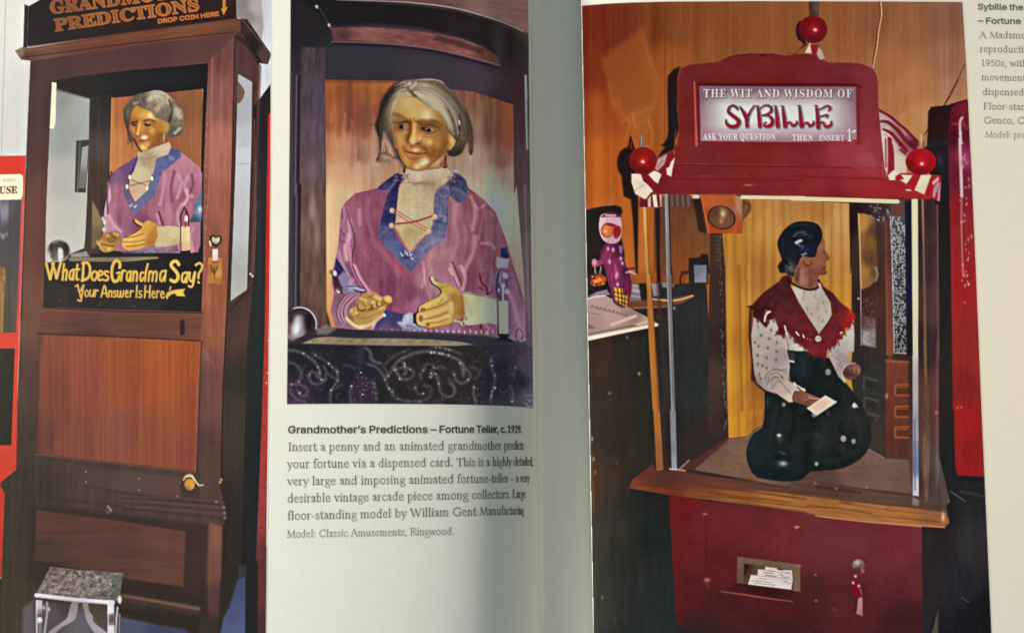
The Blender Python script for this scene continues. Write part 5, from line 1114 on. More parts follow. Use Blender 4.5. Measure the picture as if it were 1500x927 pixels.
# hair
hr2 = item('grandmother_hair', 'printed grey swept hair of the grandmother with loose dark ends')
fill(FC(300, 790, 290, 840, 305, 850, 240, 740, 140, 770, 60, 765, 90, 680, 80, 560, 60, 460, 90, 380, 100, 290, 160, 180, 260, 80, 330, 70, 400, 65, 520, 58, 620, 80, 680, 150, 760, 220, 830, 310, 880, 460, 890, 570, 880, 700, 850, 690, 840, 600, 790, 690, 720, 720, 660, 680, 640, 480, 560, 380, 440, 300, 330, 260, 240, 290, 210, 360, 190, 450, 210, 560, 240, 680),
     [(560, 150, (70, 52, 44)), (558, 180, (56, 42, 36)), (560, 205, (110, 90, 78)), (565, 230, (130, 104, 92)), (575, 140, (84, 72, 62)), (578, 148, (120, 106, 86)), (590, 130, (150, 134, 112)), (600, 122, (110, 94, 84)), (605, 138, (104, 90, 70)), (620, 125, (128, 112, 94)), (640, 125, (140, 124, 106)), (650, 135, (120, 106, 92)), (625, 145, (140, 126, 102)), (640, 150, (140, 126, 108)), (660, 150, (84, 70, 62)), (635, 160, (146, 134, 112)), (650, 170, (96, 80, 60)), (665, 170, (62, 50, 44)), (675, 190, (54, 44, 36)), (665, 205, (66, 52, 38)), (690, 170, (70, 54, 44)), (690, 210, (66, 52, 40)), (668, 225, (44, 34, 28)), (575, 250, (60, 44, 38)), (555, 238, (110, 84, 78))], sm=3, idn=hr2, save='hr2', clip='q0', f=2.5)
grain('hr2', 3, 22, 13, 141, rot=30)
fill(FC(100, 600, 150, 580, 210, 640, 240, 720, 180, 740, 120, 720), [(562, 215, (180, 134, 108)), (575, 225, (190, 146, 120)), (560, 228, (150, 110, 96))], f=5, a=.75, sm=3, clip='q0')
for p, w_, c, a_ in ((FC(215, 160, 280, 110, 350, 100), 5, (178, 158, 150), .8), (FC(180, 250, 230, 190, 320, 170, 350, 200), 7, (168, 150, 116), .8), (FC(330, 150, 380, 190, 430, 200), 4, (70, 56, 44), .6), (FC(360, 140, 420, 90, 520, 75, 600, 120), 4, (168, 152, 134), .7), (FC(420, 120, 520, 110, 620, 170), 5, (100, 84, 72), .6), (FC(440, 200, 520, 250, 580, 310), 8, (170, 156, 126), .7), (FC(470, 160, 560, 200, 620, 280), 6, (160, 146, 128), .7), (FC(560, 120, 630, 170, 640, 280), 6, (150, 136, 118), .6), (FC(640, 130, 680, 230, 680, 400), 6, (74, 60, 52), .6), (FC(690, 170, 760, 260, 790, 400, 800, 560), 6, (84, 66, 52), .6), (FC(730, 250, 780, 340, 770, 500), 3, (22, 16, 14), .9), (FC(660, 670, 720, 710, 790, 680), 5, (40, 28, 20), .8), (FC(820, 330, 870, 480, 880, 680), 3, (44, 32, 24), .7), (FC(850, 500, 870, 620, 865, 700), 5, (60, 44, 32), .7), (FC(100, 290, 130, 210, 200, 130), 6, (44, 32, 28), .7), (FC(65, 455, 95, 530, 100, 620, 75, 740), 3.5, (44, 30, 28), .85), (FC(100, 440, 150, 470, 180, 540, 220, 640, 250, 740), 8, (60, 46, 40), .7), (FC(90, 700, 140, 690, 230, 740), 3, (84, 56, 50), .7), (FC(110, 380, 160, 360, 190, 420), 6, (90, 72, 62), .5)):
    line(p, w_, c, f=4, a=a_, sm=5, clip='hr2')
R_ = random.Random(9)
def tress(inner, outer, n, c_in, c_mid, c_out, a_):
    ci, co_ = curve(FC(*inner), 5), curve(FC(*outer), 5)
    for k in range(n):
        t = R_.random(); s0, s1 = sorted((R_.uniform(0, .5), R_.uniform(.35, 1)))
        p = ci * (1 - t) + co_ * t
        p = p[int(s0 * (len(p) - 1)):int(s1 * (len(p) - 1)) + 1]
        if len(p) < 3: continue
        col = np.array(c_in) * max(0, 1 - 2 * t) + np.array(c_mid) * (1 - abs(2 * t - 1)) + np.array(c_out) * max(0, 2 * t - 1)
        fade = np.mean([s0, s1])
        line(p + (R_.uniform(-1, 1), 0), R_.uniform(.8, 2.4), tuple(np.clip(col * (1.12 - .62 * fade * (t + .5)) + R_.uniform(-16, 16), 10, 230)), f=1.8, a=a_, clip='q0')
tress((380, 190, 480, 240, 580, 320, 650, 430, 690, 520), (420, 75, 600, 85, 760, 220, 850, 420, 850, 640), 210, (172, 158, 128), (150, 134, 114), (92, 74, 58), .34)
tress((345, 205, 265, 222, 215, 290, 205, 400, 212, 520), (330, 80, 200, 150, 110, 300, 75, 450, 95, 640), 110, (164, 146, 112), (96, 80, 66), (48, 36, 32), .34)
glow(*FC(560, 240)[0], 12, 7, (176, 164, 142), .5, 50, clip='hr2'); glow(*FC(470, 110)[0], 10, 4, (176, 162, 146), .5, 5, clip='hr2'); glow(*FC(260, 185)[0], 8, 4, (170, 154, 122), .5, -35, clip='hr2')
line(FC(300, 68, 200, 130, 120, 250, 92, 380, 60, 460, 92, 540), [2.5, 4.5, 5, 4, 3, 3], (34, 24, 22), f=4, a=.8, sm=5, clip='q0')
for i in range(30):
    x0_ = R_.uniform(80, 235); y0_ = R_.uniform(560, 690)
    line(FC(x0_, y0_, x0_ + R_.uniform(-8, 12), y0_ + 45, x0_ + R_.uniform(-30, 16), y0_ + R_.uniform(60, 110)), R_.uniform(.7, 1.4), R_.choice([(84, 60, 52), (60, 42, 38), (130, 100, 86)]), f=2.2, a=.35, sm=3, clip='q0')
line(FC(770, 418, 772, 445), 1.8, (206, 192, 170), f=1.6)
line(FC(240, 660, 270, 740, 310, 790, 300, 850), 3, (34, 22, 20), sm=4, a=.85, clip='q0')

# face
fa2 = item('grandmother_face', 'printed glossy golden brown wax face of the grandmother')
fill(FC(205, 330, 225, 270, 270, 220, 330, 205, 400, 225, 450, 260, 500, 300, 560, 320, 620, 360, 650, 430, 680, 500, 720, 560, 735, 600, 700, 660, 665, 670, 655, 760, 640, 810, 560, 800, 480, 825, 400, 832, 330, 805, 280, 750, 250, 680, 225, 590, 208, 520, 196, 430),
     [(590, 155, (178, 150, 92)), (605, 165, (180, 150, 84)), (622, 165, (182, 156, 96)), (632, 175, (160, 132, 74)), (580, 175, (140, 108, 68)), (600, 178, (168, 132, 64)), (585, 186, (120, 86, 48)), (625, 185, (132, 98, 52)), (640, 190, (128, 96, 50)), (602, 190, (176, 136, 66)), (604, 205, (186, 144, 76)), (596, 205, (132, 92, 46)), (580, 205, (168, 126, 66)), (590, 212, (160, 116, 58)), (585, 225, (170, 122, 60)), (595, 230, (178, 128, 62)), (625, 205, (164, 122, 60)), (640, 205, (150, 106, 50)), (655, 210, (128, 88, 42)), (650, 225, (134, 90, 40)), (635, 225, (142, 96, 44)), (625, 215, (146, 100, 48)), (640, 238, (132, 86, 40)), (610, 225, (150, 98, 50)), (600, 245, (160, 110, 52)), (615, 245, (170, 120, 62)), (655, 190, (120, 88, 50)), (663, 205, (180, 140, 76)), (645, 240, (140, 100, 60)), (652, 235, (110, 74, 40))], sm=3, idn=fa2, save='fa2', clip='q0', f=2)
K_ = lambda p, w_, c, a=.7, f=2.5: line(p, w_, c, f=f, a=a, sm=5, clip='fa2')
K_(FC(205, 360, 260, 375, 320, 410, 345, 430), [5, 7, 6, 4], (104, 78, 44), .75, 4)        # brows
K_(FC(410, 425, 470, 420, 560, 425, 620, 455), [4, 7, 7, 4], (104, 74, 38), .8, 4)
K_(FC(205, 435, 260, 440, 310, 425, 350, 435), [3, 4, 4, 3], (78, 50, 30), .75)           # lids
K_(FC(430, 445, 480, 455, 540, 455, 600, 480), [3, 4, 4, 3], (92, 60, 30), .75)
glow(*FC(255, 460)[0], 9, 5, (116, 78, 44), .6, 5, clip='fa2'); glow(*FC(500, 480)[0], 11, 5, (110, 72, 36), .6, 12, clip='fa2')
fill(FC(245, 460, 280, 450, 320, 458, 340, 480, 310, 492, 260, 486), [(588, 186, (90, 70, 54)), (596, 187, (150, 124, 92))], sm=2, f=1.8, clip='fa2')
oval(*FC(280, 468)[0], 3.2, 2.9, (34, 20, 16), f=2, clip='fa2')
fill(FC(440, 470, 480, 466, 530, 480, 575, 498, 540, 516, 500, 512, 460, 495), [(620, 188, (90, 60, 36)), (635, 191, (136, 104, 66))], sm=2, f=1.8, clip='fa2')
oval(*FC(506, 497)[0], 3.8, 2.6, (30, 17, 13), f=2.2, rot=14, clip='fa2'); oval(*FC(460, 484)[0], 2.6, 2, (60, 36, 24), f=2, clip='fa2')
for x, y in FC(492, 488, 298, 462): glow(x, y, .8, .8, (206, 186, 156), .8)
K_(FC(440, 495, 500, 520, 560, 515), 2, (98, 66, 34), .7); K_(FC(560, 500, 610, 500), 3, (110, 76, 40), .6); K_(FC(250, 490, 300, 500, 340, 485), 2, (110, 76, 42), .6)
K_(FC(450, 530, 510, 560, 560, 545), 5, (178, 136, 74), .6, 5); K_(FC(230, 510, 280, 520, 320, 505), 5, (182, 138, 80), .5, 5)
K_(FC(350, 430, 355, 500, 330, 570, 335, 600), [4, 5, 5, 3], (104, 68, 34), .75, 4)         # nose side
K_(FC(390, 440, 385, 520, 370, 590), [3, 4, 5], (202, 160, 88), .8, 4)                   # nose ridge
K_(FC(345, 600, 370, 630, 400, 615, 425, 610), [3, 4, 3.6, 3], (112, 72, 36), .8)
K_(FC(425, 560, 440, 590, 420, 615), 3, (104, 66, 32), .7); glow(*FC(430, 570)[0], 3, 4, (212, 172, 108), .8, clip='fa2'); glow(*FC(368, 600)[0], 4, 3.6, (200, 156, 92), .7, clip='fa2')
glow(*FC(415, 590)[0], 3, 3, (150, 104, 54), .6, clip='fa2')
K_(FC(310, 670, 340, 685, 390, 690, 430, 700, 490, 690), [2, 3, 2.6, 3, 2], (104, 60, 34), .9, 2)  # mouth
K_(FC(340, 710, 400, 718, 460, 705), 4, (164, 104, 64), .7, 3); K_(FC(345, 735, 400, 742, 460, 730), 3, (122, 78, 38), .6, 4)
K_(FC(470, 650, 500, 680, 495, 720), 2.4, (104, 66, 32), .6, 3); K_(FC(440, 620, 490, 660, 520, 700), 4, (116, 76, 36), .5, 5)
K_(FC(300, 640, 320, 670), 2, (110, 72, 38), .6)
for x, y, rx, ry, c, a_ in ((400, 660, 5, 4, (222, 178, 126), .85), (470, 765, 9, 5.5, (236, 214, 176), .9), (410, 805, 5, 4, (214, 176, 124), .8), (525, 600, 4, 3.6, (214, 172, 104), .75), (495, 375, 7, 7, (210, 186, 136), .7), (600, 560, 8, 8, (150, 108, 54), .5), (350, 290, 9, 9, (190, 160, 96), .5), (705, 590, 4, 8, (196, 158, 92), .7), (690, 640, 3, 5, (180, 140, 84), .6), (280, 590, 6, 9, (186, 142, 78), .5), (290, 700, 6, 6, (186, 134, 70), .5), (560, 720, 8, 12, (166, 112, 54), .5), (620, 690, 8, 16, (116, 74, 34), .55), (560, 650, 8, 10, (120, 80, 38), .5), (320, 790, 5, 4, (190, 140, 80), .5), (230, 440, 3, 3, (150, 116, 84), .6), (195, 440, 2, 5, (150, 126, 108), .7), (540, 790, 9, 4, (128, 84, 44), .6)):
    glow(*FC(x, y)[0], rx, ry, c, a_, -10, clip='fa2')
for x, y, rx, ry, c_, a2, r_ in ((262, 430, 13, 5, (92, 60, 32), .55, 6), (520, 445, 16, 5, (92, 60, 30), .5, 10), (345, 470, 4, 10, (100, 66, 34), .6, 10), (425, 470, 5, 6, (110, 74, 38), .5, 0), (255, 500, 10, 4, (120, 82, 46), .5, 5), (510, 525, 14, 4, (118, 80, 42), .5, 8), (225, 600, 4, 18, (120, 80, 44), .6, -8), (255, 700, 5, 12, (120, 76, 40), .6, -25), (640, 600, 9, 20, (104, 66, 32), .5, 12), (600, 720, 12, 10, (112, 70, 34), .5, -40), (545, 690, 4, 12, (112, 70, 32), .5, 12), (300, 665, 5, 9, (132, 84, 44), .5, -20), (400, 640, 8, 3, (120, 76, 36), .5, 0), (350, 250, 14, 5, (188, 164, 104), .45, -10), (430, 330, 10, 12, (184, 156, 94), .4, 0), (300, 350, 8, 8, (160, 128, 70), .4, 0), (245, 300, 6, 12, (150, 122, 78), .5, 15), (620, 400, 8, 12, (116, 88, 50), .5, -25), (580, 620, 6, 6, (176, 126, 66), .45, 0), (500, 600, 6, 4, (192, 146, 80), .5, 25), (270, 640, 4, 8, (176, 122, 64), .45, -20), (430, 760, 12, 3, (140, 92, 46), .45, -6), (385, 575, 3, 8, (206, 164, 96), .5, 5)):
    glow(*FC(x, y)[0], rx, ry, c_, a2, r_, clip='fa2')
for p in (FC(440, 640, 500, 675, 525, 730), FC(290, 630, 300, 680, 330, 720), FC(560, 470, 610, 500, 640, 540), FC(230, 470, 215, 520), FC(470, 545, 530, 560, 575, 545), FC(350, 400, 365, 430), FC(385, 395, 390, 425)):
    line(p, 1.6, (112, 74, 38), f=2.6, a=.5, sm=4, clip='fa2')
fill(FC(520, 800, 600, 740, 640, 700, 655, 750, 640, 812, 560, 818), [(640, 235, (176, 144, 104)), (650, 240, (120, 84, 48)), (632, 243, (168, 134, 96))], f=3, a=.8, clip='q0')
line(FC(655, 720, 650, 770, 662, 805, 640, 812), 3.4, (88, 54, 26), sm=4, a=.85, clip='q0')
line(FC(300, 800, 400, 838, 500, 826, 600, 815), 2, (110, 76, 44), a=.6, f=3, clip='q0', sm=4)

# hands
gh2 = item('grandmother_hand', 'printed left hand of the grandmother, curled fingers up')
fill(HL(260, 560, 300, 510, 340, 500, 350, 420, 400, 370, 470, 330, 560, 315, 640, 360, 680, 380, 740, 360, 790, 390, 790, 440, 745, 468, 720, 500, 700, 550, 620, 620, 520, 680, 440, 715, 360, 712, 300, 670, 270, 620),
     [(525, 440, (148, 114, 70)), (535, 435, (160, 124, 72)), (545, 432, (168, 132, 78)), (555, 440, (170, 134, 72)), (532, 448, (170, 134, 78)), (545, 450, (150, 110, 56)), (560, 450, (190, 154, 88)), (518, 455, (170, 132, 76)), (520, 462, (190, 150, 88)), (530, 460, (160, 122, 60)), (540, 465, (170, 132, 68)), (550, 462, (176, 138, 74)), (525, 472, (166, 128, 66)), (515, 465, (124, 92, 60)), (568, 438, (206, 164, 88)), (562, 445, (150, 108, 54))], sm=3, idn=gh2, save='gh2', clip='q0', f=1.8)
W_ = lambda p, w_, c, a=.75, f=1.8, cl='gh2': line(p, w_, c, f=f, a=a, sm=4, clip=cl)
W_(HL(360, 470, 380, 530, 430, 545, 480, 520), 2, (96, 64, 34)); W_(HL(430, 420, 440, 470, 480, 500), 1.6, (120, 84, 42)); W_(HL(480, 500, 500, 530, 540, 520, 560, 500), 1.8, (90, 58, 30)); W_(HL(545, 480, 560, 520, 600, 500, 600, 470), 1.8, (96, 62, 32)); W_(HL(610, 440, 620, 490, 660, 480, 660, 430), 1.8, (104, 68, 36)); W_(HL(680, 400, 700, 440, 740, 460), 1.8, (110, 72, 36))
W_(HL(300, 520, 330, 560, 350, 610, 390, 590), 1.8, (110, 76, 44)); W_(HL(350, 545, 440, 555, 560, 530, 700, 470), 2, (120, 84, 42), .6); W_(HL(340, 620, 460, 640, 600, 590, 690, 540), 2.4, (136, 98, 50), .5, 3); W_(HL(400, 360, 470, 400, 520, 380, 560, 350), 1.8, (116, 84, 48), .6); W_(HL(520, 370, 560, 410, 620, 420), 1.6, (120, 84, 46), .6)
for x, y, r in ((465, 420, 3), (490, 512, 2.4), (580, 495, 2.8), (640, 400, 3.4), (640, 470, 2.2), (750, 400, 4), (345, 575, 3), (300, 540, 2.6), (420, 400, 3), (560, 440, 3), (600, 380, 3)): glow(*HL(x, y)[0], r, r, (212, 176, 108), .65, clip='gh2')
line(HL(230, 640, 290, 700, 370, 745, 440, 745, 540, 710, 620, 650, 690, 600), [4, 4, 5, 6, 5, 4, 4], [(520, 475, (226, 196, 142)), (545, 475, (206, 172, 112)), (560, 463, (206, 170, 116))], f=2, sm=4, idn=gh2, clip='q0')
line(HL(690, 590, 705, 610), 3, (232, 212, 170))
gh3 = item('grandmother_hand', 'printed right hand of the grandmother, stretched flat with the thumb raised')
hand = HR(235, 125, 265, 120, 310, 165, 345, 185, 400, 185, 450, 205, 500, 240, 560, 270, 600, 330, 620, 430, 630, 520, 600, 580, 520, 620, 430, 660, 300, 685, 215, 695, 165, 680, 95, 665, 75, 600, 80, 540, 105, 520, 100, 480, 130, 440, 240, 380, 320, 345, 360, 300, 350, 260, 320, 230, 260, 195)
fill(hand - (1.6, -.4), (48, 22, 40), f=2, a=.9, clip='q0', sm=2)
fill(HR(40, 540, 110, 500, 100, 660, 40, 640), (44, 24, 44), f=2, clip='q0')
fill(hand, [(637, 412, (176, 142, 92)), (650, 420, (164, 134, 66)), (660, 425, (166, 134, 66)), (665, 435, (150, 112, 58)), (648, 435, (190, 156, 82)), (640, 445, (186, 150, 80)), (625, 450, (196, 158, 82)), (660, 450, (182, 144, 82)), (655, 465, (188, 148, 84)), (672, 440, (146, 106, 54)), (675, 455, (140, 100, 52)), (670, 468, (150, 110, 56)), (615, 455, (198, 160, 86)), (615, 466, (206, 166, 98)), (630, 465, (186, 146, 80)), (635, 475, (196, 152, 80)), (650, 475, (184, 140, 76))], sm=2, idn=gh3, save='gh3', clip='q0', f=1.6)
for p, w_, c, a_ in ((HR(120, 515, 240, 480, 340, 450, 430, 400), 2, (140, 100, 48), .8), (HR(160, 605, 300, 570, 430, 520), 2, (144, 102, 50), .8), (HR(200, 645, 320, 630, 440, 590), 1.8, (144, 104, 52), .7), (HR(330, 420, 350, 390, 370, 370), 3, (150, 112, 58), .6), (HR(350, 250, 400, 230, 450, 210), 2, (132, 100, 50), .6), (HR(500, 330, 510, 430, 500, 540), 4, (140, 100, 54), .5), (HR(590, 340, 600, 450, 590, 560), 4, (124, 88, 44), .5)):
    W_(p, w_, c, a_, 2.2, 'gh3')
for p, w_, c, a_ in ((HR(140, 470, 260, 420, 340, 380), 4, (216, 180, 104), .6), (HR(180, 560, 300, 520, 420, 470), 4, (208, 170, 104), .6), (HR(180, 620, 320, 600, 440, 560), 3, (216, 172, 108), .6), (HR(250, 140, 290, 190), 4, (206, 178, 134), .7), (HR(400, 240, 470, 270), 6, (176, 144, 66), .6), (HR(470, 420, 480, 520), 5, (206, 168, 108), .5)):
    W_(p, w_, c, a_, 4, 'gh3')
for x, y, rx, ry in ((150, 490, 3.8, 3), (128, 590, 3.2, 5), (205, 660, 2.8, 3)): oval(*HR(x, y)[0], rx, ry, (142, 94, 48), f=2.4, a=.85, clip='gh3')
line(HR(240, 130, 280, 155), 2, (214, 196, 164), f=2, a=.7, clip='gh3'); line(HR(285, 145, 310, 170), 2, (96, 60, 52), f=1.6, a=.7)
# cream cuff
fill(HR(600, 300, 640, 290, 760, 315, 870, 335, 960, 365, 1010, 385, 1010, 660, 900, 640, 780, 655, 660, 668, 600, 640, 630, 540, 620, 430), [(690, 435, (166, 166, 126)), (690, 455, (158, 160, 124)), (715, 440, (152, 154, 122)), (715, 465, (158, 158, 130)), (725, 450, (150, 152, 124)), (690, 470, (176, 174, 136)), (680, 440, (160, 150, 106)), (700, 428, (130, 128, 104))], idn=gb2, save='cf2', f=1.8, clip='q0')
grain('cf2', 3.5, 3.5, 7, 151); grain('cf2', 12, 12, 5, 152)
for i in range(26):
    x, y = HR(500 + (i * 37) % 150, 580 + (i * 23) % 90)[0]; tt = np.linspace(i, i + 4, 6)
    line(np.column_stack([x + 2.2 * np.cos(tt), y + 2 * np.sin(tt)]), .9, ((150, 116, 92), (206, 182, 152), (104, 70, 66))[i % 3], a=.7, clip='q0')
line(HR(620, 300, 760, 325, 870, 345, 990, 385), 1.4, (92, 72, 72), a=.6, sm=3)
# candle
cd2 = item('candle', 'printed candle lamp with a short cream stem on the right of the grandmother')
fill(HR(1000, 390, 1110, 395, 1112, 765, 1015, 768), [(733, 450, (140, 138, 106)), (741, 445, (172, 172, 138)), (737, 475, (168, 166, 128)), (743, 480, (160, 158, 124)), (732, 480, (134, 130, 100))], idn=cd2, clip='q0')
line(HR(995, 380, 1003, 770), 1.8, (40, 28, 34), a=.9)
fill(HR(1000, 765, 1130, 770, 1110, 810, 1180, 850, 1170, 900, 1040, 910, 920, 880, 930, 830, 1020, 810), (22, 22, 34), f=2.5, sm=2, idn=cd2, clip='q0')
for p, w_, c in ((HR(1000, 350, 985, 250, 1000, 110, 1040, 30), 3, (40, 40, 60)), (HR(1040, 40, 1020, 150, 1030, 330), 2, (110, 108, 134)), (HR(1080, 60, 1110, 110, 1090, 220, 1100, 290, 1060, 380), 2.4, (60, 48, 74)), (HR(1060, 390, 1055, 300, 1060, 210), 2.4, (176, 166, 186)), (HR(1020, 390, 1030, 300, 1010, 200), 2.4, (50, 40, 66))): line(p, w_, c, sm=4, a=.85, f=2, idn=cd2, clip='q0')
for x, y, r in ((1075, 100, 2.6), (1095, 110, 2.4), (1060, 220, 2.2), (1100, 285, 2.6), (1010, 270, 1.6)): glow(*HR(x, y)[0], r, r * 1.3, (206, 200, 214), .85, clip='q0')
# crystal ball
cb2 = item('crystal_ball', 'printed silver crystal ball at the lower left of the grandmother')
bx, by = M2(126, 668)[0]
oval(bx, by, 26, 26.5, [(430, 460, (88, 70, 72)), (425, 480, (120, 100, 100)), (440, 470, (106, 88, 88)), (446, 485, (84, 66, 70)), (455, 475, (60, 46, 54)), (437, 456, (72, 56, 60)), (440, 492, (92, 62, 54)), (428, 492, (140, 120, 116))], idn=cb2, save='cb2', clip='q0', f=2)
grain('cb2', 9, 9, 14, 161)
fill(M2(110, 630, 150, 640, 155, 700, 140, 730, 105, 735, 95, 690), [(436, 470, (200, 192, 196)), (440, 485, (150, 140, 146))], sm=3, f=6, a=.85, clip='cb2')
glow(*M2(100, 690)[0], 4, 9, (206, 200, 202), .7, clip='cb2'); glow(*M2(85, 640)[0], 5, 9, (56, 44, 48), .6, clip='cb2'); glow(*M2(170, 660)[0], 5, 14, (44, 34, 40), .7, clip='cb2'); glow(*M2(120, 740)[0], 8, 3, (110, 66, 52), .7, clip='cb2')
glow(*M2(150, 650)[0], 11, 12, (40, 30, 36), .75, clip='cb2'); glow(*M2(90, 610)[0], 10, 5, (52, 40, 46), .7, clip='cb2'); glow(*M2(118, 675)[0], 7, 13, (196, 188, 194), .85, 8, clip='cb2'); glow(*M2(112, 690)[0], 3, 6, (236, 232, 236), .8, clip='cb2')
tt = np.linspace(-1.9, 1.7, 24)
line(np.column_stack([bx + 25 * np.cos(tt), by + 25.5 * np.sin(tt)]), 2.4, (190, 180, 182), f=2, a=.8, clip='cb2')
line(np.column_stack([bx + 21.5 * np.cos(tt), by + 22 * np.sin(tt)]), 2.4, (52, 38, 42), f=2.4, a=.7, clip='cb2')
line(M2(150, 750, 190, 725, 215, 690), 2.4, (206, 196, 190), f=2, a=.7, sm=3, clip='q0')
# table ledge
ld2 = item('table_ledge', 'printed pale worn edge of the table before the grandmother')
fill(M2(200, 690, 290, 682, 500, 705, 700, 712, 1000, 722, 1100, 745, 1195, 760, 1240, 780, 1240, 830, 70, 830, 70, 762), [(470, 487, (40, 38, 46)), (600, 492, (44, 40, 50)), (720, 498, (40, 38, 46)), (770, 510, (52, 44, 58))], f=2, idn=ld2, save='lg', clip='q0')
fill(BD(185, 60, 260, 52, 420, 62, 640, 62, 860, 68, 1030, 82, 1112, 98, 1000, 106, 700, 104, 400, 100, 110, 92), [(450, 497, (136, 118, 96)), (520, 500, (122, 106, 84)), (560, 499, (130, 116, 94)), (620, 499, (124, 108, 84)), (680, 503, (120, 112, 94))], f=2, idn=ld2, save='ldg2', clip='q0')
grain('ldg2', 14, 4, 20, 165, rot=8)
for x in range(440, 685, 9): line([(x, 502), (x + 6, 497)], 1.6, ((92, 72, 52), (156, 140, 112))[x % 2], a=.45, f=2, clip='ldg2')
fill(M2(205, 690, 260, 668, 300, 690, 260, 715, 210, 715), (120, 106, 96), f=4, a=.8, clip='q0')
# beaded black cloth
bc = item('beaded_cloth', 'printed black table cloth with silver beaded scrolls under the grandmother')
fill(BD(-10, 92, 110, 96, 400, 106, 700, 110, 1100, 108, 1300, 100, 1470, 115, 1480, 500, -10, 480), [(440, 520, (34, 34, 38)), (520, 530, (32, 34, 40)), (600, 540, (40, 36, 38)), (680, 540, (42, 38, 36)), (730, 550, (34, 34, 46)), (760, 560, (36, 34, 48)), (778, 540, (70, 60, 78)), (775, 580, (70, 74, 84)), (425, 586, (60, 40, 62)), (500, 580, (34, 34, 38))], idn=bc, save='bc', clip='q0', f=2)
grain('bc', 18, 18, 6, 171); grain('bc', 3, 3, 4, 172)
fill(BD(450, 255, 500, 300, 540, 360, 545, 440, 390, 440, 400, 360, 425, 300), (58, 42, 62), f=9, a=.7, sm=3, clip='bc'); glow(*BD(450, 180)[0], 6, 14, (66, 58, 78), .6, clip='bc')
glow(*BD(60, 430)[0], 10, 5, (84, 44, 74), .7, clip='bc'); glow(*BD(890, 430)[0], 8, 4, (70, 36, 56), .5, clip='bc'); glow(*BD(1240, 160)[0], 8, 12, (52, 48, 70), .6, clip='bc')
R_ = random.Random(21)
def beads(p, bright=.55, step=3.3, w_=1.7, dark=(92, 86, 88)):
    bright = bright * .68
    q = curve(BD(*p), 8)
    line(q, w_ + 3.0, dark, f=3.5, a=.62 * bright / .5, clip='bc')
    acc = 0
    for i in range(len(q) - 1):
        L = np.linalg.norm(q[i + 1] - q[i]); acc += L
        while acc > step:
            acc -= step * R_.uniform(.7, 1.5); x, y = q[i] + (R_.uniform(-.7, .7), R_.uniform(-.7, .7))
            b = R_.random()
            c = (228, 226, 224) if b > .9 else (150, 144, 146) if b > .55 else (104, 98, 106)
            glow(x, y, .9 + .5 * (b > .9), .9 + .5 * (b > .9), c, bright * (1.3 if b > .9 else 1), clip='bc')
beads((20, 130, 90, 140, 160, 180, 205, 230, 215, 280, 195, 285), .75)
beads((150, 285, 160, 260, 190, 265, 210, 290, 240, 310, 250, 260, 235, 225), .6); beads((148, 280, 165, 320, 210, 330, 245, 305), .6)
beads((170, 150, 230, 185, 270, 215, 310, 250), .5); beads((260, 270, 300, 295, 320, 310), .5); beads((315, 250, 318, 310, 280, 370, 275, 440), .65); beads((345, 330, 300, 360), .3)
beads((30, 200, 70, 215, 100, 250, 105, 290, 85, 320), .6); beads((40, 330, 100, 335, 140, 360, 135, 395, 100, 395, 85, 370), .65); beads((40, 350, 50, 390, 90, 425, 125, 435), .6)
beads((480, 115, 510, 145, 520, 190, 570, 210), .9); beads((490, 210, 540, 230, 580, 270, 600, 310, 620, 360, 640, 390), .6, 2.6)
beads((590, 220, 630, 180, 690, 145, 740, 130), .4); beads((595, 240, 610, 270, 590, 290), .5); beads((640, 240, 680, 190, 740, 160, 800, 142, 870, 140, 940, 155, 1010, 180, 1050, 210, 1060, 250), .85)
beads((610, 290, 640, 250, 690, 235, 740, 240, 765, 270, 735, 300, 690, 300), .6); beads((650, 235, 670, 270, 690, 300), .8); beads((700, 200, 720, 250, 705, 275), .7)
beads((860, 110, 940, 120, 1010, 140, 1045, 155), .5); beads((1000, 260, 1010, 300, 1040, 325, 1080, 310, 1095, 270, 1070, 240), .65); beads((1030, 200, 1050, 240, 1055, 280), .7)
beads((820, 240, 840, 215, 870, 215, 890, 240, 920, 225, 950, 240), .5); beads((810, 300, 805, 270, 830, 240), .55); beads((870, 250, 860, 290, 890, 270, 910, 320, 920, 370, 945, 400, 990, 400, 1005, 360, 980, 330), .6, 2.6)
beads((770, 345, 790, 385, 820, 390), .5); beads((820, 340, 860, 345, 870, 380, 840, 415, 790, 430, 720, 430, 650, 405, 640, 360), .4); beads((970, 300, 1000, 340, 1000, 380), .4)
beads((1090, 230, 1130, 240, 1150, 270, 1120, 300), .4); beads((1115, 340, 1118, 400, 1130, 440), .6); beads((1220, 170, 1215, 220, 1240, 280, 1230, 350, 1215, 430), .5, 3.2); beads((1330, 340, 1345, 380, 1340, 430), .6, 4); beads((1360, 230, 1350, 300), .3); beads((1390, 180, 1410, 260), .3, 4)
beads((355, 220, 390, 225, 420, 240), .4, 4); beads((400, 340, 390, 400, 400, 440), .5, 3); beads((520, 310, 540, 360, 545, 420), .35, 3)
for i in range(130):
    x, y = BD(R_.uniform(20, 1460), R_.uniform(115, 470))[0]
    glow(x, y, .9, .9, R_.choice([(150, 146, 150), (120, 110, 130), (190, 186, 190)]), R_.uniform(.1, .35), clip='bc')
for i in range(46):
    cx_, cy_ = R_.uniform(30, 1400), R_.uniform(130, 440); r0 = R_.uniform(12, 34); a0 = R_.uniform(0, 6.28)
    tt = np.linspace(a0, a0 + R_.uniform(2, 4.5), 9); rr = r0 * np.linspace(1, .5, 9)
    line(BD(*np.column_stack([cx_ + rr * np.cos(tt), cy_ + rr * np.sin(tt)]).ravel()), R_.uniform(1.4, 2.6), R_.choice([(78, 74, 78), (64, 60, 68), (84, 72, 80)]), f=2.6, a=.4, sm=3, clip='bc')
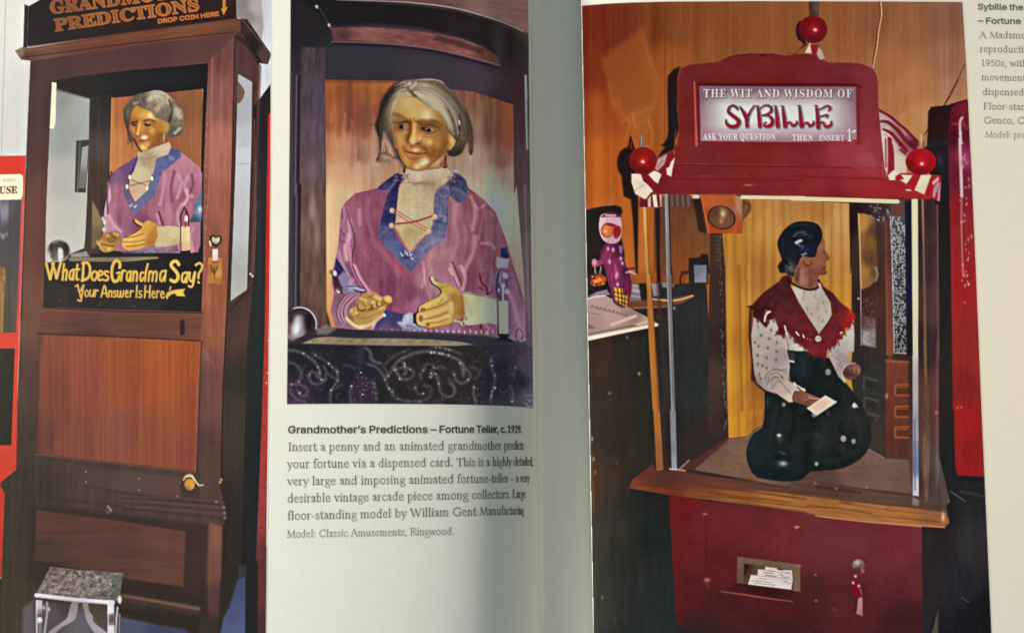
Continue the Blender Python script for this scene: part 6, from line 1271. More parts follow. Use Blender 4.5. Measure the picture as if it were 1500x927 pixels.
for i in range(40):
    x, y = BD(R_.uniform(400, 540), R_.uniform(290, 440))[0]; glow(x, y, 1, 1, R_.choice([(170, 150, 166), (110, 74, 108)]), .5, clip='bc')
for x, y, r in ((866, 145, 2.2), (1240, 352, 2.2), (267, 210, 1.8), (97, 382, 1.6), (682, 300, 1.6), (400, 342, 1.8), (1225, 222, 1.6), (1342, 432, 1.6), (655, 248, 1.5), (712, 210, 1.5), (820, 385, 1.4), (620, 356, 1.6), (280, 365, 1.6), (455, 262, 1.4), (465, 390, 1.6), (868, 268, 1.4), (1038, 208, 1.5)): glow(*BD(x, y)[0], r * .8, r * .8, (214, 212, 210), .9, clip='bc')
for i in range(50):
    x, y = BD(R_.uniform(1415, 1460), R_.uniform(390, 470))[0]; glow(x, y, 1, 1, R_.choice([(130, 140, 146), (90, 90, 104)]), .6, clip='bc')
pop('fa2', 8, .42, (6, -1, -2), fa2); pop('fa2', 3, .22, (0, 0, 0), fa2); pop('dr2', 9, .45, (4, 0, -1), gd2); pop('dr2', 3, .3, (0, 0, 0), gd2); pop('gh2', 5, .6, (6, 2, -2), gh2); pop('gh3', 7, .6, (6, 2, -2), gh3); pop('hr2', 5, .45, (8, 7, 3), hr2); pop('cb2', 7, .5, (-8, -8, -6), cb2); pop('lst1', 7, .4, (6, 2, 0), fr); pop('arch2', 6, .5, (8, 1, -2), fr); pop('arch', 6, .4, (8, 3, 1), fr); pop('cf2', 6, .4, (4, -2, -2), gb2); pop('gb2', 7, .4, (4, 2, 0), gb2)
m_ = (REG['gc2'] * (OWNER == gc2))[..., None]
INK += m_ * (INK * np.array([.88, .82, .90], np.float32) - INK)
grain('gc2', 4, 5, 9, 138); pop('gc2', 5, .5, (0, 0, 0), gc2)
m_ = (REG['bp2'] * (OWNER == bp2))[..., None]
INK += m_ * (INK.mean(-1, keepdims=True) - INK) * .16
REG['bare'] = REG['bp2'] * (OWNER == bp2)
for x, y, rx, ry, c_, a_ in ((458, 300, 5, 20, (150, 128, 120), .55), (465, 352, 4, 24, (138, 112, 100), .55), (452, 345, 3, 18, (120, 98, 90), .5), (460, 250, 6, 14, (112, 94, 100), .45), (446, 200, 4, 20, (84, 68, 78), .4), (464, 405, 5, 16, (120, 92, 78), .45)): glow(x, y, rx, ry, c_, a_, clip='lst1')
for x, y, rx, ry, c_, a_ in ((483, 330, 7, 70, (236, 198, 144), .5), (500, 280, 10, 26, (218, 176, 134), .45), (525, 262, 12, 18, (208, 160, 124), .4), (728, 300, 12, 34, (196, 176, 146), .5), (748, 330, 6, 40, (176, 154, 128), .45), (712, 262, 10, 18, (182, 152, 124), .45)): glow(x, y, rx, ry, c_, a_, clip='bare')
lift = (REG['q0'] * (1 - REG['bc']))[..., None]
INK += lift * (255 * np.clip(INK / 255, 0, 1) ** .9 - INK)
grain('q0', 3, 3, 3.2, 199)
# ------------------------------------------------------------------ right photograph: the Sybille booth
PHOTO[0] = 2
R1, R2, R3, R4, R5, R6 = (Z(840, 0, 4.412), Z(1160, 0, 4.412), Z(840, 190, 4.412), Z(1160, 190, 4.412), Z(840, 390, 4.412), Z(1160, 390, 4.412))
R7, R8 = Z(840, 600, 2.835), Z(1160, 600, 2.835)
S1, S2, S3 = Z(1080, 310, 7.13), Z(1080, 420, 6.62), Z(1080, 540, 5.15)
DL, SG, RA, RB, LO = Z(855, 300, 4.638), Z(1010, 110, 5.882), Z(1240, 280, 3.8625), Z(1240, 500, 3.3125), Z(1000, 720, 4.477)
FRAME2 = np.array([(852.2, 8), (890, 5), (930, 3.2), (980, 2), (1100, 1.4), (1300, 1.8), (1410, 2.6), (1416, 100), (1423, 240), (1430, 400), (1438, 600), (1446, 780), (1452.5, 927), (1455, 990), (870.6, 990), (869.4, 927)], float)
wd = item('wood_wall', 'printed orange brown wood panelled wall behind the booth')
fill(FRAME2, [(870, 40, (112, 36, 16)), (900, 40, (112, 44, 22)), (870, 100, (120, 42, 18)), (870, 170, (150, 66, 24)), (880, 230, (176, 84, 26)), (900, 250, (176, 86, 28)), (960, 40, (110, 54, 24)), (1000, 40, (122, 66, 34)), (1060, 50, (128, 72, 38)), (1120, 40, (132, 76, 40)), (1160, 60, (136, 80, 42)), (985, 90, (146, 76, 32)), (990, 180, (152, 80, 32)), (1000, 140, (150, 80, 34)), (960, 170, (156, 84, 36)), (1050, 70, (132, 76, 38)),
              (1230, 30, (140, 82, 48)), (1230, 80, (144, 88, 52)), (1280, 30, (132, 80, 52)), (1330, 40, (146, 92, 62)), (1380, 30, (130, 86, 64)), (1300, 100, (158, 102, 64)), (1340, 120, (172, 116, 74)), (1310, 150, (166, 110, 68)), (1390, 90, (148, 100, 74)), (1350, 170, (182, 130, 84)), (1400, 130, (164, 112, 84)), (1330, 180, (176, 124, 76)), (920, 300, (176, 92, 34)), (930, 380, (176, 96, 38)), (940, 420, (150, 80, 30))],
     idn=wd, save='w0')
grain('w0', 3.2, 160, 7, 201, add=(1.1, 1, .8)); grain('w0', 17, 300, 8, 202, add=(1.1, 1, .8)); grain('w0', 2, 40, 3, 203)
line(R1(600, 20, 595, 400, 590, 900), 2.5, (98, 48, 20), a=.45, f=3, clip='w0')
line(R1(470, 30, 480, 200), 6, (150, 84, 56), a=.35, f=8, clip='w0')
# light patch reflected on the wall
fill(R1(185, 370, 440, 185, 480, 220, 500, 330, 545, 430, 555, 560, 520, 680, 510, 760, 510, 860, 460, 905, 440, 840, 400, 850, 330, 800, 305, 750, 255, 700, 235, 600, 205, 480), (170, 92, 40), f=12, a=.4, clip='w0')
fill(R1(270, 400, 330, 340, 400, 325, 455, 350, 470, 460, 510, 600, 490, 680, 400, 715, 320, 720, 290, 620, 250, 640, 240, 560, 268, 470), (138, 70, 28), f=12, a=.6, sm=2, clip='w0')
for p in (R1(200, 390, 230, 560, 270, 700), R1(440, 190, 500, 400, 550, 540, 510, 700), R1(290, 640, 310, 740, 400, 735, 500, 690)): line(p, 3, (186, 110, 52), f=7, a=.28, sm=4, clip='w0')
for p in (R1(310, 790, 360, 770, 350, 860, 330, 900), R1(480, 770, 510, 860, 500, 940, 460, 945, 440, 900), R1(380, 740, 400, 820)): line(p, 2.2, (200, 128, 48), f=5, a=.45, sm=4, clip='w0')
# wall cable
line(R2(572, 15, 578, 100, 560, 190, 548, 300, 532, 380, 524, 445), 4.4, (84, 44, 26), f=1.6, sm=4, clip='w0')
line(R2(575, 15, 580, 100, 563, 190, 551, 300, 535, 380, 526, 440), 2.4, (206, 148, 104), f=1.4, sm=4, clip='w0')
line(R2(1118, 415, 1080, 500, 1040, 580, 985, 680), 2.6, (92, 48, 34), f=1.6, clip='w0', sm=3); line(R2(1122, 410, 1086, 498), 1.2, (190, 130, 96), a=.7, clip='w0')
line(R2(1060, 470, 1110, 540), 5, (150, 96, 76), f=5, a=.5, clip='w0'); line(R2(880, 835, 830, 900), 1.6, (70, 40, 30), a=.7)

# black shadow left of the booth
sh = item('booth_shadow', 'printed black shadow of the booth on the wall')
fill(np.vstack([R1(690, 430, 650, 445, 610, 490, 606, 600, 612, 850, 605, 890, 580, 930, 560, 940), R3(590, 110, 540, 180, 650, 130, 660, 0), R1(660, 900, 685, 830, 672, 700, 674, 500)]), [(990, 110, (40, 16, 12)), (984, 160, (34, 24, 22)), (980, 200, (32, 22, 20))], f=3, idn=sh, clip='w0')
oval(*R3(350, 215)[0], 15.5, 23, (34, 14, 12), f=3, idn=sh, clip='w0')
fill(R3(345, 140, 365, 40, 372, 40, 400, 130), (44, 12, 14), idn=sh, clip='w0'); oval(*R3(372, 100)[0], 2, 6, (110, 30, 26), f=2)
fill(R3(310, 270, 400, 270, 420, 460, 415, 930, 402, 930, 385, 600, 370, 450, 325, 430, 312, 330), (36, 24, 20), f=3, idn=sh, clip='w0')
# dark back area on the left with the desk
dkb = item('dark_desk', 'printed dark desk and dark corner to the left of the booth')
fill(np.vstack([R3(70, 520, 180, 495, 270, 488, 310, 500, 318, 530, 305, 560, 310, 700, 330, 800, 330, 930, 70, 930)]), (36, 26, 22), f=2.5, idn=dkb, clip='w0')
fill(np.vstack([R3(75, 800), R3(330, 850, 350, 930), R5(350, 110, 620, 110, 860, 110, 870, 300, 970, 930), R7(640, 110, 640, 420, 440, 950, 60, 950)]),
     [(880, 420, (34, 26, 22)), (870, 520, (56, 38, 28)), (930, 520, (40, 36, 32)), (1000, 470, (42, 42, 40)), (1020, 560, (40, 44, 42)), (880, 620, (52, 42, 34)), (930, 640, (44, 38, 30)), (870, 700, (60, 44, 32)), (900, 780, (48, 46, 38)), (950, 780, (28, 34, 32)), (970, 740, (30, 30, 28)), (890, 880, (46, 46, 40)), (960, 880, (36, 40, 40)), (1000, 640, (40, 36, 34))], f=2, idn=dkb, save='desk', clip='w0')
grain('desk', 6, 60, 5, 211); grain('desk', 25, 40, 4, 212)
line(R7(66, 0, 75, 200, 85, 420), 2.5, (110, 62, 40), f=3, a=.6, clip='w0')
for x, y, b in ((78, 122, 200), (84, 205, 190), (180, 222, 90), (120, 780, 130), (175, 870, 90), (90, 260, 140)): glow(*R7(x, y)[0], 1.5, 3, (b, b * .8, b * .6), .7, clip='desk')
for x, y, b in ((347, 460, 120), (424, 694, 170), (233, 820, 110), (545, 322, 130), (650, 270, 170)): glow(*R5(x, y)[0], 2, 2.4, (b, b, b), .8, clip='desk')
# wall seen through the booth's left pane
fill(np.vstack([R3(520, 505, 600, 500, 600, 400, 880, 410, 890, 930), R5(760, 0, 720, 110, 620, 120, 560, 110, 540, 0), R3(520, 930)]), [(970, 320, (80, 50, 36)), (990, 320, (106, 62, 36)), (1020, 330, (110, 66, 40)), (1000, 390, (128, 66, 30)), (1030, 300, (84, 52, 36)), (1010, 360, (116, 66, 36))], f=2, idn=wd, clip='w0', save='thr')
grain('thr', 4, 60, 7, 214)
fill(R3(528, 505, 558, 505, 560, 930, 540, 930), (44, 28, 24), f=2, clip='w0'); fill(R5(535, 0, 560, 0, 565, 110, 540, 110), (40, 26, 22), f=2, clip='w0')
fill(R3(558, 430, 590, 430, 600, 930, 568, 930), (96, 60, 46), f=3, a=.8, clip='w0')
pb = item('black_box', 'printed black box with a grey screen behind the booth glass')
fill(R3(745, 830, 810, 825, 830, 800, 870, 805, 880, 930, 745, 930), (34, 30, 28), idn=pb, clip='w0'); fill(R5(745, 0, 870, 0, 870, 115, 745, 110), (38, 36, 34), idn=pb, clip='w0', f=3)
fill(R3(780, 878, 858, 878, 860, 930, 780, 930), (112, 110, 122), clip='w0', idn=pb); fill(R5(780, -8, 860, -8, 858, 106, 782, 104), [(1020, 395, (106, 106, 122)), (1030, 410, (128, 126, 140))], clip='w0', idn=pb)
line(R5(745, 40, 705, 50, 690, 80, 695, 120), 2.5, (40, 22, 18), sm=4, clip='w0'); line(R3(700, 922, 750, 918), 3, (60, 40, 30))
# papers on the desk
pp = item('paper_stack', 'printed stack of white papers on the desk beside the booth')
fill(R5(350, 110, 420, 115, 440, 240, 340, 225), [(935, 420, (150, 140, 142)), (930, 440, (120, 110, 112))], f=2, idn=pp, clip='w0'); fill(R5(500, 110, 545, 112, 555, 190, 520, 195), (140, 130, 132), f=2, idn=pp, clip='w0'); fill(R5(570, 105, 650, 115, 645, 140, 575, 135), (130, 120, 122), f=2, clip='w0')
for k in range(5): line(R5(350, 135 + k * 18, 430, 145 + k * 18), 1.4, ((100, 90, 92), (190, 180, 180))[k % 2], a=.7, clip='w0')
fill(R5(340, 225, 600, 210, 770, 185, 775, 200, 700, 240, 500, 275, 360, 280), (110, 66, 44), f=2, clip='w0', a=.9); line(R5(500, 210, 650, 222, 770, 190), 2.4, (214, 180, 120), f=2, a=.9, sm=3, clip='w0'); line(R5(360, 272, 440, 266, 600, 262), 2, (150, 104, 74), f=2, a=.8, clip='w0')
fill(R5(500, 275, 640, 265, 600, 330, 520, 330), (50, 30, 28), f=4, a=.7, clip='w0')
fill(np.vstack([R5(86, 205, 130, 190, 200, 185, 490, 335, 545, 372, 540, 386, 90, 478)]), [(865, 445, (180, 148, 136)), (885, 440, (176, 144, 138)), (900, 460, (184, 150, 138)), (870, 470, (168, 134, 124)), (930, 462, (150, 118, 108)), (950, 472, (176, 148, 130)), (915, 445, (160, 126, 120))], idn=pp, save='pap', clip='w0')
fill(R5(88, 200, 150, 165, 215, 150, 240, 185, 200, 188, 140, 195), (136, 120, 136), f=2, idn=pp, clip='w0'); line(R5(92, 212, 145, 195, 205, 190), 1.6, (230, 214, 208), a=.9, clip='w0')
line(R5(92, 468, 300, 425, 540, 378), [6, 5, 4], (238, 218, 188), f=1.6, idn=pp, clip='w0'); line(R5(92, 440, 300, 400, 500, 362), 2.5, (96, 72, 66), f=2.5, a=.6, clip='w0')
line(R5(245, 378, 400, 322), 4.5, (220, 186, 164), f=2.5, a=.85, clip='w0'); fill(R5(390, 376, 480, 350, 500, 362, 420, 385), (196, 172, 160), f=2, clip='w0')
for k in range(9):
    x_, y_ = 112 + k * 27, 266 + k * 6.6
    line(R5(x_, y_, x_ + 12, y_ - 16, x_ + 18, y_ + 4), 1.6, (104, 82, 80), f=1.6, a=.6, sm=(k % 2) * 3, clip='pap'); line(R5(x_ + 4, y_ - 6, x_ + 20, y_ - 4), 1.2, (110, 88, 86), f=1.5, a=.5, clip='pap')
for k in range(4): line(R5(110 + k * 16, 300 + k * 3, 128 + k * 16, 306 + k * 3), 1.2, (120, 96, 92), a=.6, clip='pap')
fill(R5(92, 370, 150, 400, 92, 405), (104, 84, 78), f=3, a=.7, clip='pap')
# doll on the desk
dl = item('painted_doll', 'printed painted doll in a purple coat carrying a basket on the desk')
fill(DL(118, 310, 150, 262, 200, 255, 245, 262, 265, 300, 275, 380, 305, 450, 328, 530, 322, 610, 300, 680, 262, 700, 200, 660, 185, 590, 160, 500, 145, 430, 118, 370), [(890, 370, (116, 36, 70)), (895, 390, (130, 42, 80)), (905, 400, (140, 50, 88)), (912, 420, (104, 30, 64)), (900, 420, (118, 38, 72)), (908, 365, (80, 24, 56)), (915, 400, (76, 24, 56)), (885, 365, (104, 34, 70))], sm=2, idn=dl, save='dl', clip='w0')
grain('dl', 4, 8, 10, 221)
fill(DL(205, 560, 265, 570, 262, 680, 215, 655), [(902, 430, (214, 160, 50)), (908, 440, (226, 170, 60))], f=2, idn=dl, clip='w0'); fill(DL(265, 605, 300, 610, 295, 690, 262, 690), (200, 146, 46), f=2, idn=dl, clip='w0')
for p in (DL(205, 590, 300, 615), DL(208, 620, 298, 645), DL(212, 650, 296, 675), DL(230, 565, 238, 670), DL(255, 570, 262, 690), DL(285, 600, 275, 690)): line(p, 1.5, (50, 24, 30), a=.85)
fill(DL(140, 310, 165, 330, 150, 390, 70, 425, 55, 400, 70, 375, 110, 375), [(885, 375, (126, 44, 84)), (872, 388, (150, 60, 100))], sm=2, idn=dl, clip='w0'); oval(*DL(72, 390)[0], 3.6, 5, (196, 130, 140), f=2, idn=dl, clip='w0')
fill(DL(120, 70, 170, 52, 240, 72, 258, 130, 256, 210, 230, 255, 170, 262, 125, 230, 105, 170, 106, 110), [(882, 318, (214, 176, 186)), (900, 318, (200, 160, 172)), (880, 345, (206, 168, 178)), (895, 352, (190, 152, 160))], sm=3, idn=dl, clip='w0')
fill(DL(118, 85, 160, 50, 225, 55, 245, 85, 200, 80, 150, 82), (84, 30, 60), f=2, sm=2, clip='w0'); line(DL(150, 70, 215, 72), 2.4, (214, 170, 180), f=2)
fill(DL(205, 155, 250, 150, 252, 200, 225, 230, 205, 220, 200, 190), (150, 34, 26), f=2, sm=2, clip='w0', idn=dl)
oval(*DL(160, 175)[0], 9, 10.5, (150, 36, 26), f=2, clip='w0'); oval(*DL(162, 176)[0], 7.6, 8.8, [(888, 336, (214, 136, 72)), (892, 340, (196, 104, 50)), (890, 343, (200, 116, 62))], f=2, idn=dl, clip='w0')
fill(DL(140, 128, 180, 122, 225, 140, 250, 150, 225, 160, 200, 150, 160, 140), (146, 34, 28), sm=2, f=2, clip='w0')
for x, y in DL(150, 165, 174, 164): glow(x, y, 1.1, .8, (150, 70, 26), .8)
glow(*DL(150, 182)[0], 2, 2, (250, 196, 110), .8); line(DL(160, 75, 155, 120), 1, (130, 90, 110), a=.6); line(DL(165, 240, 170, 262), 1.2, (150, 110, 120), a=.6)
for x, y, r in ((225, 470, 2), (222, 490, 1.8), (200, 305, 2), (165, 298, 1.8), (175, 385, 2), (252, 365, 1.8), (262, 398, 1.6), (230, 540, 2)): glow(*DL(x, y)[0], r, r * 1.6, (244, 200, 230), .85, clip='w0')
line(DL(215, 410, 222, 500), 2.4, (190, 90, 150), f=3, a=.7); line(DL(190, 480, 200, 560), 2, (160, 60, 120), f=3, a=.7); line(DL(180, 330, 160, 390), 3, (160, 60, 110), f=3, a=.6)
line(DL(290, 460, 320, 455, 350, 470), 2, (214, 170, 190), f=2, sm=3); line(DL(300, 435, 345, 430), 2.4, (70, 24, 40), f=2); fill(DL(240, 280, 262, 280, 260, 330, 245, 330), (150, 130, 150), f=2, a=.8)
line(DL(75, 420, 82, 480), 1.4, (190, 160, 140)); line(DL(118, 420, 110, 470), 1.4, (170, 150, 140))
bk = item('doll_basket', 'printed little basket with orange fruit in the hand of the doll')
fill(DL(45, 480, 100, 470, 150, 490, 145, 540, 100, 552, 50, 545), [(870, 408, (90, 40, 24)), (880, 412, (150, 70, 30))], sm=2, f=2, idn=bk, clip='w0')
for x, y, c in ((70, 520, (230, 110, 40)), (95, 515, (240, 130, 50)), (120, 510, (226, 104, 36)), (95, 495, (200, 84, 40)), (135, 500, (180, 70, 40)), (60, 530, (160, 60, 30))): oval(*DL(x, y)[0], 3.4, 2.8, c, f=2, clip='w0', idn=bk)
for x, y in DL(78, 525, 108, 505, 60, 488, 70, 545, 130, 535): glow(x, y, 1.2, 1, (250, 220, 170), .85)

# booth interior back: yellow curtain
fill(np.vstack([R3(890, 415, 1490, 425), R4(960, 440, 960, 900), R8(650, 0, 650, 480, 0, 430), R7(700, 400, 240, 320, 340, 230), R5(870, 900, 880, 100)]), [(1050, 400, (60, 42, 34)), (1000, 680, (46, 38, 36)), (975, 690, (50, 38, 34)), (1330, 740, (88, 60, 48)), (1370, 500, (56, 38, 38)), (1200, 720, (92, 62, 50))], f=2, clip='w0')
ct = item('yellow_curtain', 'printed pleated yellow curtain at the back of the booth')
curtain = np.vstack([R3(960, 670, 1090, 660, 1110, 450), R4(0, 455, 370, 475, 378, 930), R6(385, 0, 385, 290, 410, 330, 370, 780, 385, 810, 300, 810), S3(180, 430, 110, 470, 100, 505, 0, 518), R7(645, 118, 640, 0), R5(990, 930, 980, 0)])
fill(curtain, [(1070, 350, (176, 118, 46)), (1075, 450, (190, 130, 44)), (1075, 550, (196, 136, 44)), (1080, 620, (196, 134, 40)), (1100, 320, (176, 120, 54)), (1110, 400, (166, 108, 44)), (1105, 500, (172, 108, 38)), (1095, 600, (186, 122, 40)), (1115, 560, (150, 90, 36)), (1110, 620, (160, 100, 36)), (1150, 310, (176, 124, 66)), (1200, 310, (166, 112, 54)), (1220, 350, (184, 134, 70)), (1230, 400, (176, 122, 54)), (1235, 320, (190, 142, 80)), (1225, 430, (184, 124, 42)), (1240, 550, (180, 136, 50)), (1120, 330, (190, 136, 66))], f=1.6, idn=ct, save='cur', clip='w0')
for x, c, w_, a_ in ((1062, (120, 72, 28), 2, .5), (1068, (206, 150, 64), 5, .5), (1078, (140, 88, 34), 2.5, .6), (1085, (200, 142, 50), 6, .5), (1093, (136, 84, 30), 3, .65), (1098, (204, 152, 72), 4, .5), (1103, (128, 74, 28), 2.4, .7), (1111, (190, 134, 64), 4, .4), (1117, (120, 70, 28), 3, .5), (1124, (200, 150, 84), 4, .45), (1131, (140, 92, 44), 2.4, .6), (1138, (196, 146, 84), 4, .45), (1146, (136, 88, 42), 2.2, .6), (1153, (190, 140, 78), 4, .4), (1160, (146, 98, 46), 2, .6), (1168, (184, 132, 68), 4, .4), (1176, (132, 86, 38), 2.2, .55), (1184, (190, 140, 70), 4, .4), (1192, (140, 92, 42), 2, .55), (1199, (186, 134, 66), 3, .5), (1205, (134, 84, 34), 2.4, .7), (1211, (198, 148, 80), 4, .5), (1217, (130, 80, 32), 2, .65), (1224, (202, 152, 88), 5, .5), (1231, (140, 92, 44), 2.2, .6), (1238, (206, 156, 92), 4, .5)):
    d_ = [math.sin(x * 1.7 + k) * 1.8 for k in range(5)]
    line([(x + d_[0], 285), (x + d_[1], 360), (x + .5 + d_[2], 440), (x + 1.5 + d_[3], 560), (x + 3 + d_[4], 660)], [w_ * .7, w_, w_ * 1.3, w_ * 1.1, w_ * 1.5], c, f=5, a=a_ * .72, sm=4, clip='cur')
grain('cur', 2.2, 60, 5, 231); grain('cur', 6, 120, 6, 232)
line(R5(1070, 0, 1075, 300, 1090, 930), 4, (122, 72, 26), f=4, a=.55, clip='cur'); line(R5(1130, 0, 1140, 300, 1160, 700), 4, (206, 154, 74), f=4, a=.4, clip='cur')
fill(R5(1150, 300, 1235, 330, 1230, 930, 1130, 930), (140, 86, 36), f=6, a=.5, clip='cur')
# right part inside the booth
rg = item('booth_right_wall', 'printed dark wooden right wall with carved chest inside the booth')
fill(np.vstack([R4(370, 470, 740, 470, 745, 930), R6(745, 0, 742, 930, 450, 930, 380, 800, 405, 560, 400, 280, 385, 0), R4(378, 930)]), [(1255, 320, (44, 22, 24)), (1255, 450, (48, 30, 32)), (1265, 370, (60, 40, 32)), (1290, 340, (64, 44, 34)), (1285, 400, (56, 36, 30)), (1285, 450, (72, 44, 36)), (1300, 400, (80, 48, 36)), (1305, 330, (100, 66, 60)), (1300, 480, (64, 40, 34)), (1270, 500, (54, 44, 42)), (1260, 530, (42, 40, 40)), (1285, 560, (44, 42, 40)), (1280, 590, (46, 46, 44))], f=2, idn=rg, save='rg', clip='w0')
grain('rg', 4, 40, 6, 241)
fill(S3(870, 60, 1130, -60, 1128, 680, 1000, 610, 900, 500), [(1270, 560, (46, 46, 44)), (1290, 600, (48, 46, 42)), (1280, 640, (52, 46, 42))], f=5, a=.85, idn=rg, clip='w0')
for x, y in ((955, 60), (960, 215), (970, 330)): 
    line(S3(x, y + 90, x, y, x + 100, y + 30), 2.5, (84, 80, 74), f=2.5, a=.7, clip='w0'); fill(S3(x + 12, y + 30, x + 80, y + 45, x + 80, y + 80, x + 12, y + 75), (34, 34, 34), f=3, a=.6, clip='w0')
glow(*S3(1045, 385)[0], 3, 3, (80, 78, 74), .7, clip='w0')
# small mirror-like pane and its hanging cloth
fill(RA(65, 128, 95, 125, 130, 135, 160, 145, 178, 440, 170, 500, 130, 540, 88, 556, 78, 540), [(1262, 330, (170, 124, 60)), (1265, 400, (160, 112, 56)), (1270, 350, (124, 84, 44)), (1278, 380, (92, 62, 38)), (1280, 340, (84, 58, 40)), (1268, 415, (140, 96, 50)), (1282, 400, (100, 74, 50))], f=2.5, save='cl', clip='w0'); grain('cl', 3, 24, 10, 243)
line(RA(68, 128, 76, 300, 82, 550), 1.8, (206, 176, 130), a=.8, f=1.6); line(RA(163, 430, 176, 470, 165, 505), 3, (150, 126, 96), f=2.5, sm=3, a=.8)
line(RA(80, 556, 84, 870), 1.6, (170, 156, 150), a=.8, f=1.5); glow(*RA(68, 608)[0], 1.6, 1.6, (210, 206, 200), .9)
fill(RA(84, 700, 165, 720, 165, 885, 88, 868), [(1265, 470, (92, 62, 56)), (1270, 490, (150, 140, 136)), (1275, 500, (140, 132, 128)), (1268, 500, (160, 152, 146)), (1272, 475, (104, 80, 74))], f=4, save='gl', clip='w0', a=.9); grain('gl', 4, 4, 30, 245)
fill(RA(130, 75, 240, 70, 255, 160, 235, 175, 140, 140), (52, 40, 40), f=4, a=.7, sm=2, clip='w0')
R_ = random.Random(31)
for i in range(26): glow(*RA(R_.uniform(135, 250), R_.uniform(75, 165))[0], R_.uniform(1, 2.2), R_.uniform(1, 1.8), R_.choice([(150, 140, 150), (200, 196, 206), (90, 80, 90)]), .7, clip='w0')
for i in range(30): glow(*RA(R_.uniform(90, 160), R_.uniform(600, 720))[0], 1.2, 1.8, R_.choice([(150, 110, 104), (90, 40, 40)]), .4, clip='w0')
fill(RA(215, 170, 245, 165, 265, 930, 225, 930), [(1300, 350, (84, 50, 44)), (1302, 450, (116, 62, 48)), (1302, 510, (130, 66, 48))], f=3, a=.9, clip='w0'); line(RA(222, 170, 232, 920), 1.6, (140, 84, 68), a=.6, f=2)
fill(RA(255, 60, 330, 45, 332, 130, 250, 135), (96, 62, 58), f=3, a=.9, clip='w0')
# patterned paper strip
ps = item('patterned_strip', 'printed strip of black and white swirl patterned paper in the booth')
fill(RA(246, 142, 300, 145, 332, 140, 342, 918, 268, 915), [(1310, 400, (112, 110, 114)), (1320, 450, (108, 106, 110)), (1310, 330, (122, 120, 124)), (1318, 510, (92, 88, 92))], idn=ps, save='ps', clip='w0')
ysl, xsl = np.nonzero(REG['ps'] > .05)
X_, Y_ = (xsl - MX).astype(np.float32), (ysl - MX).astype(np.float32)
nn = vnoise(X_, Y_, 3.4, 4.6, 251, 2); sw = (np.abs(nn) - .17) * 6
INK[ysl, xsl] += (np.clip(-sw, -1, 1) * 52)[:, None] * REG['ps'][ysl, xsl][:, None] * np.array([1, 1, .98], np.float32)
line(RA(250, 150, 262, 520, 268, 912), 1.5, (206, 200, 190), a=.6, f=1.5); line(RA(272, 914, 338, 918), 2, (170, 150, 140), a=.8)
fill(RA(330, 60, 370, 60, 380, 930, 340, 930), [(1330, 350, (26, 28, 42)), (1332, 420, (24, 30, 56)), (1334, 500, (26, 26, 30))], f=2, clip='w0', idn=rg)
# carved chest right
chs = item('carved_chest', 'printed reddish carved chest front inside the booth')
fill(np.vstack([RB(190, 85, 300, 95, 300, 570, 185, 560)]), [(1310, 540, (110, 56, 42)), (1310, 590, (98, 50, 38)), (1305, 650, (84, 48, 38)), (1325, 600, (100, 54, 40))], f=3, idn=chs, clip='w0', save='chs'); grain('chs', 4, 20, 6, 261)
line(RB(190, 95, 300, 102), 3, (146, 84, 66), f=2, a=.8); line(RB(210, 0, 212, 85), 4, (130, 66, 48), f=3, a=.8); line(RB(190, 95, 186, 560), 2, (60, 38, 32), f=2, a=.7)
for y in (210, 315, 415):
    fill(RB(232, y, 300, y - 4, 300, y + 55, 232, y + 52), (86, 46, 32), f=2, clip='w0'); line(RB(300, y, 236, y + 2, 236, y + 50, 300, y + 52), 2.6, (166, 88, 52), f=2, a=.8); line(RB(245, y + 12, 295, y + 12), 1.4, (190, 110, 70), a=.5)
glow(*RB(195, 265)[0], 2, 4, (206, 140, 90), .8, clip='w0'); 
# floor of the booth
fl = item('booth_floor', 'printed brown floor board of the booth')
fill(np.vstack([R7(500, 250, 640, 120, 720, 110), S3(180, 430, 300, 520, 900, 600, 1000, 605, 1110, 670), RB(190, 570, 300, 575, 320, 750), R8(500, 350, 300, 330, 100, 305, 0, 300), R7(880, 320, 700, 285)]), [(1050, 660, (106, 78, 62)), (1080, 650, (116, 86, 70)), (1100, 690, (110, 82, 64)), (1080, 680, (118, 88, 70)), (1200, 700, (84, 62, 54)), (1250, 680, (104, 78, 66)), (1290, 690, (110, 84, 72)), (1320, 710, (104, 80, 70)), (1280, 665, (112, 84, 74))], f=2, idn=fl, save='fl', clip='w0')
grain('fl', 20, 5, 7, 265); grain('fl', 3, 3, 3, 266)
line(S3(985, 605, 1110, 672), 1.6, (140, 112, 98), a=.6); fill(R7(440, 250, 640, 112, 640, 130, 500, 250), (84, 44, 38), f=3, a=.9, clip='w0'); line(R7(440, 248, 478, 212), 2.5, (150, 130, 116), f=2, a=.8)
# left back corner post
fill(np.vstack([R3(885, 670, 960, 665, 975, 930), R5(980, 0, 995, 930), R7(640, 0, 640, 110, 560, 100, 555, 0), R5(870, 930, 880, 0), R3(885, 930)]), [(1050, 360, (64, 44, 34)), (1045, 450, (58, 42, 36)), (1050, 550, (70, 50, 42)), (1058, 500, (48, 36, 34)), (1040, 600, (60, 46, 40)), (1055, 620, (56, 40, 38))], f=2.5, idn=rg, save='lp2', clip='w0')
R_ = random.Random(33)
for i in range(80):
    y = R_.uniform(345, 630); x = 1053 + (y - 345) * .035 + R_.uniform(-2.5, 2.5)
    glow(x, y, 1, 1.8, R_.choice([(120, 96, 84), (150, 120, 110), (36, 26, 26)]), .55, clip='w0')
for k in range(8): line(R3(920, 690 + k * 26, 948, 690 + k * 26, 948, 705 + k * 26), 1.6, (112, 84, 60), f=1.8, a=.5)
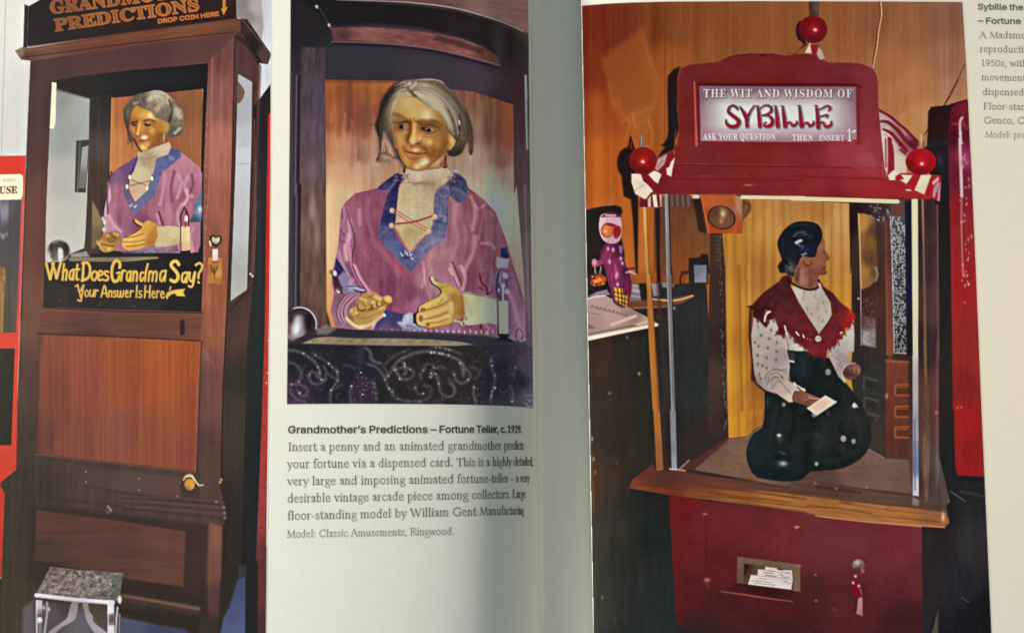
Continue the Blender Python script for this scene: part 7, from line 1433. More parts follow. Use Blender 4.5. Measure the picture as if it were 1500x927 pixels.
# speaker box
spk = item('speaker_box', 'printed orange speaker box with a round brass grille hanging in the booth')
fill(R3(755, 420, 805, 415, 825, 470, 860, 660, 850, 670, 810, 655, 775, 470), (46, 28, 22), f=3, a=.9, clip='w0')
fill(R3(820, 418, 1045, 420, 1095, 440, 1092, 672, 870, 668), [(1035, 295, (176, 84, 40)), (1060, 290, (170, 82, 42)), (1082, 310, (156, 92, 66)), (1080, 335, (166, 76, 34)), (1045, 335, (160, 66, 28)), (1030, 310, (160, 70, 34))], idn=spk, save='spk', clip='w0'); grain('spk', 8, 30, 6, 271)
fill(R3(1040, 425, 1100, 430, 1095, 560, 1050, 520), (176, 136, 108), f=5, a=.6, clip='spk'); line(R3(822, 420, 872, 668), 2.6, (206, 116, 66), a=.6, f=2, clip='spk')
oval(*R3(957, 568)[0], 21, 17, (48, 26, 18), f=2.5, rot=18, clip='spk'); oval(*R3(957, 567)[0], 18.5, 15.5, [(1050, 312, (96, 58, 36)), (1060, 310, (170, 120, 84)), (1065, 325, (130, 86, 58)), (1050, 325, (120, 78, 50)), (1068, 310, (104, 64, 44))], f=2, rot=18, idn=spk, save='grl', clip='spk')
for k in range(-9, 10): line([(1057 + k * 2.4 - 9, 300), (1057 + k * 2.4 + 9, 336)], .8, (70, 42, 28), a=.4, clip='grl'); line([(1036, 318 + k * 2.2 + 5), (1078, 318 + k * 2.2 - 5)], .8, (84, 50, 34), a=.4, clip='grl')
glow(*R3(965, 545)[0], 4, 5, (230, 186, 150), .8, clip='grl'); glow(*R3(955, 590)[0], 3, 4, (196, 140, 100), .7, clip='grl')
fill(R3(1092, 450, 1140, 455, 1150, 520, 1110, 570, 1092, 560), (112, 74, 46), f=3, a=.85, sm=2, clip='w0'); line(R3(1098, 465, 1140, 500, 1105, 560), 2, (70, 42, 28), sm=3, a=.7, f=2)

# Sybille
sd = item('seated_figure_hair', 'printed glossy black hair with a bun of the seated fortune teller figure')
# dress shadow edge at left
line(np.vstack([S2(130, 200, 125, 480, 150, 700, 150, 900), S3(130, 60, 150, 110, 210, 160)]), 5, (38, 20, 18), f=3, a=.8, sm=3, clip='w0')
sk = item('seated_figure_skirt', 'printed wide black skirt with flower buttons of the seated fortune teller figure')
skirt = np.vstack([S2(480, 610, 690, 628, 860, 690, 900, 700, 1000, 880), S3(760, 30, 870, 170, 940, 260, 1010, 440, 1000, 580, 930, 680, 800, 750, 640, 770, 550, 780, 480, 840, 350, 850, 150, 820, 90, 740, 65, 640, 90, 540, 130, 480, 190, 440, 205, 300, 208, 160, 260, 180, 400, 100)])
fill(skirt, [(1160, 530, (26, 34, 36)), (1200, 540, (22, 28, 30)), (1180, 600, (20, 28, 28)), (1140, 600, (24, 32, 32)), (1110, 660, (24, 34, 34)), (1140, 690, (20, 28, 30)), (1200, 650, (26, 34, 32)), (1250, 640, (26, 32, 30)), (1230, 680, (22, 28, 28)), (1262, 620, (34, 36, 34))], idn=sk, save='sk', clip='w0', f=1.6, sm=2)
grain('sk', 9, 12, 4, 281)
for p, w_, c, a_ in ((S3(300, 280, 270, 400, 250, 520), 5, (38, 48, 48), .5), (S3(420, 280, 430, 420, 400, 560), 6, (14, 20, 22), .6), (S3(640, 370, 660, 480, 600, 620), 7, (36, 44, 42), .5), (S3(760, 200, 800, 320, 780, 460), 7, (14, 20, 20), .6), (S3(860, 300, 920, 420, 930, 560), 6, (42, 48, 46), .5), (S3(640, 700, 780, 690, 900, 620), 5, (38, 44, 42), .5), (S3(120, 520, 200, 470, 330, 450), 5, (36, 46, 46), .4), (S2(620, 660, 640, 800, 600, 920), 6, (36, 44, 46), .5), (S2(760, 720, 760, 860, 700, 1000), 5, (14, 20, 22), .5)):
    line(p, w_, c, f=7, a=a_, sm=5, clip='sk')
fill(S2(490, 620, 560, 635, 555, 700, 505, 720), (62, 56, 62), f=4, a=.8, clip='sk'); line(S2(505, 720, 545, 725), 2.4, (206, 200, 190), f=2)
for x, y, rx, ry, c, a_ in ((315, 503, 3, 2.4, (236, 236, 236), .95), (320, 530, 4, 6, (70, 78, 80), .6), (345, 715, 5, 3, (220, 224, 224), .9), (340, 720, 10, 6, (70, 84, 96), .5), (350, 640, 3, 1.4, (90, 100, 100), .6), (330, 625, 4, 1.6, (60, 70, 72), .6), (530, 640, 7, 24, (14, 18, 20), .7), (640, 540, 10, 12, (38, 48, 44), .5), (800, 590, 5, 8, (44, 52, 50), .5), (110, 570, 6, 12, (42, 52, 52), .5), (430, 600, 8, 16, (32, 40, 40), .4), (820, 320, 10, 20, (34, 42, 40), .5), (225, 250, 3, 8, (50, 56, 56), .6), (500, 300, 9, 5, (40, 52, 46), .5)):
    glow(*S3(x, y)[0], rx, ry, c, a_, clip='sk')
for x, y, r, c in ((685, 25, 4.4, (176, 170, 172)), (350, 270, 3, (186, 170, 130)), (580, 345, 4, (170, 156, 140)), (685, 335, 4, (74, 78, 80)), (885, 278, 3.6, (206, 200, 196)), (800, 527, 4.4, (206, 194, 176)), (877, 547, 3.4, (196, 190, 170)), (597, 717, 2.6, (220, 220, 200)), (605, 500, 4, (60, 68, 66)), (690, 545, 4, (44, 54, 50))):
    c = tuple(v * .72 for v in c); r *= .86
    oval(*S3(x, y)[0], r, r * 1.15, c, f=2.8, clip='sk'); glow(*S3(x, y)[0], r * .35, r * .4, tuple(v * .6 for v in c), .8, clip='sk')
fill(S3(810, 90, 860, 75, 872, 170), (170, 132, 60), f=2, clip='w0', idn=ct)
fill(S3(865, 290, 880, 255, 915, 290), (200, 196, 190), f=2, a=.7, clip='sk')
# blouse
bl = item('seated_figure_blouse', 'printed white blouse with small grey motifs of the seated fortune teller figure')
fill(np.vstack([S2(165, 285, 350, 290, 480, 420, 690, 620, 600, 625, 480, 610, 500, 690, 510, 780, 490, 910), S3(470, 130, 510, 160, 450, 170, 420, 250, 390, 255, 300, 190, 210, 160, 150, 110, 130, 50), S2(150, 700, 135, 470)]), [(1108, 480, (176, 160, 150)), (1120, 500, (170, 154, 144)), (1115, 540, (166, 148, 138)), (1135, 480, (180, 166, 154)), (1145, 520, (150, 136, 132)), (1130, 560, (160, 144, 134)), (1150, 545, (166, 150, 142)), (1155, 500, (176, 162, 152)), (1165, 510, (190, 178, 166)), (1150, 570, (176, 158, 146)), (1160, 580, (196, 176, 158)), (1105, 560, (140, 122, 116))], idn=bl, save='bl', clip='w0', f=1.6)
fill(S2(520, 0, 800, 0, 860, 60, 900, 150, 920, 270, 880, 340, 795, 455, 700, 320, 600, 160), [(1165, 430, (190, 178, 164)), (1190, 430, (186, 172, 156)), (1180, 460, (176, 162, 144)), (1205, 440, (172, 160, 144)), (1210, 460, (180, 168, 152)), (1200, 480, (178, 162, 146))], idn=bl, save='bl2', clip='w0', f=1.6)
fill(np.vstack([S2(1120, 330, 1135, 470, 1130, 630, 1080, 630, 1090, 730, 1140, 745, 1050, 770, 1020, 850, 1040, 930, 980, 870, 900, 700, 870, 620, 960, 560, 1040, 470)]), [(1245, 490, (190, 182, 166)), (1240, 510, (176, 166, 156)), (1235, 525, (150, 134, 136)), (1230, 545, (158, 142, 146)), (1222, 530, (176, 164, 160)), (1240, 535, (146, 130, 136))], idn=bl, save='bl3', clip='w0', f=1.6)
for r_, s_ in (('bl', 291), ('bl2', 292), ('bl3', 293)): grain(r_, 6, 9, 8, s_); grain(r_, 2.5, 2.5, 4, s_ + 9)
for x, y in S2(230, 470, 310, 505, 385, 540, 205, 575, 295, 595, 380, 625, 195, 665, 285, 690, 375, 710, 200, 750, 285, 790, 215, 850, 430, 875, 330, 420, 170, 540, 390, 440, 560, 540, 245, 765, 225, 890, 350, 330): glow(x, y, 1.7, 2.2, (92, 84, 78), .75, clip='bl')
for x, y in S2(640, 110, 750, 90, 835, 150, 680, 215, 780, 205, 860, 240, 790, 300, 830, 330, 720, 270, 650, 60, 760, 40): glow(x, y, 1.5, 3, (120, 112, 104), .6, clip='bl2')
for p in (S2(300, 920, 320, 850, 400, 840, 450, 900), S2(270, 900, 300, 830, 380, 800, 470, 830), S2(340, 790, 400, 810, 470, 800), S2(330, 930, 360, 880, 400, 880), S2(190, 320, 205, 400), S2(470, 470, 500, 600)): line(p, 1.8, (116, 100, 96), f=2.6, a=.6, sm=4, clip='bl')
for p in (S3(220, 120, 280, 60, 340, 110), S3(260, 150, 310, 90, 370, 150), S3(380, 160, 420, 200)): line(p, 1.6, (112, 96, 90), f=2.4, a=.5, sm=4, clip='bl')
for p in (S2(920, 660, 980, 700), S2(940, 690, 1010, 740), S2(960, 740, 1020, 790)): line(p, 2, (120, 106, 112), f=3, a=.5, clip='bl3')
line(S3(430, 110, 460, 150, 500, 155, 505, 165), 3.4, (200, 176, 164), f=2, sm=3, clip='w0'); line(S3(455, 140, 480, 165), 2, (110, 84, 80), f=2)
line(S3(420, 180, 400, 240), 3.4, (210, 186, 172), f=2.4, a=.7, clip='bl'); line(np.vstack([S2(1140, 745, 1050, 770, 1022, 850, 1042, 920)]), 2.4, (206, 190, 184), f=2, a=.8, sm=3)
# hands and card
hn = item('seated_figure_hand', 'printed brown right hand of the seated fortune teller figure holding a card')
fill(S3(440, 165, 520, 180, 580, 205, 625, 225, 610, 250, 560, 270, 530, 285, 480, 265, 415, 240, 420, 190), [(1165, 578, (120, 72, 60)), (1180, 585, (130, 82, 68)), (1195, 587, (140, 92, 78)), (1180, 592, (104, 62, 52)), (1170, 585, (116, 70, 58))], sm=2, idn=hn, save='hn', clip='w0', f=1.6)
for p, c in ((S3(520, 250, 560, 235, 615, 240), (86, 50, 42)), (S3(540, 210, 570, 225, 620, 228), (196, 150, 130)), (S3(510, 235, 560, 225), (150, 104, 88)), (S3(540, 275, 600, 240), (110, 70, 58))): line(p, 1.8, c, f=1.8, a=.8, sm=2, clip='w0')
fill(S2(1060, 765, 1130, 745, 1190, 770, 1195, 830, 1140, 890, 1090, 905, 1040, 880, 1020, 830), [(1245, 540, (112, 72, 62)), (1250, 548, (96, 60, 50)), (1240, 545, (80, 48, 42)), (1256, 540, (126, 88, 78)), (1245, 553, (104, 68, 54))], sm=2, idn=item('seated_figure_hand', 'printed brown left hand of the seated fortune teller figure, loosely closed'), clip='w0', f=1.6)
for p, c, w_ in ((S2(1100, 800, 1130, 790, 1140, 830), (150, 108, 92), 2.4), (S2(1070, 830, 1100, 860, 1130, 850), (64, 36, 32), 1.8), (S2(1140, 790, 1170, 800, 1180, 840), (146, 106, 94), 2), (S2(1050, 840, 1080, 870), (60, 34, 30), 2), (S2(1110, 790, 1100, 850), (70, 40, 34), 1.4), (S2(1150, 800, 1150, 870), (70, 42, 36), 1.4)): line(p, w_, c, f=1.8, a=.8, sm=3, clip='w0')
cdx = item('fortune_card', 'printed small white card in the hand of the seated fortune teller figure')
fill(S3(665, 200, 745, 248, 600, 346, 528, 295), [(1195, 595, (224, 196, 172)), (1215, 588, (226, 200, 180)), (1205, 600, (214, 184, 160))], idn=cdx, clip='w0')
fill(S3(655, 225, 715, 250, 605, 320, 555, 295), (206, 170, 150), f=2, a=.7, clip='w0'); line(S3(530, 297, 600, 347, 745, 250), 1.6, (240, 220, 196), f=1.4); line(S3(580, 345, 605, 350), 2.2, (150, 130, 110), a=.8)
# neck and head
hd2 = item('seated_figure_head', 'printed brown face and neck of the seated fortune teller figure turned to the right')
fill(np.vstack([S1(590, 690, 610, 600, 640, 540, 670, 500, 690, 470, 810, 470, 840, 400, 870, 310, 890, 260, 915, 310, 918, 400, 935, 430, 965, 470, 968, 490, 940, 510, 925, 545, 932, 570, 922, 590, 938, 630, 930, 655, 850, 670, 845, 700, 850, 740, 830, 800, 760, 815, 680, 790, 600, 740)]), [(1205, 365, (132, 84, 58)), (1200, 385, (134, 84, 62)), (1208, 375, (128, 80, 54)), (1213, 378, (122, 84, 40)), (1190, 385, (130, 80, 62)), (1180, 390, (134, 80, 60)), (1205, 398, (110, 66, 50)), (1195, 400, (120, 72, 58)), (1175, 400, (124, 78, 66)), (1178, 410, (148, 104, 92)), (1190, 412, (118, 72, 60)), (1195, 420, (132, 84, 70)), (1168, 408, (104, 66, 60))], idn=hd2, save='hd2', clip='w0', f=1.5)
for p, w_, c, a_ in ((S1(690, 520, 700, 550, 740, 565, 780, 545, 770, 530), 1.6, (80, 44, 30), .8), (S1(720, 560, 740, 570), 1.6, (84, 48, 34), .7), (S1(880, 400, 905, 405), 2, (70, 44, 30), .6), (S1(890, 425, 910, 428), 1.6, (50, 30, 22), .7), (S1(900, 590, 925, 588), 1.6, (80, 40, 34), .7), (S1(850, 668, 800, 640, 760, 600), 4, (100, 60, 46), .5), (S1(935, 470, 950, 500), 3, (110, 78, 34), .7), (S1(640, 600, 620, 700), 6, (90, 56, 50), .5), (S1(680, 620, 670, 740), 7, (156, 110, 96), .55), (S1(760, 640, 770, 780), 6, (104, 62, 50), .5), (S1(880, 650, 930, 650), 2.4, (96, 52, 44), .6), (S1(870, 330, 890, 400), 6, (140, 92, 66), .5)): line(p, w_, c, f=2.6, a=a_, sm=3, clip='hd2')
fill(S1(450, 640, 430, 600, 420, 570, 440, 535, 465, 500, 440, 430, 418, 350, 425, 290, 470, 210, 530, 150, 600, 110, 700, 98, 790, 110, 850, 140, 885, 200, 888, 260, 870, 320, 840, 380, 815, 470, 740, 475, 690, 465, 665, 490, 635, 550, 600, 610, 590, 680, 540, 665, 500, 640), [(1160, 340, (18, 24, 30)), (1180, 330, (20, 26, 32)), (1150, 370, (22, 26, 34)), (1170, 380, (24, 26, 36)), (1195, 350, (20, 24, 30)), (1190, 370, (22, 26, 44)), (1145, 390, (20, 26, 32)), (1158, 392, (60, 56, 62)), (1165, 398, (44, 36, 40))], sm=2, idn=sd, save='sdh', clip='w0', f=1.6)
for p, w_, c, a_ in ((S1(595, 255, 625, 225, 690, 215, 710, 235), 4, (58, 66, 78), .8), (S1(615, 325, 640, 310, 665, 302), 3.4, (190, 196, 200), .9), (S1(630, 330, 650, 355, 690, 368), 2.6, (120, 124, 134), .85), (S1(680, 450, 700, 445, 715, 435), 3, (130, 120, 124), .85), (S1(660, 400, 700, 390, 740, 400), 3, (46, 54, 74), .7), (S1(640, 260, 700, 240, 780, 260), 4, (40, 48, 58), .6), (S1(540, 560, 560, 590, 570, 610), 7, (110, 100, 104), .5), (S1(510, 560, 515, 620), 4, (70, 70, 76), .5), (S1(470, 480, 540, 560), 4, (10, 14, 20), .6), (S1(450, 520, 520, 540), 3, (12, 16, 20), .7), (S1(650, 360, 760, 400, 800, 450), 5, (26, 30, 56), .5), (S1(470, 300, 480, 400), 5, (32, 38, 44), .5), (S1(560, 160, 680, 130, 800, 150), 5, (34, 40, 46), .5)): line(p, w_, c, f=3, a=a_, sm=3, clip='sdh')
# shawl
sw_ = item('seated_figure_shawl', 'printed dark red fringed shawl with a brooch of the seated fortune teller figure')
fill(np.vstack([S1(530, 655, 580, 700, 560, 740), S2(520, 0, 600, 160, 700, 320, 790, 460, 880, 340, 920, 270, 905, 150, 850, 60, 815, 0), S1(850, 700, 900, 780, 1000, 850), S2(1000, 150, 1080, 210, 1140, 270, 1150, 300, 1120, 330, 1100, 390, 1050, 400, 1040, 460, 1000, 470, 1020, 500, 970, 520, 960, 570, 920, 580, 900, 610, 880, 600, 860, 690, 790, 680, 720, 660, 690, 620, 640, 590, 620, 560, 580, 550, 550, 500, 510, 470, 470, 410, 460, 490, 430, 470, 380, 460, 400, 400, 360, 310, 300, 330, 290, 390, 250, 370, 200, 320, 150, 290, 150, 230, 130, 210, 90, 190, 140, 180, 200, 110, 260, 50, 330, 0), S1(430, 730, 470, 680)]),
     [(1135, 440, (70, 26, 28)), (1120, 450, (64, 24, 24)), (1110, 455, (60, 18, 20)), (1150, 450, (84, 32, 34)), (1140, 470, (90, 34, 36)), (1160, 470, (92, 32, 36)), (1165, 490, (96, 32, 36)), (1180, 490, (100, 32, 38)), (1190, 515, (112, 34, 36)), (1200, 525, (108, 30, 30)), (1215, 500, (104, 32, 36)), (1225, 480, (96, 30, 34)), (1225, 450, (84, 32, 36)), (1215, 430, (74, 30, 34)), (1235, 460, (110, 32, 34)), (1248, 462, (160, 34, 34)), (1242, 475, (140, 30, 30)), (1155, 425, (66, 28, 30)), (1120, 470, (76, 26, 28)), (1145, 485, (90, 28, 30))], idn=sw_, save='shw', clip='w0', f=2.4)
grain('shw', 5, 7, 6, 301, add=(1.3, .8, .8)); grain('shw', 14, 14, 5, 302, add=(1.3, .8, .8))
for p in (S2(520, 10, 620, 180, 720, 340, 780, 450), S2(850, 60, 920, 260, 810, 440)): line(p, 2, (50, 18, 20), f=2, a=.7, sm=3, clip='shw')
line(S2(280, 230, 270, 330), 3, (200, 150, 150), f=2, a=.4); 
for p in (S2(300, 240, 270, 290, 265, 335), S2(320, 240, 290, 260), S2(460, 380, 470, 420), S2(570, 440, 595, 470), S2(640, 470, 645, 490), S2(1000, 450, 1020, 440)): line(p, 2, (214, 180, 176), f=1.6, a=.9, sm=2)
R_ = random.Random(41)
for x, y in S2(200, 320, 260, 370, 300, 350, 390, 450, 440, 480, 520, 480, 560, 520, 610, 560, 650, 600, 700, 640, 760, 680, 840, 690, 890, 610, 930, 580, 970, 540, 1010, 490, 1040, 450, 1090, 395, 1120, 350):
    for k in range(3): line([(x + R_.uniform(-3, 3), y - 2), (x + R_.uniform(-3.5, 3.5), y + R_.uniform(1.5, 4.5))], 1.4, (104, 34, 38), f=1.8, a=.6, clip='w0')
oval(*S2(785, 505)[0], 4.4, 4.2, [(1197, 495, (196, 176, 150)), (1200, 498, (150, 128, 104))], f=1.6, clip='w0'); line(S2(765, 505, 800, 498), 1.2, (80, 50, 44), a=.8)
for x, y in S2(710, 515, 680, 505): oval(x, y, 1.4, 1.4, (150, 70, 74), a=.8)
line(S1(530, 720, 580, 750, 650, 790, 740, 815, 820, 805, 850, 770, 850, 720), 3.2, (44, 16, 14), sm=4, f=1.6, clip='w0')
fill(S1(840, 740, 865, 750, 880, 790, 850, 780), (206, 186, 160), f=2, clip='w0'); fill(S1(855, 660, 870, 700, 850, 690), (190, 120, 60), f=2, a=.7, clip='w0')

# posts of the booth
po = item('booth_post', 'printed thin golden wooden pole at the left front corner of the booth')
fill(np.vstack([R3(448, 430, 470, 430, 492, 930), R5(495, 0, 520, 350, 558, 930), R7(374, 250, 345, 255, 332, 0), R5(512, 930, 480, 350, 470, 0), R3(465, 930)]), [(946, 300, (206, 156, 90)), (948, 380, (190, 132, 64)), (950, 460, (170, 104, 48)), (955, 520, (170, 106, 40)), (960, 600, (166, 100, 44)), (966, 680, (140, 84, 46))], f=1.6, idn=po, save='pst', clip='w0')
grain('pst', 3, 50, 12, 311); line(np.vstack([R3(470, 440, 490, 930), R5(494, 10, 518, 350, 552, 930)]), 1.6, (96, 56, 26), a=.7, f=1.5)
fill(R5(490, 330, 525, 340, 545, 378, 490, 385), (0, 0, 0), a=0)
fill(np.vstack([R3(590, 412, 612, 412, 625, 930), R5(630, 0, 640, 350, 660, 930), R7(430, 248, 408, 250, 400, 0), R5(630, 930, 612, 350, 598, 0), R3(600, 930)]), [(977, 300, (132, 132, 140)), (978, 400, (112, 106, 104)), (982, 480, (112, 104, 104)), (985, 560, (104, 100, 104)), (988, 650, (120, 120, 130)), (985, 680, (136, 136, 150))], f=1.5, idn=item('booth_post', 'printed silvery glass edge post at the left front of the booth'), save='pst2', clip='w0')
grain('pst2', 3, 20, 12, 312); line(np.vstack([R3(596, 412, 608, 930), R5(604, 0, 618, 350, 638, 930)]), 1.2, (176, 176, 184), a=.6); line(np.vstack([R3(616, 412, 630, 930), R5(634, 0, 645, 350, 662, 930)]), 1.8, (34, 28, 28), a=.7)
line(R7(400, 246, 462, 254), 2.6, (214, 190, 160), f=2, a=.8)
line(np.vstack([R5(545, 100, 600, 930), R7(370, 0, 385, 245)]), 5, (64, 44, 40), f=4, a=.6, clip='w0')
fill(np.vstack([RA(368, 45, 404, 42, 408, 520, 405, 930), RB(348, 0, 350, 750, 322, 748, 320, 0), RA(375, 930)]), [(1338, 320, (228, 206, 164)), (1340, 420, (220, 202, 166)), (1341, 500, (200, 188, 166)), (1341, 560, (164, 156, 150)), (1341, 640, (150, 148, 158)), (1341, 680, (110, 120, 150)), (1341, 715, (190, 186, 190)), (1337, 650, (120, 124, 140))], f=1.5, idn=item('booth_post', 'printed bright white and silver post at the right front of the booth'), save='pst3', clip='w0'); grain('pst3', 3, 14, 8, 313)
line(RB(330, 380, 332, 720), 2.4, (84, 92, 120), f=2, a=.7, clip='pst3')
rp = item('booth_right_post', 'printed dark brown right corner post of the booth')
fill(np.vstack([RA(404, 45, 520, 45, 525, 930), RB(450, 0, 445, 540, 480, 700, 490, 790, 370, 780, 352, 750)]), [(1349, 350, (44, 26, 36)), (1352, 500, (50, 34, 40)), (1362, 350, (64, 44, 44)), (1365, 450, (76, 50, 46)), (1370, 380, (60, 40, 44)), (1360, 600, (84, 54, 46)), (1365, 680, (84, 66, 60)), (1378, 700, (80, 66, 62)), (1355, 700, (70, 50, 48)), (1374, 600, (92, 52, 50))], f=2, idn=rp, save='rp', clip='w0'); grain('rp', 4, 50, 7, 314)
line(np.vstack([RA(430, 45, 440, 520, 446, 930), RB(380, 0, 388, 300)]), [3, 3.4, 4, 4, 4], [(1352, 300, (170, 124, 92)), (1354, 400, (124, 90, 70)), (1356, 520, (130, 96, 54)), (1357, 590, (104, 70, 50))], f=2, a=.85, clip='w0')
fill(RB(372, 240, 400, 240, 402, 600, 395, 780, 380, 780, 370, 600), [(1357, 600, (92, 66, 56)), (1358, 680, (110, 86, 70)), (1357, 720, (100, 76, 64))], f=3, save='rp2', clip='w0'); grain('rp2', 4, 14, 14, 315)
line(np.vstack([RA(514, 60, 520, 930), RB(442, 0, 438, 340, 438, 540)]), 3, (120, 74, 72), f=2.4, a=.7, clip='w0'); glow(*RB(435, 345)[0], 2, 2, (200, 120, 110), .8); fill(RB(432, 560, 446, 538, 452, 620, 440, 700), (112, 104, 108), f=4, a=.6, clip='w0')

# right side: dark gap and red machine
gp = item('dark_gap', 'printed black gap to the right of the booth')
fill(np.vstack([R2(880, 720, 900, 690, 1000, 680, 1130, 640, 1140, 660), R4(1150, 300), [(1440, 640), (1460, 990), (1350, 990), (1350, 770)], RB(500, 780, 480, 680, 450, 560, 452, 0), RA(525, 930, 520, 60), R4(930, 470, 960, 460, 970, 300, 930, 150, 870, 120), R2(875, 880)]), [(1370, 180, (40, 14, 16)), (1372, 230, (38, 28, 40)), (1382, 300, (30, 22, 22)), (1385, 420, (32, 28, 26)), (1385, 560, (34, 30, 28)), (1388, 680, (30, 28, 30)), (1400, 740, (28, 28, 32)), (1420, 800, (42, 40, 42)), (1400, 860, (32, 32, 38)), (1440, 900, (20, 18, 22)), (1375, 800, (34, 28, 30))], f=2, idn=gp, save='gp', clip='w0')
fill(R4(850, 110, 1010, 100, 1010, 480, 925, 480, 900, 330), (30, 22, 26), f=2, idn=gp, clip='w0')
grain('gp', 5, 30, 4, 321); glow(*R4(950, 200)[0], 6, 10, (58, 54, 74), .7, clip='gp'); line(R8(660, 340, 720, 380), 2, (96, 96, 104), f=2, a=.7); line(R8(700, 340, 800, 360), 3, (62, 62, 70), f=3, a=.6, clip='gp'); line(R8(690, 285, 800, 290), 6, (24, 22, 26), f=4, clip='gp')
glow(*R8(730, 500)[0], 12, 40, (52, 50, 52), .5, clip='gp'); line(R8(705, 780, 735, 800), 1.4, (96, 90, 84), a=.6)
rm = item('red_machine', 'printed red cabinet with a white glare line beside the right photo edge')
fill(np.vstack([R2(1030, 700, 1060, 670, 1130, 650), [(1417, 150), (1423, 240), (1430, 400), (1438, 600), (1443, 702)], R8(805, 278, 690, 272, 678, 240, 672, 0), R6(1040, 930, 1028, 0), R4(1015, 300, 1010, 0)]), [(1400, 180, (92, 18, 30)), (1412, 170, (110, 24, 36)), (1398, 250, (96, 26, 44)), (1415, 230, (130, 40, 66)), (1400, 320, (128, 26, 34)), (1415, 330, (142, 34, 40)), (1410, 420, (150, 28, 32)), (1420, 520, (138, 36, 34)), (1415, 620, (150, 26, 28)), (1430, 660, (136, 26, 26)), (1405, 560, (124, 30, 30)), (1395, 200, (70, 16, 26))], f=2, idn=rm, save='rm', clip='w0')
grain('rm', 4, 40, 6, 331, add=(1.3, .7, .7))
gl_ = np.vstack([R2(1100, 760, 1085, 800, 1092, 925), R4(1085, 60, 1090, 200, 1098, 430)])
line(gl_, [3, 3.4, 4, 4, 4.4, 4], (226, 190, 196), f=2.6, a=.9, clip='rm', sm=3); line(np.vstack([R4(1096, 430, 1095, 640, 1105, 925), R6(1105, 0, 1108, 60)]), 2.2, (196, 120, 124), f=2.5, a=.8, clip='rm')
line(R2(1040, 800, 1110, 800, 1130, 830), 3, (190, 80, 100), f=4, a=.5, clip='rm'); glow(*R4(1120, 200)[0], 8, 12, (170, 90, 130), .6, clip='rm')
R_ = random.Random(51)
for i in range(40):
    t = R_.random(); x, y = 1405 + t * 6 + R_.uniform(-3, 10), 190 + t * 230; glow(x, y, 1, 1.5, (236, 190, 190), .6, clip='rm')
for x, y in R4(1142, 320, 1145, 365, 1140, 710, 1160, 690): glow(x, y, 1.8, 3, (200, 130, 130), .7, clip='rm')
for x, y in R6(1115, 235, 1070, 915, 1095, 910, 1110, 62): glow(x, y, 2, 2, (200, 110, 100), .7, clip='rm')

# header board of the booth
hb = item('booth_header', 'printed dark red arched header board of the booth')
header = np.vstack([R1(672, 930, 685, 830, 675, 700, 672, 520, 690, 445, 740, 420, 860, 408, 940, 400, 990, 370, 1060, 352, 1150, 345, 1200, 348, 1290, 345, 1360, 360, 1440, 350), R2(20, 350, 100, 350, 150, 360, 190, 385, 240, 405, 330, 405, 430, 408, 500, 430, 545, 475, 555, 530, 560, 700, 590, 925), R4(610, 320, 700, 325, 780, 400, 900, 440, 890, 450, 780, 446, 0, 432), R3(1490, 428, 1080, 415, 560, 415, 505, 400, 560, 310, 650, 250, 655, 100)])
fill(header, [(1010, 110, (104, 32, 28)), (1080, 90, (104, 32, 30)), (1150, 95, (106, 30, 30)), (1230, 105, (108, 36, 40)), (1275, 115, (122, 42, 48)), (1280, 170, (132, 46, 50)), (1285, 220, (136, 50, 56)), (1005, 170, (110, 30, 30)), (1010, 225, (116, 34, 32)), (1100, 225, (118, 34, 32)), (1180, 225, (122, 36, 38)), (1240, 225, (146, 50, 56)), (1270, 235, (156, 64, 70)), (990, 260, (120, 32, 34)), (1080, 265, (118, 34, 32)), (1180, 265, (130, 36, 38)), (1260, 265, (146, 40, 44)), (1300, 278, (150, 36, 42)), (980, 272, (112, 28, 32)), (1220, 280, (130, 34, 38))], idn=hb, save='hb', clip='w0', f=1.6)
grain('hb', 12, 7, 4, 341, add=(1.2, .8, .8)); grain('hb', 50, 30, 5, 342, add=(1.2, .8, .8))
line(R1(672, 830, 674, 520, 690, 450, 740, 425), 2, (140, 70, 60), f=2, a=.4, clip='hb'); line(R1(1000, 365, 1150, 348, 1300, 346), 2, (70, 18, 20), f=2, a=.6, clip='hb')
fill(R1(1190, 348, 1220, 340, 1245, 348, 1225, 368), (60, 14, 18), f=2, a=.8, clip='hb'); fill(R2(150, 358, 200, 372, 215, 388, 170, 372), (90, 24, 26), f=2, a=.8)
line(R3(660, 220, 850, 222, 1490, 232), 1.6, (150, 70, 64), f=1.8, a=.4, clip='hb'); line(R3(655, 228, 850, 230, 1490, 240), 2, (86, 22, 24), f=2, a=.6, clip='hb')
line(R4(0, 236, 400, 246, 600, 250), 3, (108, 28, 34), f=2.5, a=.7, clip='hb'); line(R4(0, 300, 400, 312, 600, 318), 2.5, (108, 26, 30), f=2.5, a=.7, clip='hb'); line(R4(400, 246, 600, 252), 2, (184, 90, 96), f=2.5, a=.4, clip='hb')
line(R3(560, 318, 1000, 320, 1490, 326), 2, (90, 22, 24), f=3, a=.5, clip='hb'); line(R4(590, 230, 590, 310), 3, (170, 84, 90), f=3, a=.4, clip='hb')
glow(*R3(1130, 358)[0], 6, 1.5, (196, 104, 84), .8, clip='hb'); glow(*R3(850, 300)[0], 16, 1.2, (140, 64, 50), .5, clip='hb'); glow(*R3(1180, 355)[0], 10, 1, (150, 70, 60), .5, clip='hb'); line(R4(740, 390, 775, 391), 2, (220, 190, 180), f=1.6)
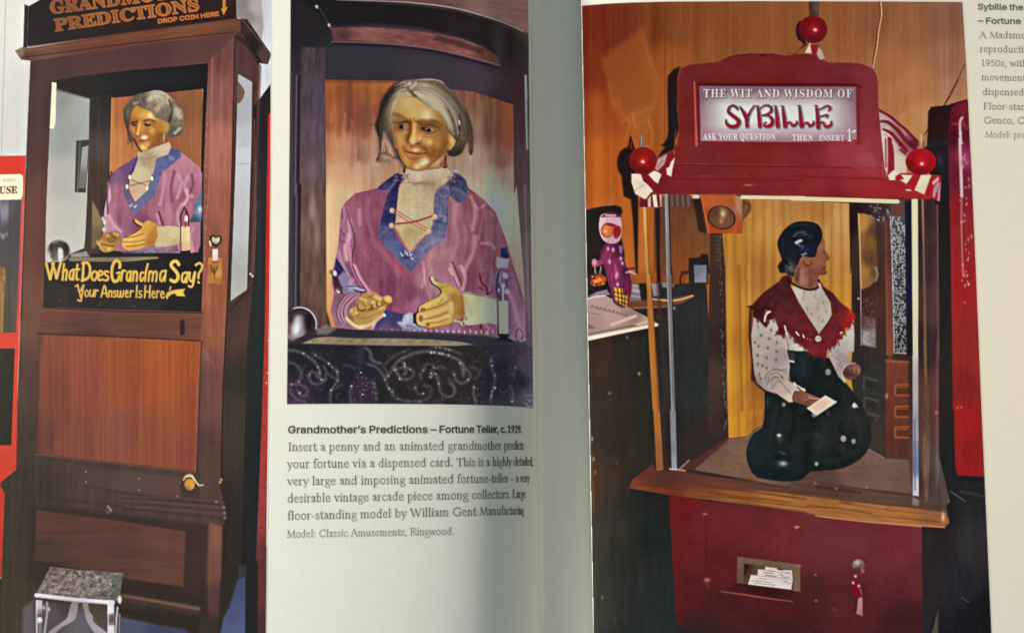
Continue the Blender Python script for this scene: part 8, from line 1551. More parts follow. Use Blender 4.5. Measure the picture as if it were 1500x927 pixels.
# lit sign
sgn = item('booth_sign', 'printed pale lit sign with dark red lettering on the booth header')
line(R2(0, 545, 415, 550, 440, 560), 4, (78, 14, 18), f=3, a=.8, clip='hb'); line(R1(810, 545, 1490, 548), 4, (70, 14, 16), f=3, a=.8, clip='hb'); line(R2(430, 555, 430, 925), 5, (104, 28, 36), f=4, a=.6, clip='hb'); line(SG(80, 90, 92, 570), 3, (90, 20, 24), f=3, a=.6, clip='hb')
line(SG(42, 62, 52, 350, 60, 605), [2, 2.6, 3.4], (196, 96, 84), f=1.8, a=.9, clip='hb')
def pale(X, Y):
    u = (X - 1139.0) / 100.0; v = (Y - 168.0) / 25.0
    d = np.clip((np.maximum(np.abs(u) - .72, 0) / .42) ** 2 + (np.maximum(np.abs(v) - .38, 0) / 1.05) ** 2, 0, 1)[..., None] ** .6
    edge = np.array([146, 110, 122], np.float32) * (1 - .12 * np.clip(-v, 0, 1)[..., None]) + np.array([14, 8, 8], np.float32) * np.clip(v, 0, 1)[..., None]
    mid = np.array([212, 212, 204], np.float32) - np.clip(u, -1, 1)[..., None] * np.array([4, 8, 6], np.float32)
    return mid * (1 - d) + edge * d
fill(SG(85, 95, 700, 98, 1432, 100, 1436, 350, 1440, 555, 1000, 575, 600, 574, 95, 568), pale, idn=sgn, save='sgn2', clip='w0', f=1.6)
grain('sgn2', 18, 10, 4, 345)
slx = item('sign_lettering', 'printed lettering on the booth sign, dark red and white')
write('serif', 'THE WIT AND WISDOM OF', SG(120, 194)[0], SG(1402, 196)[0], 12.6, (92, 62, 72), f=1.5, a=.85, grow=.5, shift=(.6, .8), clip='w0', track=.06)
write('serif', 'THE WIT AND WISDOM OF', SG(120, 194)[0], SG(1402, 196)[0], 12.6, (226, 212, 208), f=1.1, grow=-.1, clip='w0', idn=slx, track=.06)
write('serif', 'ASK YOUR QUESTION', SG(124, 560)[0], SG(744, 560)[0], 9, (96, 76, 84), f=1.6, a=.5, clip='w0', track=.06); write('serif', 'ASK YOUR QUESTION', SG(120, 557)[0], SG(740, 557)[0], 9, (228, 216, 212), f=1.1, a=.95, grow=.15, clip='w0', track=.06)
write('serif', 'THEN', SG(885, 560)[0], SG(1062, 562)[0], 8.6, (224, 210, 208), f=1.1, a=.9, grow=.1, clip='w0', track=.06); write('serif', 'INSERT', SG(1118, 564)[0], SG(1335, 566)[0], 8.6, (220, 206, 204), f=1.1, a=.85, grow=.05, clip='w0', track=.04)
write('serif', '1', SG(1356, 570)[0], SG(1398, 570)[0], 18, (110, 70, 80), f=1.5, a=.7, shift=(.6, .6)); write('serif', '1', SG(1356, 570)[0], SG(1398, 570)[0], 18, (232, 216, 212), f=1.2, idn=slx)
line(SG(1405, 490, 1428, 478), 2.6, (220, 200, 200), f=1.6)
def fancy(p, w_, shade=True):
    q = SG(*p); w_ = w_ * .74 if np.isscalar(w_) else [v * .74 for v in w_]
    if shade: line(q + (1.2, .9), np.asarray(w_) + 1.6 if not np.isscalar(w_) else w_ + 1.6, (84, 78, 104), f=2.2, a=.65, sm=5, clip='w0')
    line(q, w_, lambda X, Y: np.stack([132 + 16 * np.clip((Y - 165) / 16, -1, 1), 40 + (165 - Y) * .9, 62 + (165 - Y) * 1.1], -1), f=1.4, sm=5, idn=slx, clip='w0')
fancy((412, 292, 400, 275, 370, 262, 340, 280, 335, 315, 365, 345, 405, 375, 425, 405, 400, 440, 350, 442, 318, 415, 312, 385), [4, 5, 4, 5, 6, 6.5, 7, 8, 8, 7, 5, 2.5])
fancy((440, 285, 470, 330, 490, 375), [3, 7, 7]); fancy((555, 270, 530, 300, 500, 360, 492, 390), [2.4, 4, 5, 6]); fancy((490, 370, 495, 440), 7); fancy((430, 270, 450, 290), 2); line(SG(545, 265, 575, 262), 2, (120, 90, 110), a=.8)
fancy((585, 270, 598, 350, 605, 440), [4, 7, 7.4]); fancy((595, 300, 640, 262, 690, 268, 705, 305, 670, 335, 625, 345), [2, 3, 4.5, 5.5, 4, 2]); fancy((625, 345, 680, 350, 715, 390, 700, 430, 660, 442, 640, 425, 655, 405), [2, 4, 7, 7.5, 5.5, 3.5, 2.4])
fancy((740, 270, 752, 350, 760, 440), [4, 7, 8])
fancy((800, 270, 812, 350, 822, 440), [4, 7, 8]); fancy((830, 430, 860, 405, 890, 435, 925, 415, 920, 400), [3, 4, 5, 5, 3])
fancy((945, 265, 955, 350, 965, 440), [4, 7, 8]); fancy((975, 430, 1010, 408, 1035, 438, 1068, 418, 1066, 400), [3, 4, 5, 5, 3])
fancy((1090, 265, 1102, 350, 1108, 448), [4, 7, 8]); fancy((1105, 300, 1140, 285, 1185, 265, 1212, 285, 1195, 305), [2, 3, 4, 4.5, 2.5]); fancy((1110, 360, 1150, 350, 1185, 345, 1182, 365), [2, 3.5, 4, 2]); fancy((1115, 420, 1145, 405, 1175, 445, 1215, 430, 1220, 400), [3, 4, 5.4, 5.4, 3])
for x in (740, 800, 945, 1090, 585): line(SG(x - 14, 262, x + 12, 278), 2, (110, 90, 112), a=.7, f=1.6)
# white strip under the header
line(R4(0, 444, 400, 455, 682, 464), 6.2, [(1170, 291, (226, 196, 150)), (1310, 296, (222, 196, 156))], f=1.5, idn=hb, clip='w0'); line(R3(1090, 436, 1490, 442), 5.6, (222, 196, 156), f=1.5, idn=hb, clip='w0'); line(R3(758, 432, 804, 432), 5.6, (206, 184, 150), f=1.6, clip='w0')
# candy stripes
stp = item('striped_canopy', 'printed red and white striped fabric canopy at the booth corners')
def stripes(poly, bars, base=(128, 28, 36)):
    fill(poly, base, idn=stp, save='stp', clip='w0')
    for p, c in bars: fill(p, c, f=1.4, clip='w0', idn=stp)
CR = (226, 204, 184)
stripes(R3(540, 185, 640, 130, 655, 180, 640, 300, 560, 310, 545, 345, 505, 405, 440, 400, 380, 285, 490, 270), [(R3(545, 190, 605, 155, 590, 220, 545, 265, 525, 250), (176, 140, 134)), (R3(655, 180, 630, 210, 620, 240, 600, 250, 605, 290, 632, 302, 640, 250), CR), (R3(485, 290, 520, 265, 550, 275, 568, 290, 545, 348, 520, 330), CR), (R3(375, 285, 435, 285, 450, 330, 480, 355, 515, 395, 465, 448, 400, 415, 375, 340), CR)])
for p, c in ((R3(390, 400, 450, 360), (170, 140, 124)), (R3(410, 340, 470, 360), (190, 166, 146)), (R3(540, 240, 580, 200), (120, 90, 88)), (R3(615, 150, 590, 220), (140, 40, 44))): line(p, 1.4, c, f=2, a=.7)
stripes(R3(430, 440, 470, 450, 500, 405, 570, 415, 570, 500, 425, 500), [(R3(480, 450, 500, 425, 500, 500, 482, 498), (206, 170, 160)), (R3(510, 420, 535, 418, 545, 500, 520, 500), CR), (R3(555, 418, 570, 418, 570, 495, 562, 500), (190, 160, 150))], (104, 22, 40))
fill(R3(620, 425, 770, 425, 760, 490, 625, 500), (84, 52, 44), f=3, a=.9, clip='w0')
for x in (635, 670, 705, 740): line(R3(x, 430, x + 4, 490), 3, (130, 104, 94), f=3, a=.7, clip='w0')
fab = np.vstack([R2(560, 700, 640, 745, 740, 830, 810, 900, 830, 925), R4(800, 130, 740, 180, 740, 280, 620, 290, 600, 250, 580, 60)])
fill(fab, [(1295, 165, (176, 146, 146)), (1320, 190, (166, 134, 138)), (1300, 205, (206, 184, 172)), (1310, 240, (206, 186, 166)), (1335, 205, (130, 70, 80))], idn=stp, save='stp', clip='w0')
for p, w_ in ((R2(560, 708, 640, 752, 740, 838, 815, 915), 6), (R2(566, 785, 620, 790, 680, 840, 740, 910, 800, 960), [3, 5, 6, 6, 5]), (R2(590, 835, 640, 860, 690, 915, 740, 975), [3, 5, 6, 6]), (R2(640, 745, 720, 812, 790, 890), 3)): line(p, w_, (124, 28, 40), f=2, sm=5, clip='stp')
line(R4(780, 90, 820, 130), 12, (84, 22, 36), f=5, clip='stp', a=.8)
for p, w_ in ((R4(630, 60, 640, 150, 640, 280), [6, 9, 10]), (R4(700, 130, 735, 160), 3), (R4(605, 60, 608, 240), 2)): line(p, w_, (140, 34, 46), f=2, sm=4, clip='stp')
for p in (R2(570, 710, 640, 760, 720, 860), R4(600, 30, 680, 90, 735, 160), R4(640, 0, 700, 50, 750, 110)): line(p, 1.6, (90, 24, 34), f=2, a=.4, sm=3)
stripes(R4(740, 280, 960, 295, 965, 330, 955, 465, 900, 440, 780, 400, 700, 325, 610, 320, 620, 280), [(R4(620, 295, 655, 262, 700, 280, 668, 300, 668, 325, 630, 325), CR), (R4(705, 290, 780, 295, 740, 350, 700, 325, 725, 320), CR), (R4(835, 292, 900, 292, 855, 418, 792, 390), [(1345, 265, (232, 212, 180)), (1350, 275, (214, 190, 160))]), (R4(905, 340, 945, 305, 950, 320, 915, 360), (196, 160, 160)), (R4(915, 380, 945, 330, 955, 350, 920, 440, 908, 430), (170, 130, 134)), (R4(945, 390, 962, 340, 955, 460, 940, 460), (170, 130, 134))], (164, 30, 44))
# finials: red balls
def ball(cx, cy, r, ry, c0, c1, c2, hx, hy, label):
    i_ = item('finial_ball', label)
    oval(cx, cy, r, ry, [(cx, cy, c0), (cx - r * .6, cy - ry * .6, c1), (cx, cy + ry * .8, c2), (cx + r * .8, cy, c1), (cx - r * .8, cy + .3 * ry, c2)], idn=i_, f=1.6, clip='w0', save='bal')
    glow(hx, hy, 5, 4, tuple(min(255, v * 1.35 + 20) for v in c0), .5, clip='bal'); glow(hx, hy, 2.2, 2, (255, 244, 232), 1, clip='bal')
fill(R3(420, 110, 435, 30, 442, 30, 460, 110), (110, 90, 84), f=1.6, clip='w0'); line(R3(440, 40, 440, 105), 1.2, (200, 180, 170), a=.7)
ball(*R3(450, 200)[0], 20.5, 20, (160, 24, 20), (122, 20, 18), (104, 14, 16), *R3(448, 206)[0], 'printed glossy red ball on the left booth corner')
fill(R4(820, 110, 822, 50, 840, 20, 860, 60, 858, 120), [(1348, 205, (176, 130, 96)), (1352, 212, (130, 84, 66))], f=1.8, clip='w0'); line(R4(835, 30, 836, 115), 1.4, (226, 190, 150), a=.7); line(R4(850, 120, 870, 10, 880, 0), 1.4, (90, 60, 44), a=.6)
ball(*R4(833, 206)[0], 22.5, 19.5, (176, 20, 30), (150, 16, 30), (120, 12, 26), *R4(840, 220)[0], 'printed glossy red ball on the right booth corner')
fill(np.vstack([R1(1500, 270, 1440, 345), R2(-40, 345, 20, 345, 100, 285, 80, 270)]), (66, 14, 14), f=2, clip='w0', a=.9); fill(R2(85, 340, 120, 270, 130, 345), (206, 184, 170), f=1.6, clip='w0'); fill(R2(118, 290, 175, 290, 165, 360, 130, 355), (134, 30, 34), f=1.6, clip='w0', idn=stp); fill(R2(170, 305, 190, 320, 212, 380, 180, 385, 160, 350), (176, 148, 134), f=2, clip='w0')
fill(R1(1500, 115, 1460, 160, 1450, 230, 1480, 280, 1500, 285), (60, 12, 20), f=2, clip='w0'); oval(*R2(60, 200)[0], 8, 15, (54, 10, 18), f=2, clip='w0')
fill(R2(108, 8, 180, 8, 175, 100, 112, 110), [(1186, 10, (60, 40, 34)), (1196, 12, (100, 72, 62)), (1190, 20, (70, 46, 40))], f=1.6, clip='w0', idn=item('finial_ball', 'printed dark fitting above the topmost red ball'))
ball(*R2(136, 190)[0], 21, 20, (140, 18, 26), (104, 10, 20), (92, 8, 18), *R2(150, 193)[0], 'printed glossy red ball on top of the booth header')

# wooden shelf and red base
bs = item('booth_base', 'printed dark red base cabinet of the booth')
fill(np.vstack([R7(396, 350, 560, 380, 780, 405, 964, 425), R8(0, 420, 150, 450, 300, 465, 540, 490, 545, 927), [(1351, 990), (990, 990)], R7(430, 950, 410, 600)]), [(985, 740, (100, 24, 20)), (990, 800, (98, 26, 24)), (1000, 870, (84, 26, 26)), (1040, 770, (98, 32, 32)), (1100, 760, (100, 36, 38)), (1150, 780, (102, 38, 40)), (1200, 780, (106, 44, 46)), (1260, 790, (104, 44, 46)), (1320, 800, (108, 42, 46)), (1340, 850, (92, 36, 40)), (1060, 880, (72, 26, 26)), (1150, 890, (74, 26, 26)), (1250, 890, (82, 32, 34)), (1330, 910, (62, 26, 28)), (1030, 922, (54, 28, 26)), (1150, 926, (56, 24, 24)), (1060, 840, (88, 28, 28))], idn=bs, save='bs', clip='w0', f=1.6)
grain('bs', 30, 22, 5, 351, add=(1.2, .8, .8)); grain('bs', 3, 5, 2.5, 352, add=(1.2, .8, .8))
line(LO(150, 160, 160, 560), 2, (70, 16, 18), f=3, a=.4, clip='bs')
fill(np.vstack([R8(540, 490, 640, 500, 640, 560, 600, 830, 560, 950, 545, 950)]), [(1355, 790, (44, 34, 36)), (1375, 790, (34, 28, 30)), (1360, 860, (38, 32, 36))], f=2, idn=gp, clip='w0'); fill(R8(580, 927, 608, 830, 606, 960), (84, 76, 70), f=2, a=.8, clip='w0')
fill(R7(425, 890, 560, 927, 430, 960), (36, 34, 32), f=4, clip='w0', a=.8)
shf = item('booth_shelf', 'printed varnished wooden shelf edge of the booth')
fill(np.vstack([R7(230, 325, 245, 290, 330, 225, 345, 255, 440, 252, 560, 275, 700, 290, 880, 320, 964, 340), R8(0, 300, 100, 310, 300, 335, 500, 362, 545, 385, 640, 390, 655, 470, 630, 490, 300, 465, 100, 435, 0, 420), R7(964, 425, 780, 400, 560, 375, 400, 355)]), [(930, 712, (112, 56, 36)), (945, 698, (92, 48, 36)), (975, 700, (84, 44, 34)), (1010, 708, (96, 52, 40)), (1060, 712, (100, 58, 44)), (1120, 722, (92, 58, 46)), (1200, 730, (86, 58, 48)), (1280, 738, (92, 66, 54)), (1360, 748, (84, 62, 52)), (1385, 745, (76, 58, 50))], idn=shf, save='shf', clip='w0', f=1.5)
edge_ = np.vstack([R7(232, 322, 340, 318, 540, 320, 700, 330, 880, 347, 964, 356), R8(100, 360, 300, 386, 500, 408, 640, 428, 655, 470, 630, 490, 300, 465, 100, 435, 0, 420), R7(964, 425, 780, 400, 560, 375, 400, 355)])
fill(edge_, [(930, 716, (128, 64, 40)), (975, 722, (112, 52, 34)), (1030, 724, (120, 66, 38)), (1080, 734, (138, 82, 44)), (1140, 744, (156, 98, 50)), (1200, 752, (150, 94, 50)), (1260, 757, (158, 102, 56)), (1320, 764, (160, 104, 58)), (1375, 768, (146, 92, 60))], f=3, clip='shf', save='edg')
grain('edg', 45, 2.2, 13, 363, rot=6); grain('edg', 16, 5, 9, 364, rot=6)
for p in (R7(560, 345, 700, 362, 900, 385), R7(620, 360, 800, 385, 964, 405), R8(60, 400, 200, 410, 330, 432), R8(200, 385, 380, 415, 560, 432), R8(330, 440, 480, 452, 600, 465)): line(p, 1.8, (92, 54, 34), f=2.4, a=.5, sm=4, clip='edg')
glow(*R8(230, 385)[0], 10, 3, (92, 58, 42), .6, 8, clip='edg')
grain('shf', 60, 3, 6, 361, rot=6)
line(R7(330, 232, 450, 256, 700, 292, 900, 325), 2.5, (70, 36, 28), f=2.5, a=.6, clip='shf'); line(R7(540, 320, 700, 335, 964, 370), 2.5, (78, 44, 28), f=2.5, a=.6, clip='shf'); line(R8(0, 350, 200, 372, 400, 395, 540, 405), 2.5, (84, 52, 38), f=2.5, a=.6, clip='shf')
line(R8(100, 440, 300, 465, 500, 480, 635, 488), 2, (206, 150, 104), f=1.8, a=.7, clip='w0'); glow(*R8(628, 445)[0], 2.5, 7, (236, 190, 150), .85, clip='shf')
line(R8(100, 300, 300, 330, 495, 352), 2, (60, 42, 38), f=2, a=.7, clip='w0'); fill(R8(95, 312, 200, 325, 290, 340, 290, 350, 100, 330), (58, 42, 36), f=3, a=.7, clip='w0')
fill(R8(500, 355, 528, 358, 526, 400, 500, 395), (150, 132, 130), f=3, a=.7, clip='shf')
for x, y in R8(98, 305, 185, 328, 310, 322): glow(x, y, 2, 1.6, (150, 124, 104), .8)
for x, y in R7(830, 302, 770, 298): glow(x, y, 8, 1.6, (170, 76, 58), .7, clip='shf')
# card tray in the base
tr = item('card_slot', 'printed brass framed slot in the booth base')
fill(LO(358, 425, 770, 478, 772, 655, 720, 650, 330, 600, 355, 600), [(1085, 825, (110, 84, 64)), (1110, 822, (106, 84, 62)), (1150, 835, (114, 86, 66)), (1168, 850, (116, 88, 70)), (1085, 845, (96, 70, 54))], idn=tr, save='tr', clip='w0', f=1.5); grain('tr', 5, 5, 7, 371)
fill(LO(400, 470, 725, 515, 722, 640, 402, 600), [(1095, 830, (70, 40, 28)), (1110, 835, (92, 70, 50)), (1150, 850, (60, 34, 28)), (1095, 850, (80, 58, 44))], f=1.8, clip='w0'); fill(LO(405, 475, 435, 480, 405, 560), (44, 22, 18), f=2, clip='w0')
fill(LO(330, 600, 420, 605, 720, 645, 715, 720, 335, 655), [(1080, 860, (64, 22, 20)), (1120, 868, (62, 22, 22)), (1155, 875, (66, 28, 28))], f=3, clip='w0', a=.95)
line(LO(250, 655, 400, 675, 560, 700, 720, 720), [1.4, 2, 2, 1.4], (170, 96, 74), f=1.8, a=.7, sm=3, clip='w0')
cds = item('card_stack', 'printed stack of white fortune cards in the booth slot')
fill(LO(448, 545, 490, 548, 495, 508, 540, 512, 542, 492, 655, 505, 660, 512, 718, 515, 722, 575, 712, 642, 428, 608), [(1105, 850, (214, 196, 184)), (1130, 840, (206, 190, 182)), (1150, 850, (200, 186, 180)), (1145, 860, (214, 200, 190)), (1120, 855, (222, 208, 198))], idn=cds, save='cds', clip='w0', f=1.4)
line(LO(450, 548, 600, 560, 716, 575), 1, (150, 130, 124), a=.6); line(LO(497, 510, 640, 528, 718, 540), 1, (150, 130, 124), a=.6); line(LO(625, 506, 655, 512), 2.4, (60, 40, 36), f=1.6)
for x, y, w_ in ((505, 570, 45), (480, 585, 100), (470, 598, 130), (540, 548, 70), (530, 530, 60), (560, 518, 40), (640, 545, 16), (660, 560, 20), (680, 530, 16), (690, 560, 10), (690, 600, 12), (670, 590, 10), (455, 585, 8)): line(LO(x, y, x + w_, y + w_ * .12), 1.2, (110, 92, 92), f=1.2, a=.7, clip='cds')
fill(LO(815, 540, 935, 555, 930, 740, 800, 715), (70, 32, 26), f=9, a=.7, clip='bs')
for x, y, c, r in ((145, 150, (176, 96, 92), 3.4), (750, 235, (206, 150, 136), 3.2), (870, 545, (150, 90, 84), 2.2), (875, 715, (166, 110, 104), 2), (765, 488, (176, 100, 96), 2.4), (160, 580, (190, 120, 108), 4), (995, 768, (110, 56, 52), 3)): glow(*LO(x, y)[0], r, r * .7, c, .9, clip='w0')
for x, y in LO(150, 160, 760, 245): glow(x, y, 2.6, 1.4, (56, 14, 16), .7, clip='w0')
line(LO(150, 590, 170, 630), 2.5, (130, 66, 62), f=3, a=.6)
ky = item('lock_and_key', 'printed round lock with a hanging key and red tag on the booth base')
oval(*LO(1152, 480)[0], 9, 8, [(1255, 824, (150, 130, 124)), (1260, 830, (104, 80, 76)), (1250, 830, (120, 92, 84))], f=2, idn=ky, clip='w0'); fill(LO(1125, 500, 1170, 490, 1150, 540, 1130, 545), (84, 40, 36), f=2.5, a=.8, clip='w0'); glow(*LO(1145, 468)[0], 3, 2.4, (190, 176, 170), .8); glow(*LO(1180, 520)[0], 2.4, 3, (170, 130, 124), .8)
fill(LO(1120, 560, 1145, 590, 1175, 660, 1160, 700, 1125, 690, 1110, 630), (110, 20, 26), f=2.5, idn=ky, clip='w0', sm=2)
for x, y in LO(1133, 555, 1118, 598, 1155, 618): glow(x, y, 1.8, 2, (240, 200, 200), .95)
fill(LO(1148, 700, 1178, 690, 1180, 815, 1135, 800), [(1258, 885, (176, 120, 120)), (1260, 898, (160, 110, 110))], f=2, idn=ky, clip='w0'); line(LO(1145, 700, 1135, 790), 2.4, (60, 14, 18), f=2, a=.8); line(LO(1165, 640, 1172, 670), 2, (190, 90, 96), f=2, a=.8)
pop('hd2', 5, .4, (4, 1, 0), hd2); pop('sdh', 6, .3, (0, 0, 0), sd); pop('shw', 6, .5, (2, 0, 0), sw_); pop('bl', 5, .4, (2, 2, 2), bl); pop('sk', 8, .2, (0, 0, 0), sk)
grain('w0', 3, 3, 3.2, 299)
# ------------------------------------------------------------------ captions set in type
CAPTIONS = []                                # (which caption, name, label, ink cover of the line)
def squeeze(lay_, W, n, xa, x0, x1, knee):
    """even setting up to the knee, then narrowing where the paper falls away"""
    ta = lay_[n][1] / W
    L = x1 - x0
    k = max((xa - x0) / ta / L, 1.001)
    t0 = min((knee - x0) / (k * L), 1 - 3.2 * (k - 1) / k)
    c = (k - 1) / (1 - t0) ** 2
    return lambda t: k * t - c * np.maximum(t - t0, 0) ** 2

def book_line(which, label, s, x0, y0, x1, y1, cap, anchor=None, knee=690.0, dens=1.0, weight=1.12):
    warp = None
    if anchor:
        lay_, W = book_layout(s)
        warp = squeeze(lay_, W, len(anchor[0]), anchor[1], x0, x1, knee)
    CAPTIONS.append((which, 'caption_line', label, book_write(s, (x0, y0), (x1, y1), cap, warp=warp, weight=weight) * dens))

def set_line(which, name, label, font, s, x0, y0, x1, y1, cap, anchor=None, knee=690.0, grow=0.0, dens=0.8, track=0.0, f=1.0):
    REG['tot'] = None
    warp = None
    if anchor:
        lay_, W = layout(font, s, track)
        warp = squeeze(lay_, W, len(anchor[0]), anchor[1], x0, x1, knee)
    keep = INK.copy()
    write(font, s, (x0, y0), (x1, y1), cap, (0, 0, 0), f=f, grow=grow, warp=warp, save='line', up=(0, -1), track=track)
    INK[:] = keep
    CAPTIONS.append((which, name, label, REG['line'] * dens))

SB = 'serif'
set_line(0, 'caption_heading', 'bold heading line above the left caption', 'sans', 'Grandmother’s Predictions – Fortune Teller, c. 1929.', 421.5, 634.3, 764.5, 633.6, 10.2, ('Grandmother’s Predictions – ', 643), grow=.62, dens=1.0)
book_line(0, 'caption line starting Insert a penny', 'Insert a penny and an animated grandmother predicts', 422, 660.2, 767, 658, 11.6, ('Insert a penny and an animated ', 656))
book_line(0, 'caption line starting your fortune', 'your fortune via a dispensed card. This is a highly detailed,', 421, 685.2, 781, 681.5, 11.6, ('your fortune via a dispensed card. ', 669.5))
book_line(0, 'caption line starting very large and imposing', 'very large and imposing animated fortune-teller – a very', 421, 710.4, 775.5, 705.8, 11.6, ('very large and imposing animated ', 670))
book_line(0, 'caption line starting desirable vintage arcade piece', 'desirable vintage arcade piece among collectors. Large', 421, 735.6, 769.5, 729, 11.6, ('desirable vintage arcade piece among ', 691))
book_line(0, 'caption line starting floor-standing model', 'floor-standing model by William Gent Manufacturing', 421, 761, 767.5, 753, 11.6, ('floor-standing model by ', 601))
book_line(0, 'smaller last caption line naming the model owner', 'Model: Classic Amusements, Ringwood.', 420, 787, 665, 782.6, 10.0, None, dens=.9)
def right_line(name, label, font, s, x, y, scale, cap, grow, dens, dy=0.012):
    W = layout(font, s)[1] * scale
    set_line(1, name, label, font, s, x, y, x + W, y + W * dy, cap, None, grow=grow, dens=dens)
e_ = (1499.5 - 1439.0) / book_layout('dispensed')[1]
right_line('caption_heading', 'upper bold heading line of the right caption', 'sans', 'Sybille the', 1431.8, 14.0, 67 / layout('sans', 'Sybille the')[1], 8.4, .55, .9)
right_line('caption_heading', 'lower bold heading line of the right caption, starting with a dash', 'sans', '– Fortune T', 1432.6, 34.4, 63 / layout('sans', '– Fortune')[1], 8.4, .55, .9)
for s, x, y, k in (('A Madame', 1434.3, 55.4, 1.0), ('reproduction', 1435.2, 76.0, 1.0), ('1950s, with', 1437.0, 96.4, 1.0), ('movement', 1437.6, 117.4, 1.0), ('dispensed', 1439.0, 138.8, 1.0), ('Floor-stand', 1440.2, 160.0, 1.0), ('Genco, C', 1441.2, 180.4, 1.0), ('Model: pre', 1442.6, 201.0, .88)):
    W = book_layout(s)[1] * e_ * k
    book_line(1, 'short caption line beside the right photograph, cut by the frame', s, x, y, x + W, y + W * .012, 9.0 * (.92 if k < 1 else 1), None, dens=1.0 if k == 1 else .85)
# light on the pages, three rows of 41 places (red, green, blue)
LIGHT = np.array([
    [1.18, 1.22, 1.46, 1.18, 1.22, 1.40, 1.18, 1.22, 1.37, 1.18, 1.22, 1.35, 1.18, 1.22, 1.31, 1.18, 1.22, 1.26, 1.18, 1.22, 1.22, 1.18, 1.21, 1.19, 1.16, 1.19, 1.18, 1.11, 1.14, 1.13, 1.08, 1.11, 1.11, 1.04, 1.08, 1.08, 1.03, 1.06, 1.06, 0.99, 1.02, 1.01, 0.95, 0.98, 0.98, 0.91, 0.95, 0.95, 0.85, 0.89, 0.89, 0.78, 0.82, 0.82, 0.63, 0.67, 0.68, 0.31, 0.35, 0.39, 0.32, 0.35, 0.37, 0.27, 0.29, 0.30, 0.25, 0.29, 0.30, 1.02, 1.03, 1.01, 1.15, 1.17, 1.13, 1.09, 1.11, 1.09, 1.03, 1.05, 1.03, 1.00, 1.01, 0.99, 0.97, 0.98, 0.96, 0.94, 0.95, 0.93, 0.92, 0.94, 0.91, 0.89, 0.90, 0.88, 0.87, 0.87, 0.85, 0.87, 0.87, 0.84, 0.85, 0.86, 0.83, 0.84, 0.84, 0.82, 0.82, 0.83, 0.80, 0.82, 0.81, 0.78, 0.81, 0.80, 0.76, 0.81, 0.79, 0.75, 0.79, 0.77, 0.74],
    [1.18, 1.22, 1.40, 1.18, 1.22, 1.36, 1.18, 1.22, 1.35, 1.18, 1.22, 1.28, 1.18, 1.22, 1.26, 1.18, 1.22, 1.22, 1.18, 1.21, 1.19, 1.15, 1.18, 1.17, 1.12, 1.16, 1.14, 1.08, 1.11, 1.11, 1.04, 1.08, 1.08, 1.02, 1.04, 1.04, 0.99, 1.01, 1.01, 0.95, 0.98, 0.98, 0.91, 0.95, 0.94, 0.88, 0.91, 0.91, 0.82, 0.86, 0.85, 0.75, 0.78, 0.79, 0.61, 0.64, 0.66, 0.34, 0.37, 0.40, 0.33, 0.36, 0.37, 0.31, 0.32, 0.30, 0.30, 0.32, 0.33, 1.06, 1.07, 1.04, 1.15, 1.16, 1.12, 1.09, 1.10, 1.08, 1.04, 1.05, 1.02, 1.02, 1.02, 0.99, 0.99, 0.99, 0.96, 0.96, 0.96, 0.93, 0.95, 0.95, 0.91, 0.93, 0.93, 0.88, 0.91, 0.90, 0.86, 0.89, 0.88, 0.83, 0.89, 0.87, 0.82, 0.89, 0.86, 0.81, 0.89, 0.86, 0.80, 0.88, 0.85, 0.78, 0.88, 0.84, 0.76, 0.88, 0.84, 0.76, 0.88, 0.83, 0.74],
    [1.18, 1.22, 1.22, 1.18, 1.21, 1.19, 1.16, 1.19, 1.18, 1.12, 1.17, 1.15, 1.11, 1.14, 1.13, 1.07, 1.10, 1.10, 1.04, 1.08, 1.08, 1.03, 1.06, 1.06, 1.00, 1.02, 1.02, 0.98, 1.01, 1.00, 0.93, 0.96, 0.97, 0.90, 0.94, 0.94, 0.88, 0.91, 0.91, 0.85, 0.89, 0.89, 0.81, 0.85, 0.85, 0.77, 0.80, 0.81, 0.71, 0.75, 0.76, 0.65, 0.68, 0.70, 0.52, 0.56, 0.58, 0.31, 0.35, 0.38, 0.32, 0.36, 0.37, 0.39, 0.41, 0.37, 0.36, 0.39, 0.38, 0.45, 0.48, 0.44, 1.08, 1.09, 1.07, 1.03, 1.04, 1.02, 1.00, 1.01, 0.99, 0.96, 0.97, 0.95, 0.93, 0.95, 0.92, 0.91, 0.92, 0.90, 0.89, 0.91, 0.88, 0.86, 0.86, 0.84, 0.86, 0.86, 0.83, 0.85, 0.86, 0.82, 0.84, 0.84, 0.81, 0.82, 0.82, 0.79, 0.81, 0.80, 0.77, 0.80, 0.79, 0.75, 0.80, 0.79, 0.74, 0.79, 0.78, 0.73, 0.78, 0.76, 0.72],
], np.float32).reshape(3, 41, 3)
# ------------------------------------------------------------------ from dots of ink to sheets on the page
LIFT = 0.00003
YY, XX = np.mgrid[0:CH, 0:CW]
PX, PY = XX - float(MX), YY - float(MX)

# light falling on the two pages in the photograph (sampled on a coarse grid): the colours read from
# the photograph are divided by it to get the colour of the ink itself
def illumination():
    n, m = LIGHT.shape[:2]
    gx = np.clip(PX / PW, 0, 1) * (m - 1); gy = np.clip(PY / PH, 0, 1) * (n - 1)
    i = np.minimum(gx.astype(int), m - 2); j = np.minimum(gy.astype(int), n - 2)
    fx, fy = (gx - i)[..., None], (gy - j)[..., None]
    return (LIGHT[j, i] * (1 - fx) + LIGHT[j, i + 1] * fx) * (1 - fy) + (LIGHT[j + 1, i] * (1 - fx) + LIGHT[j + 1, i + 1] * fx) * fy

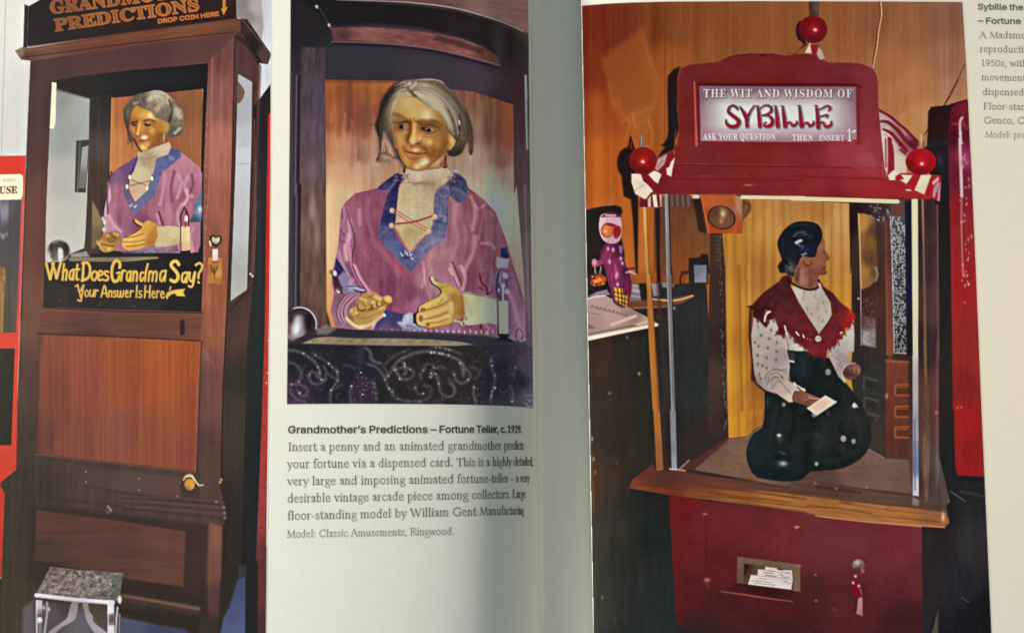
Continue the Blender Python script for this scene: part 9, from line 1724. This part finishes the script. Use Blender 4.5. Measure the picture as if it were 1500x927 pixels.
# prepress sharpening: the printed photographs are crisp and contrasty
inked = np.maximum(np.maximum(REG['p0'], REG['q0']), REG['w0'])[..., None]
def unsharp(r, amt):
    wb = boxblur(boxblur(inked, r), r) + 1e-4
    INK[:] += amt * (INK - boxblur(boxblur(INK * inked, r), r) / wb) * inked
unsharp(9, 0.20)
unsharp(1, 0.15)
np.clip(INK, 0, 255, out=INK)

paper = np.array(PAPER, np.float32)
ALB = np.clip(srgb2lin(INK / 255.0) / illumination(), 0.004, 0.86).astype(np.float32)

def sheet(name, cells, alb, parent, label, lift=LIFT):
    js, is_ = np.nonzero(cells)
    if len(js) < 4: return None
    used = np.zeros((CH, CW), bool)
    for dj in (0, 1):
        for di in (0, 1): used[js + dj, is_ + di] = True
    idx = np.full((CH, CW), -1, np.int64)
    vj, vi = np.nonzero(used)
    idx[vj, vi] = np.arange(len(vj))
    P = on_page(PX[vj, vi], PY[vj, vi], lift)
    F = np.stack([idx[js, is_], idx[js + 1, is_], idx[js + 1, is_ + 1], idx[js, is_ + 1]], -1)
    zs = P[:, 2][F]
    F = F[zs.max(1) - zs.min(1) < 0.001]               # nothing is printed across the fold
    me = bpy.data.meshes.new(name)
    me.vertices.add(len(P)); me.vertices.foreach_set('co', P.astype(np.float32).ravel())
    me.loops.add(F.size); me.loops.foreach_set('vertex_index', F.astype(np.int32).ravel())
    me.polygons.add(len(F))
    me.polygons.foreach_set('loop_start', np.arange(0, F.size, 4, dtype=np.int32))
    me.polygons.foreach_set('use_smooth', np.ones(len(F), bool))
    at = me.color_attributes.new('ink', 'FLOAT_COLOR', 'POINT')
    c = np.ones((len(P), 4), np.float32); c[:, :3] = alb[vj, vi]
    at.data.foreach_set('color', c.ravel())
    me.materials.append(M_INK)
    me.update(calc_edges=True)
    o = bpy.data.objects.new(name, me)
    scene.collection.objects.link(o)
    part(o, parent)
    if label: o['label'] = label
    return o

def holder(name, px, py, label):
    e = bpy.data.objects.new(name, None)
    scene.collection.objects.link(e)
    e.location = on_page(np.array([px]), np.array([py]))[0]
    e.empty_display_size = 0.01
    bpy.context.view_layer.update()
    part(e, book)
    bpy.context.view_layer.update()
    e['label'] = label
    return e

PHOTO_LABELS = [('p0', 200, 460, 'tall colour photograph of a dark wooden cabinet with a small grandmother figure, bleeding off the left page'),
                ('q0', 600, 300, 'colour photograph of the grandmother figure in a mauve dress, above the left caption'),
                ('w0', 1150, 460, 'large colour photograph of a dark red fortune teller booth on the right page')]
for k, (reg, px, py, lab) in enumerate(PHOTO_LABELS):
    cov = REG[reg]
    ids = [i for i in range(1, len(ITEMS)) if ITEMS[i][0] == k]
    own = np.where(np.isin(OWNER, ids), OWNER, ids[0])
    c4 = np.maximum(np.maximum(cov[:-1, :-1], cov[1:, :-1]), np.maximum(cov[:-1, 1:], cov[1:, 1:])) > 0.02
    cells = np.zeros((CH, CW), bool); cells[:-1, :-1] = c4
    alb = ALB * cov[..., None] + paper * (1 - cov[..., None])
    root = holder('printed_photograph', px, py, lab)
    for i in ids:
        sheet(ITEMS[i][1], cells & (own == i), alb, root, ITEMS[i][2])

caps = [holder('caption', 590, 700, 'printed caption about the grandmother machine, under the middle photograph'),
        holder('caption', 1465, 105, 'printed caption beside the right photograph, cut by the right photo edge')]
ink = np.array([0.035, 0.03, 0.03], np.float32)
for which, name, lab, cov in CAPTIONS:
    c4 = np.maximum(np.maximum(cov[:-1, :-1], cov[1:, :-1]), np.maximum(cov[:-1, 1:], cov[1:, 1:])) > 0.03
    cells = np.zeros((CH, CW), bool); cells[:-1, :-1] = c4
    sheet(name, cells, paper * (1 - cov[..., None]) + ink * cov[..., None], caps[which], lab, LIFT)
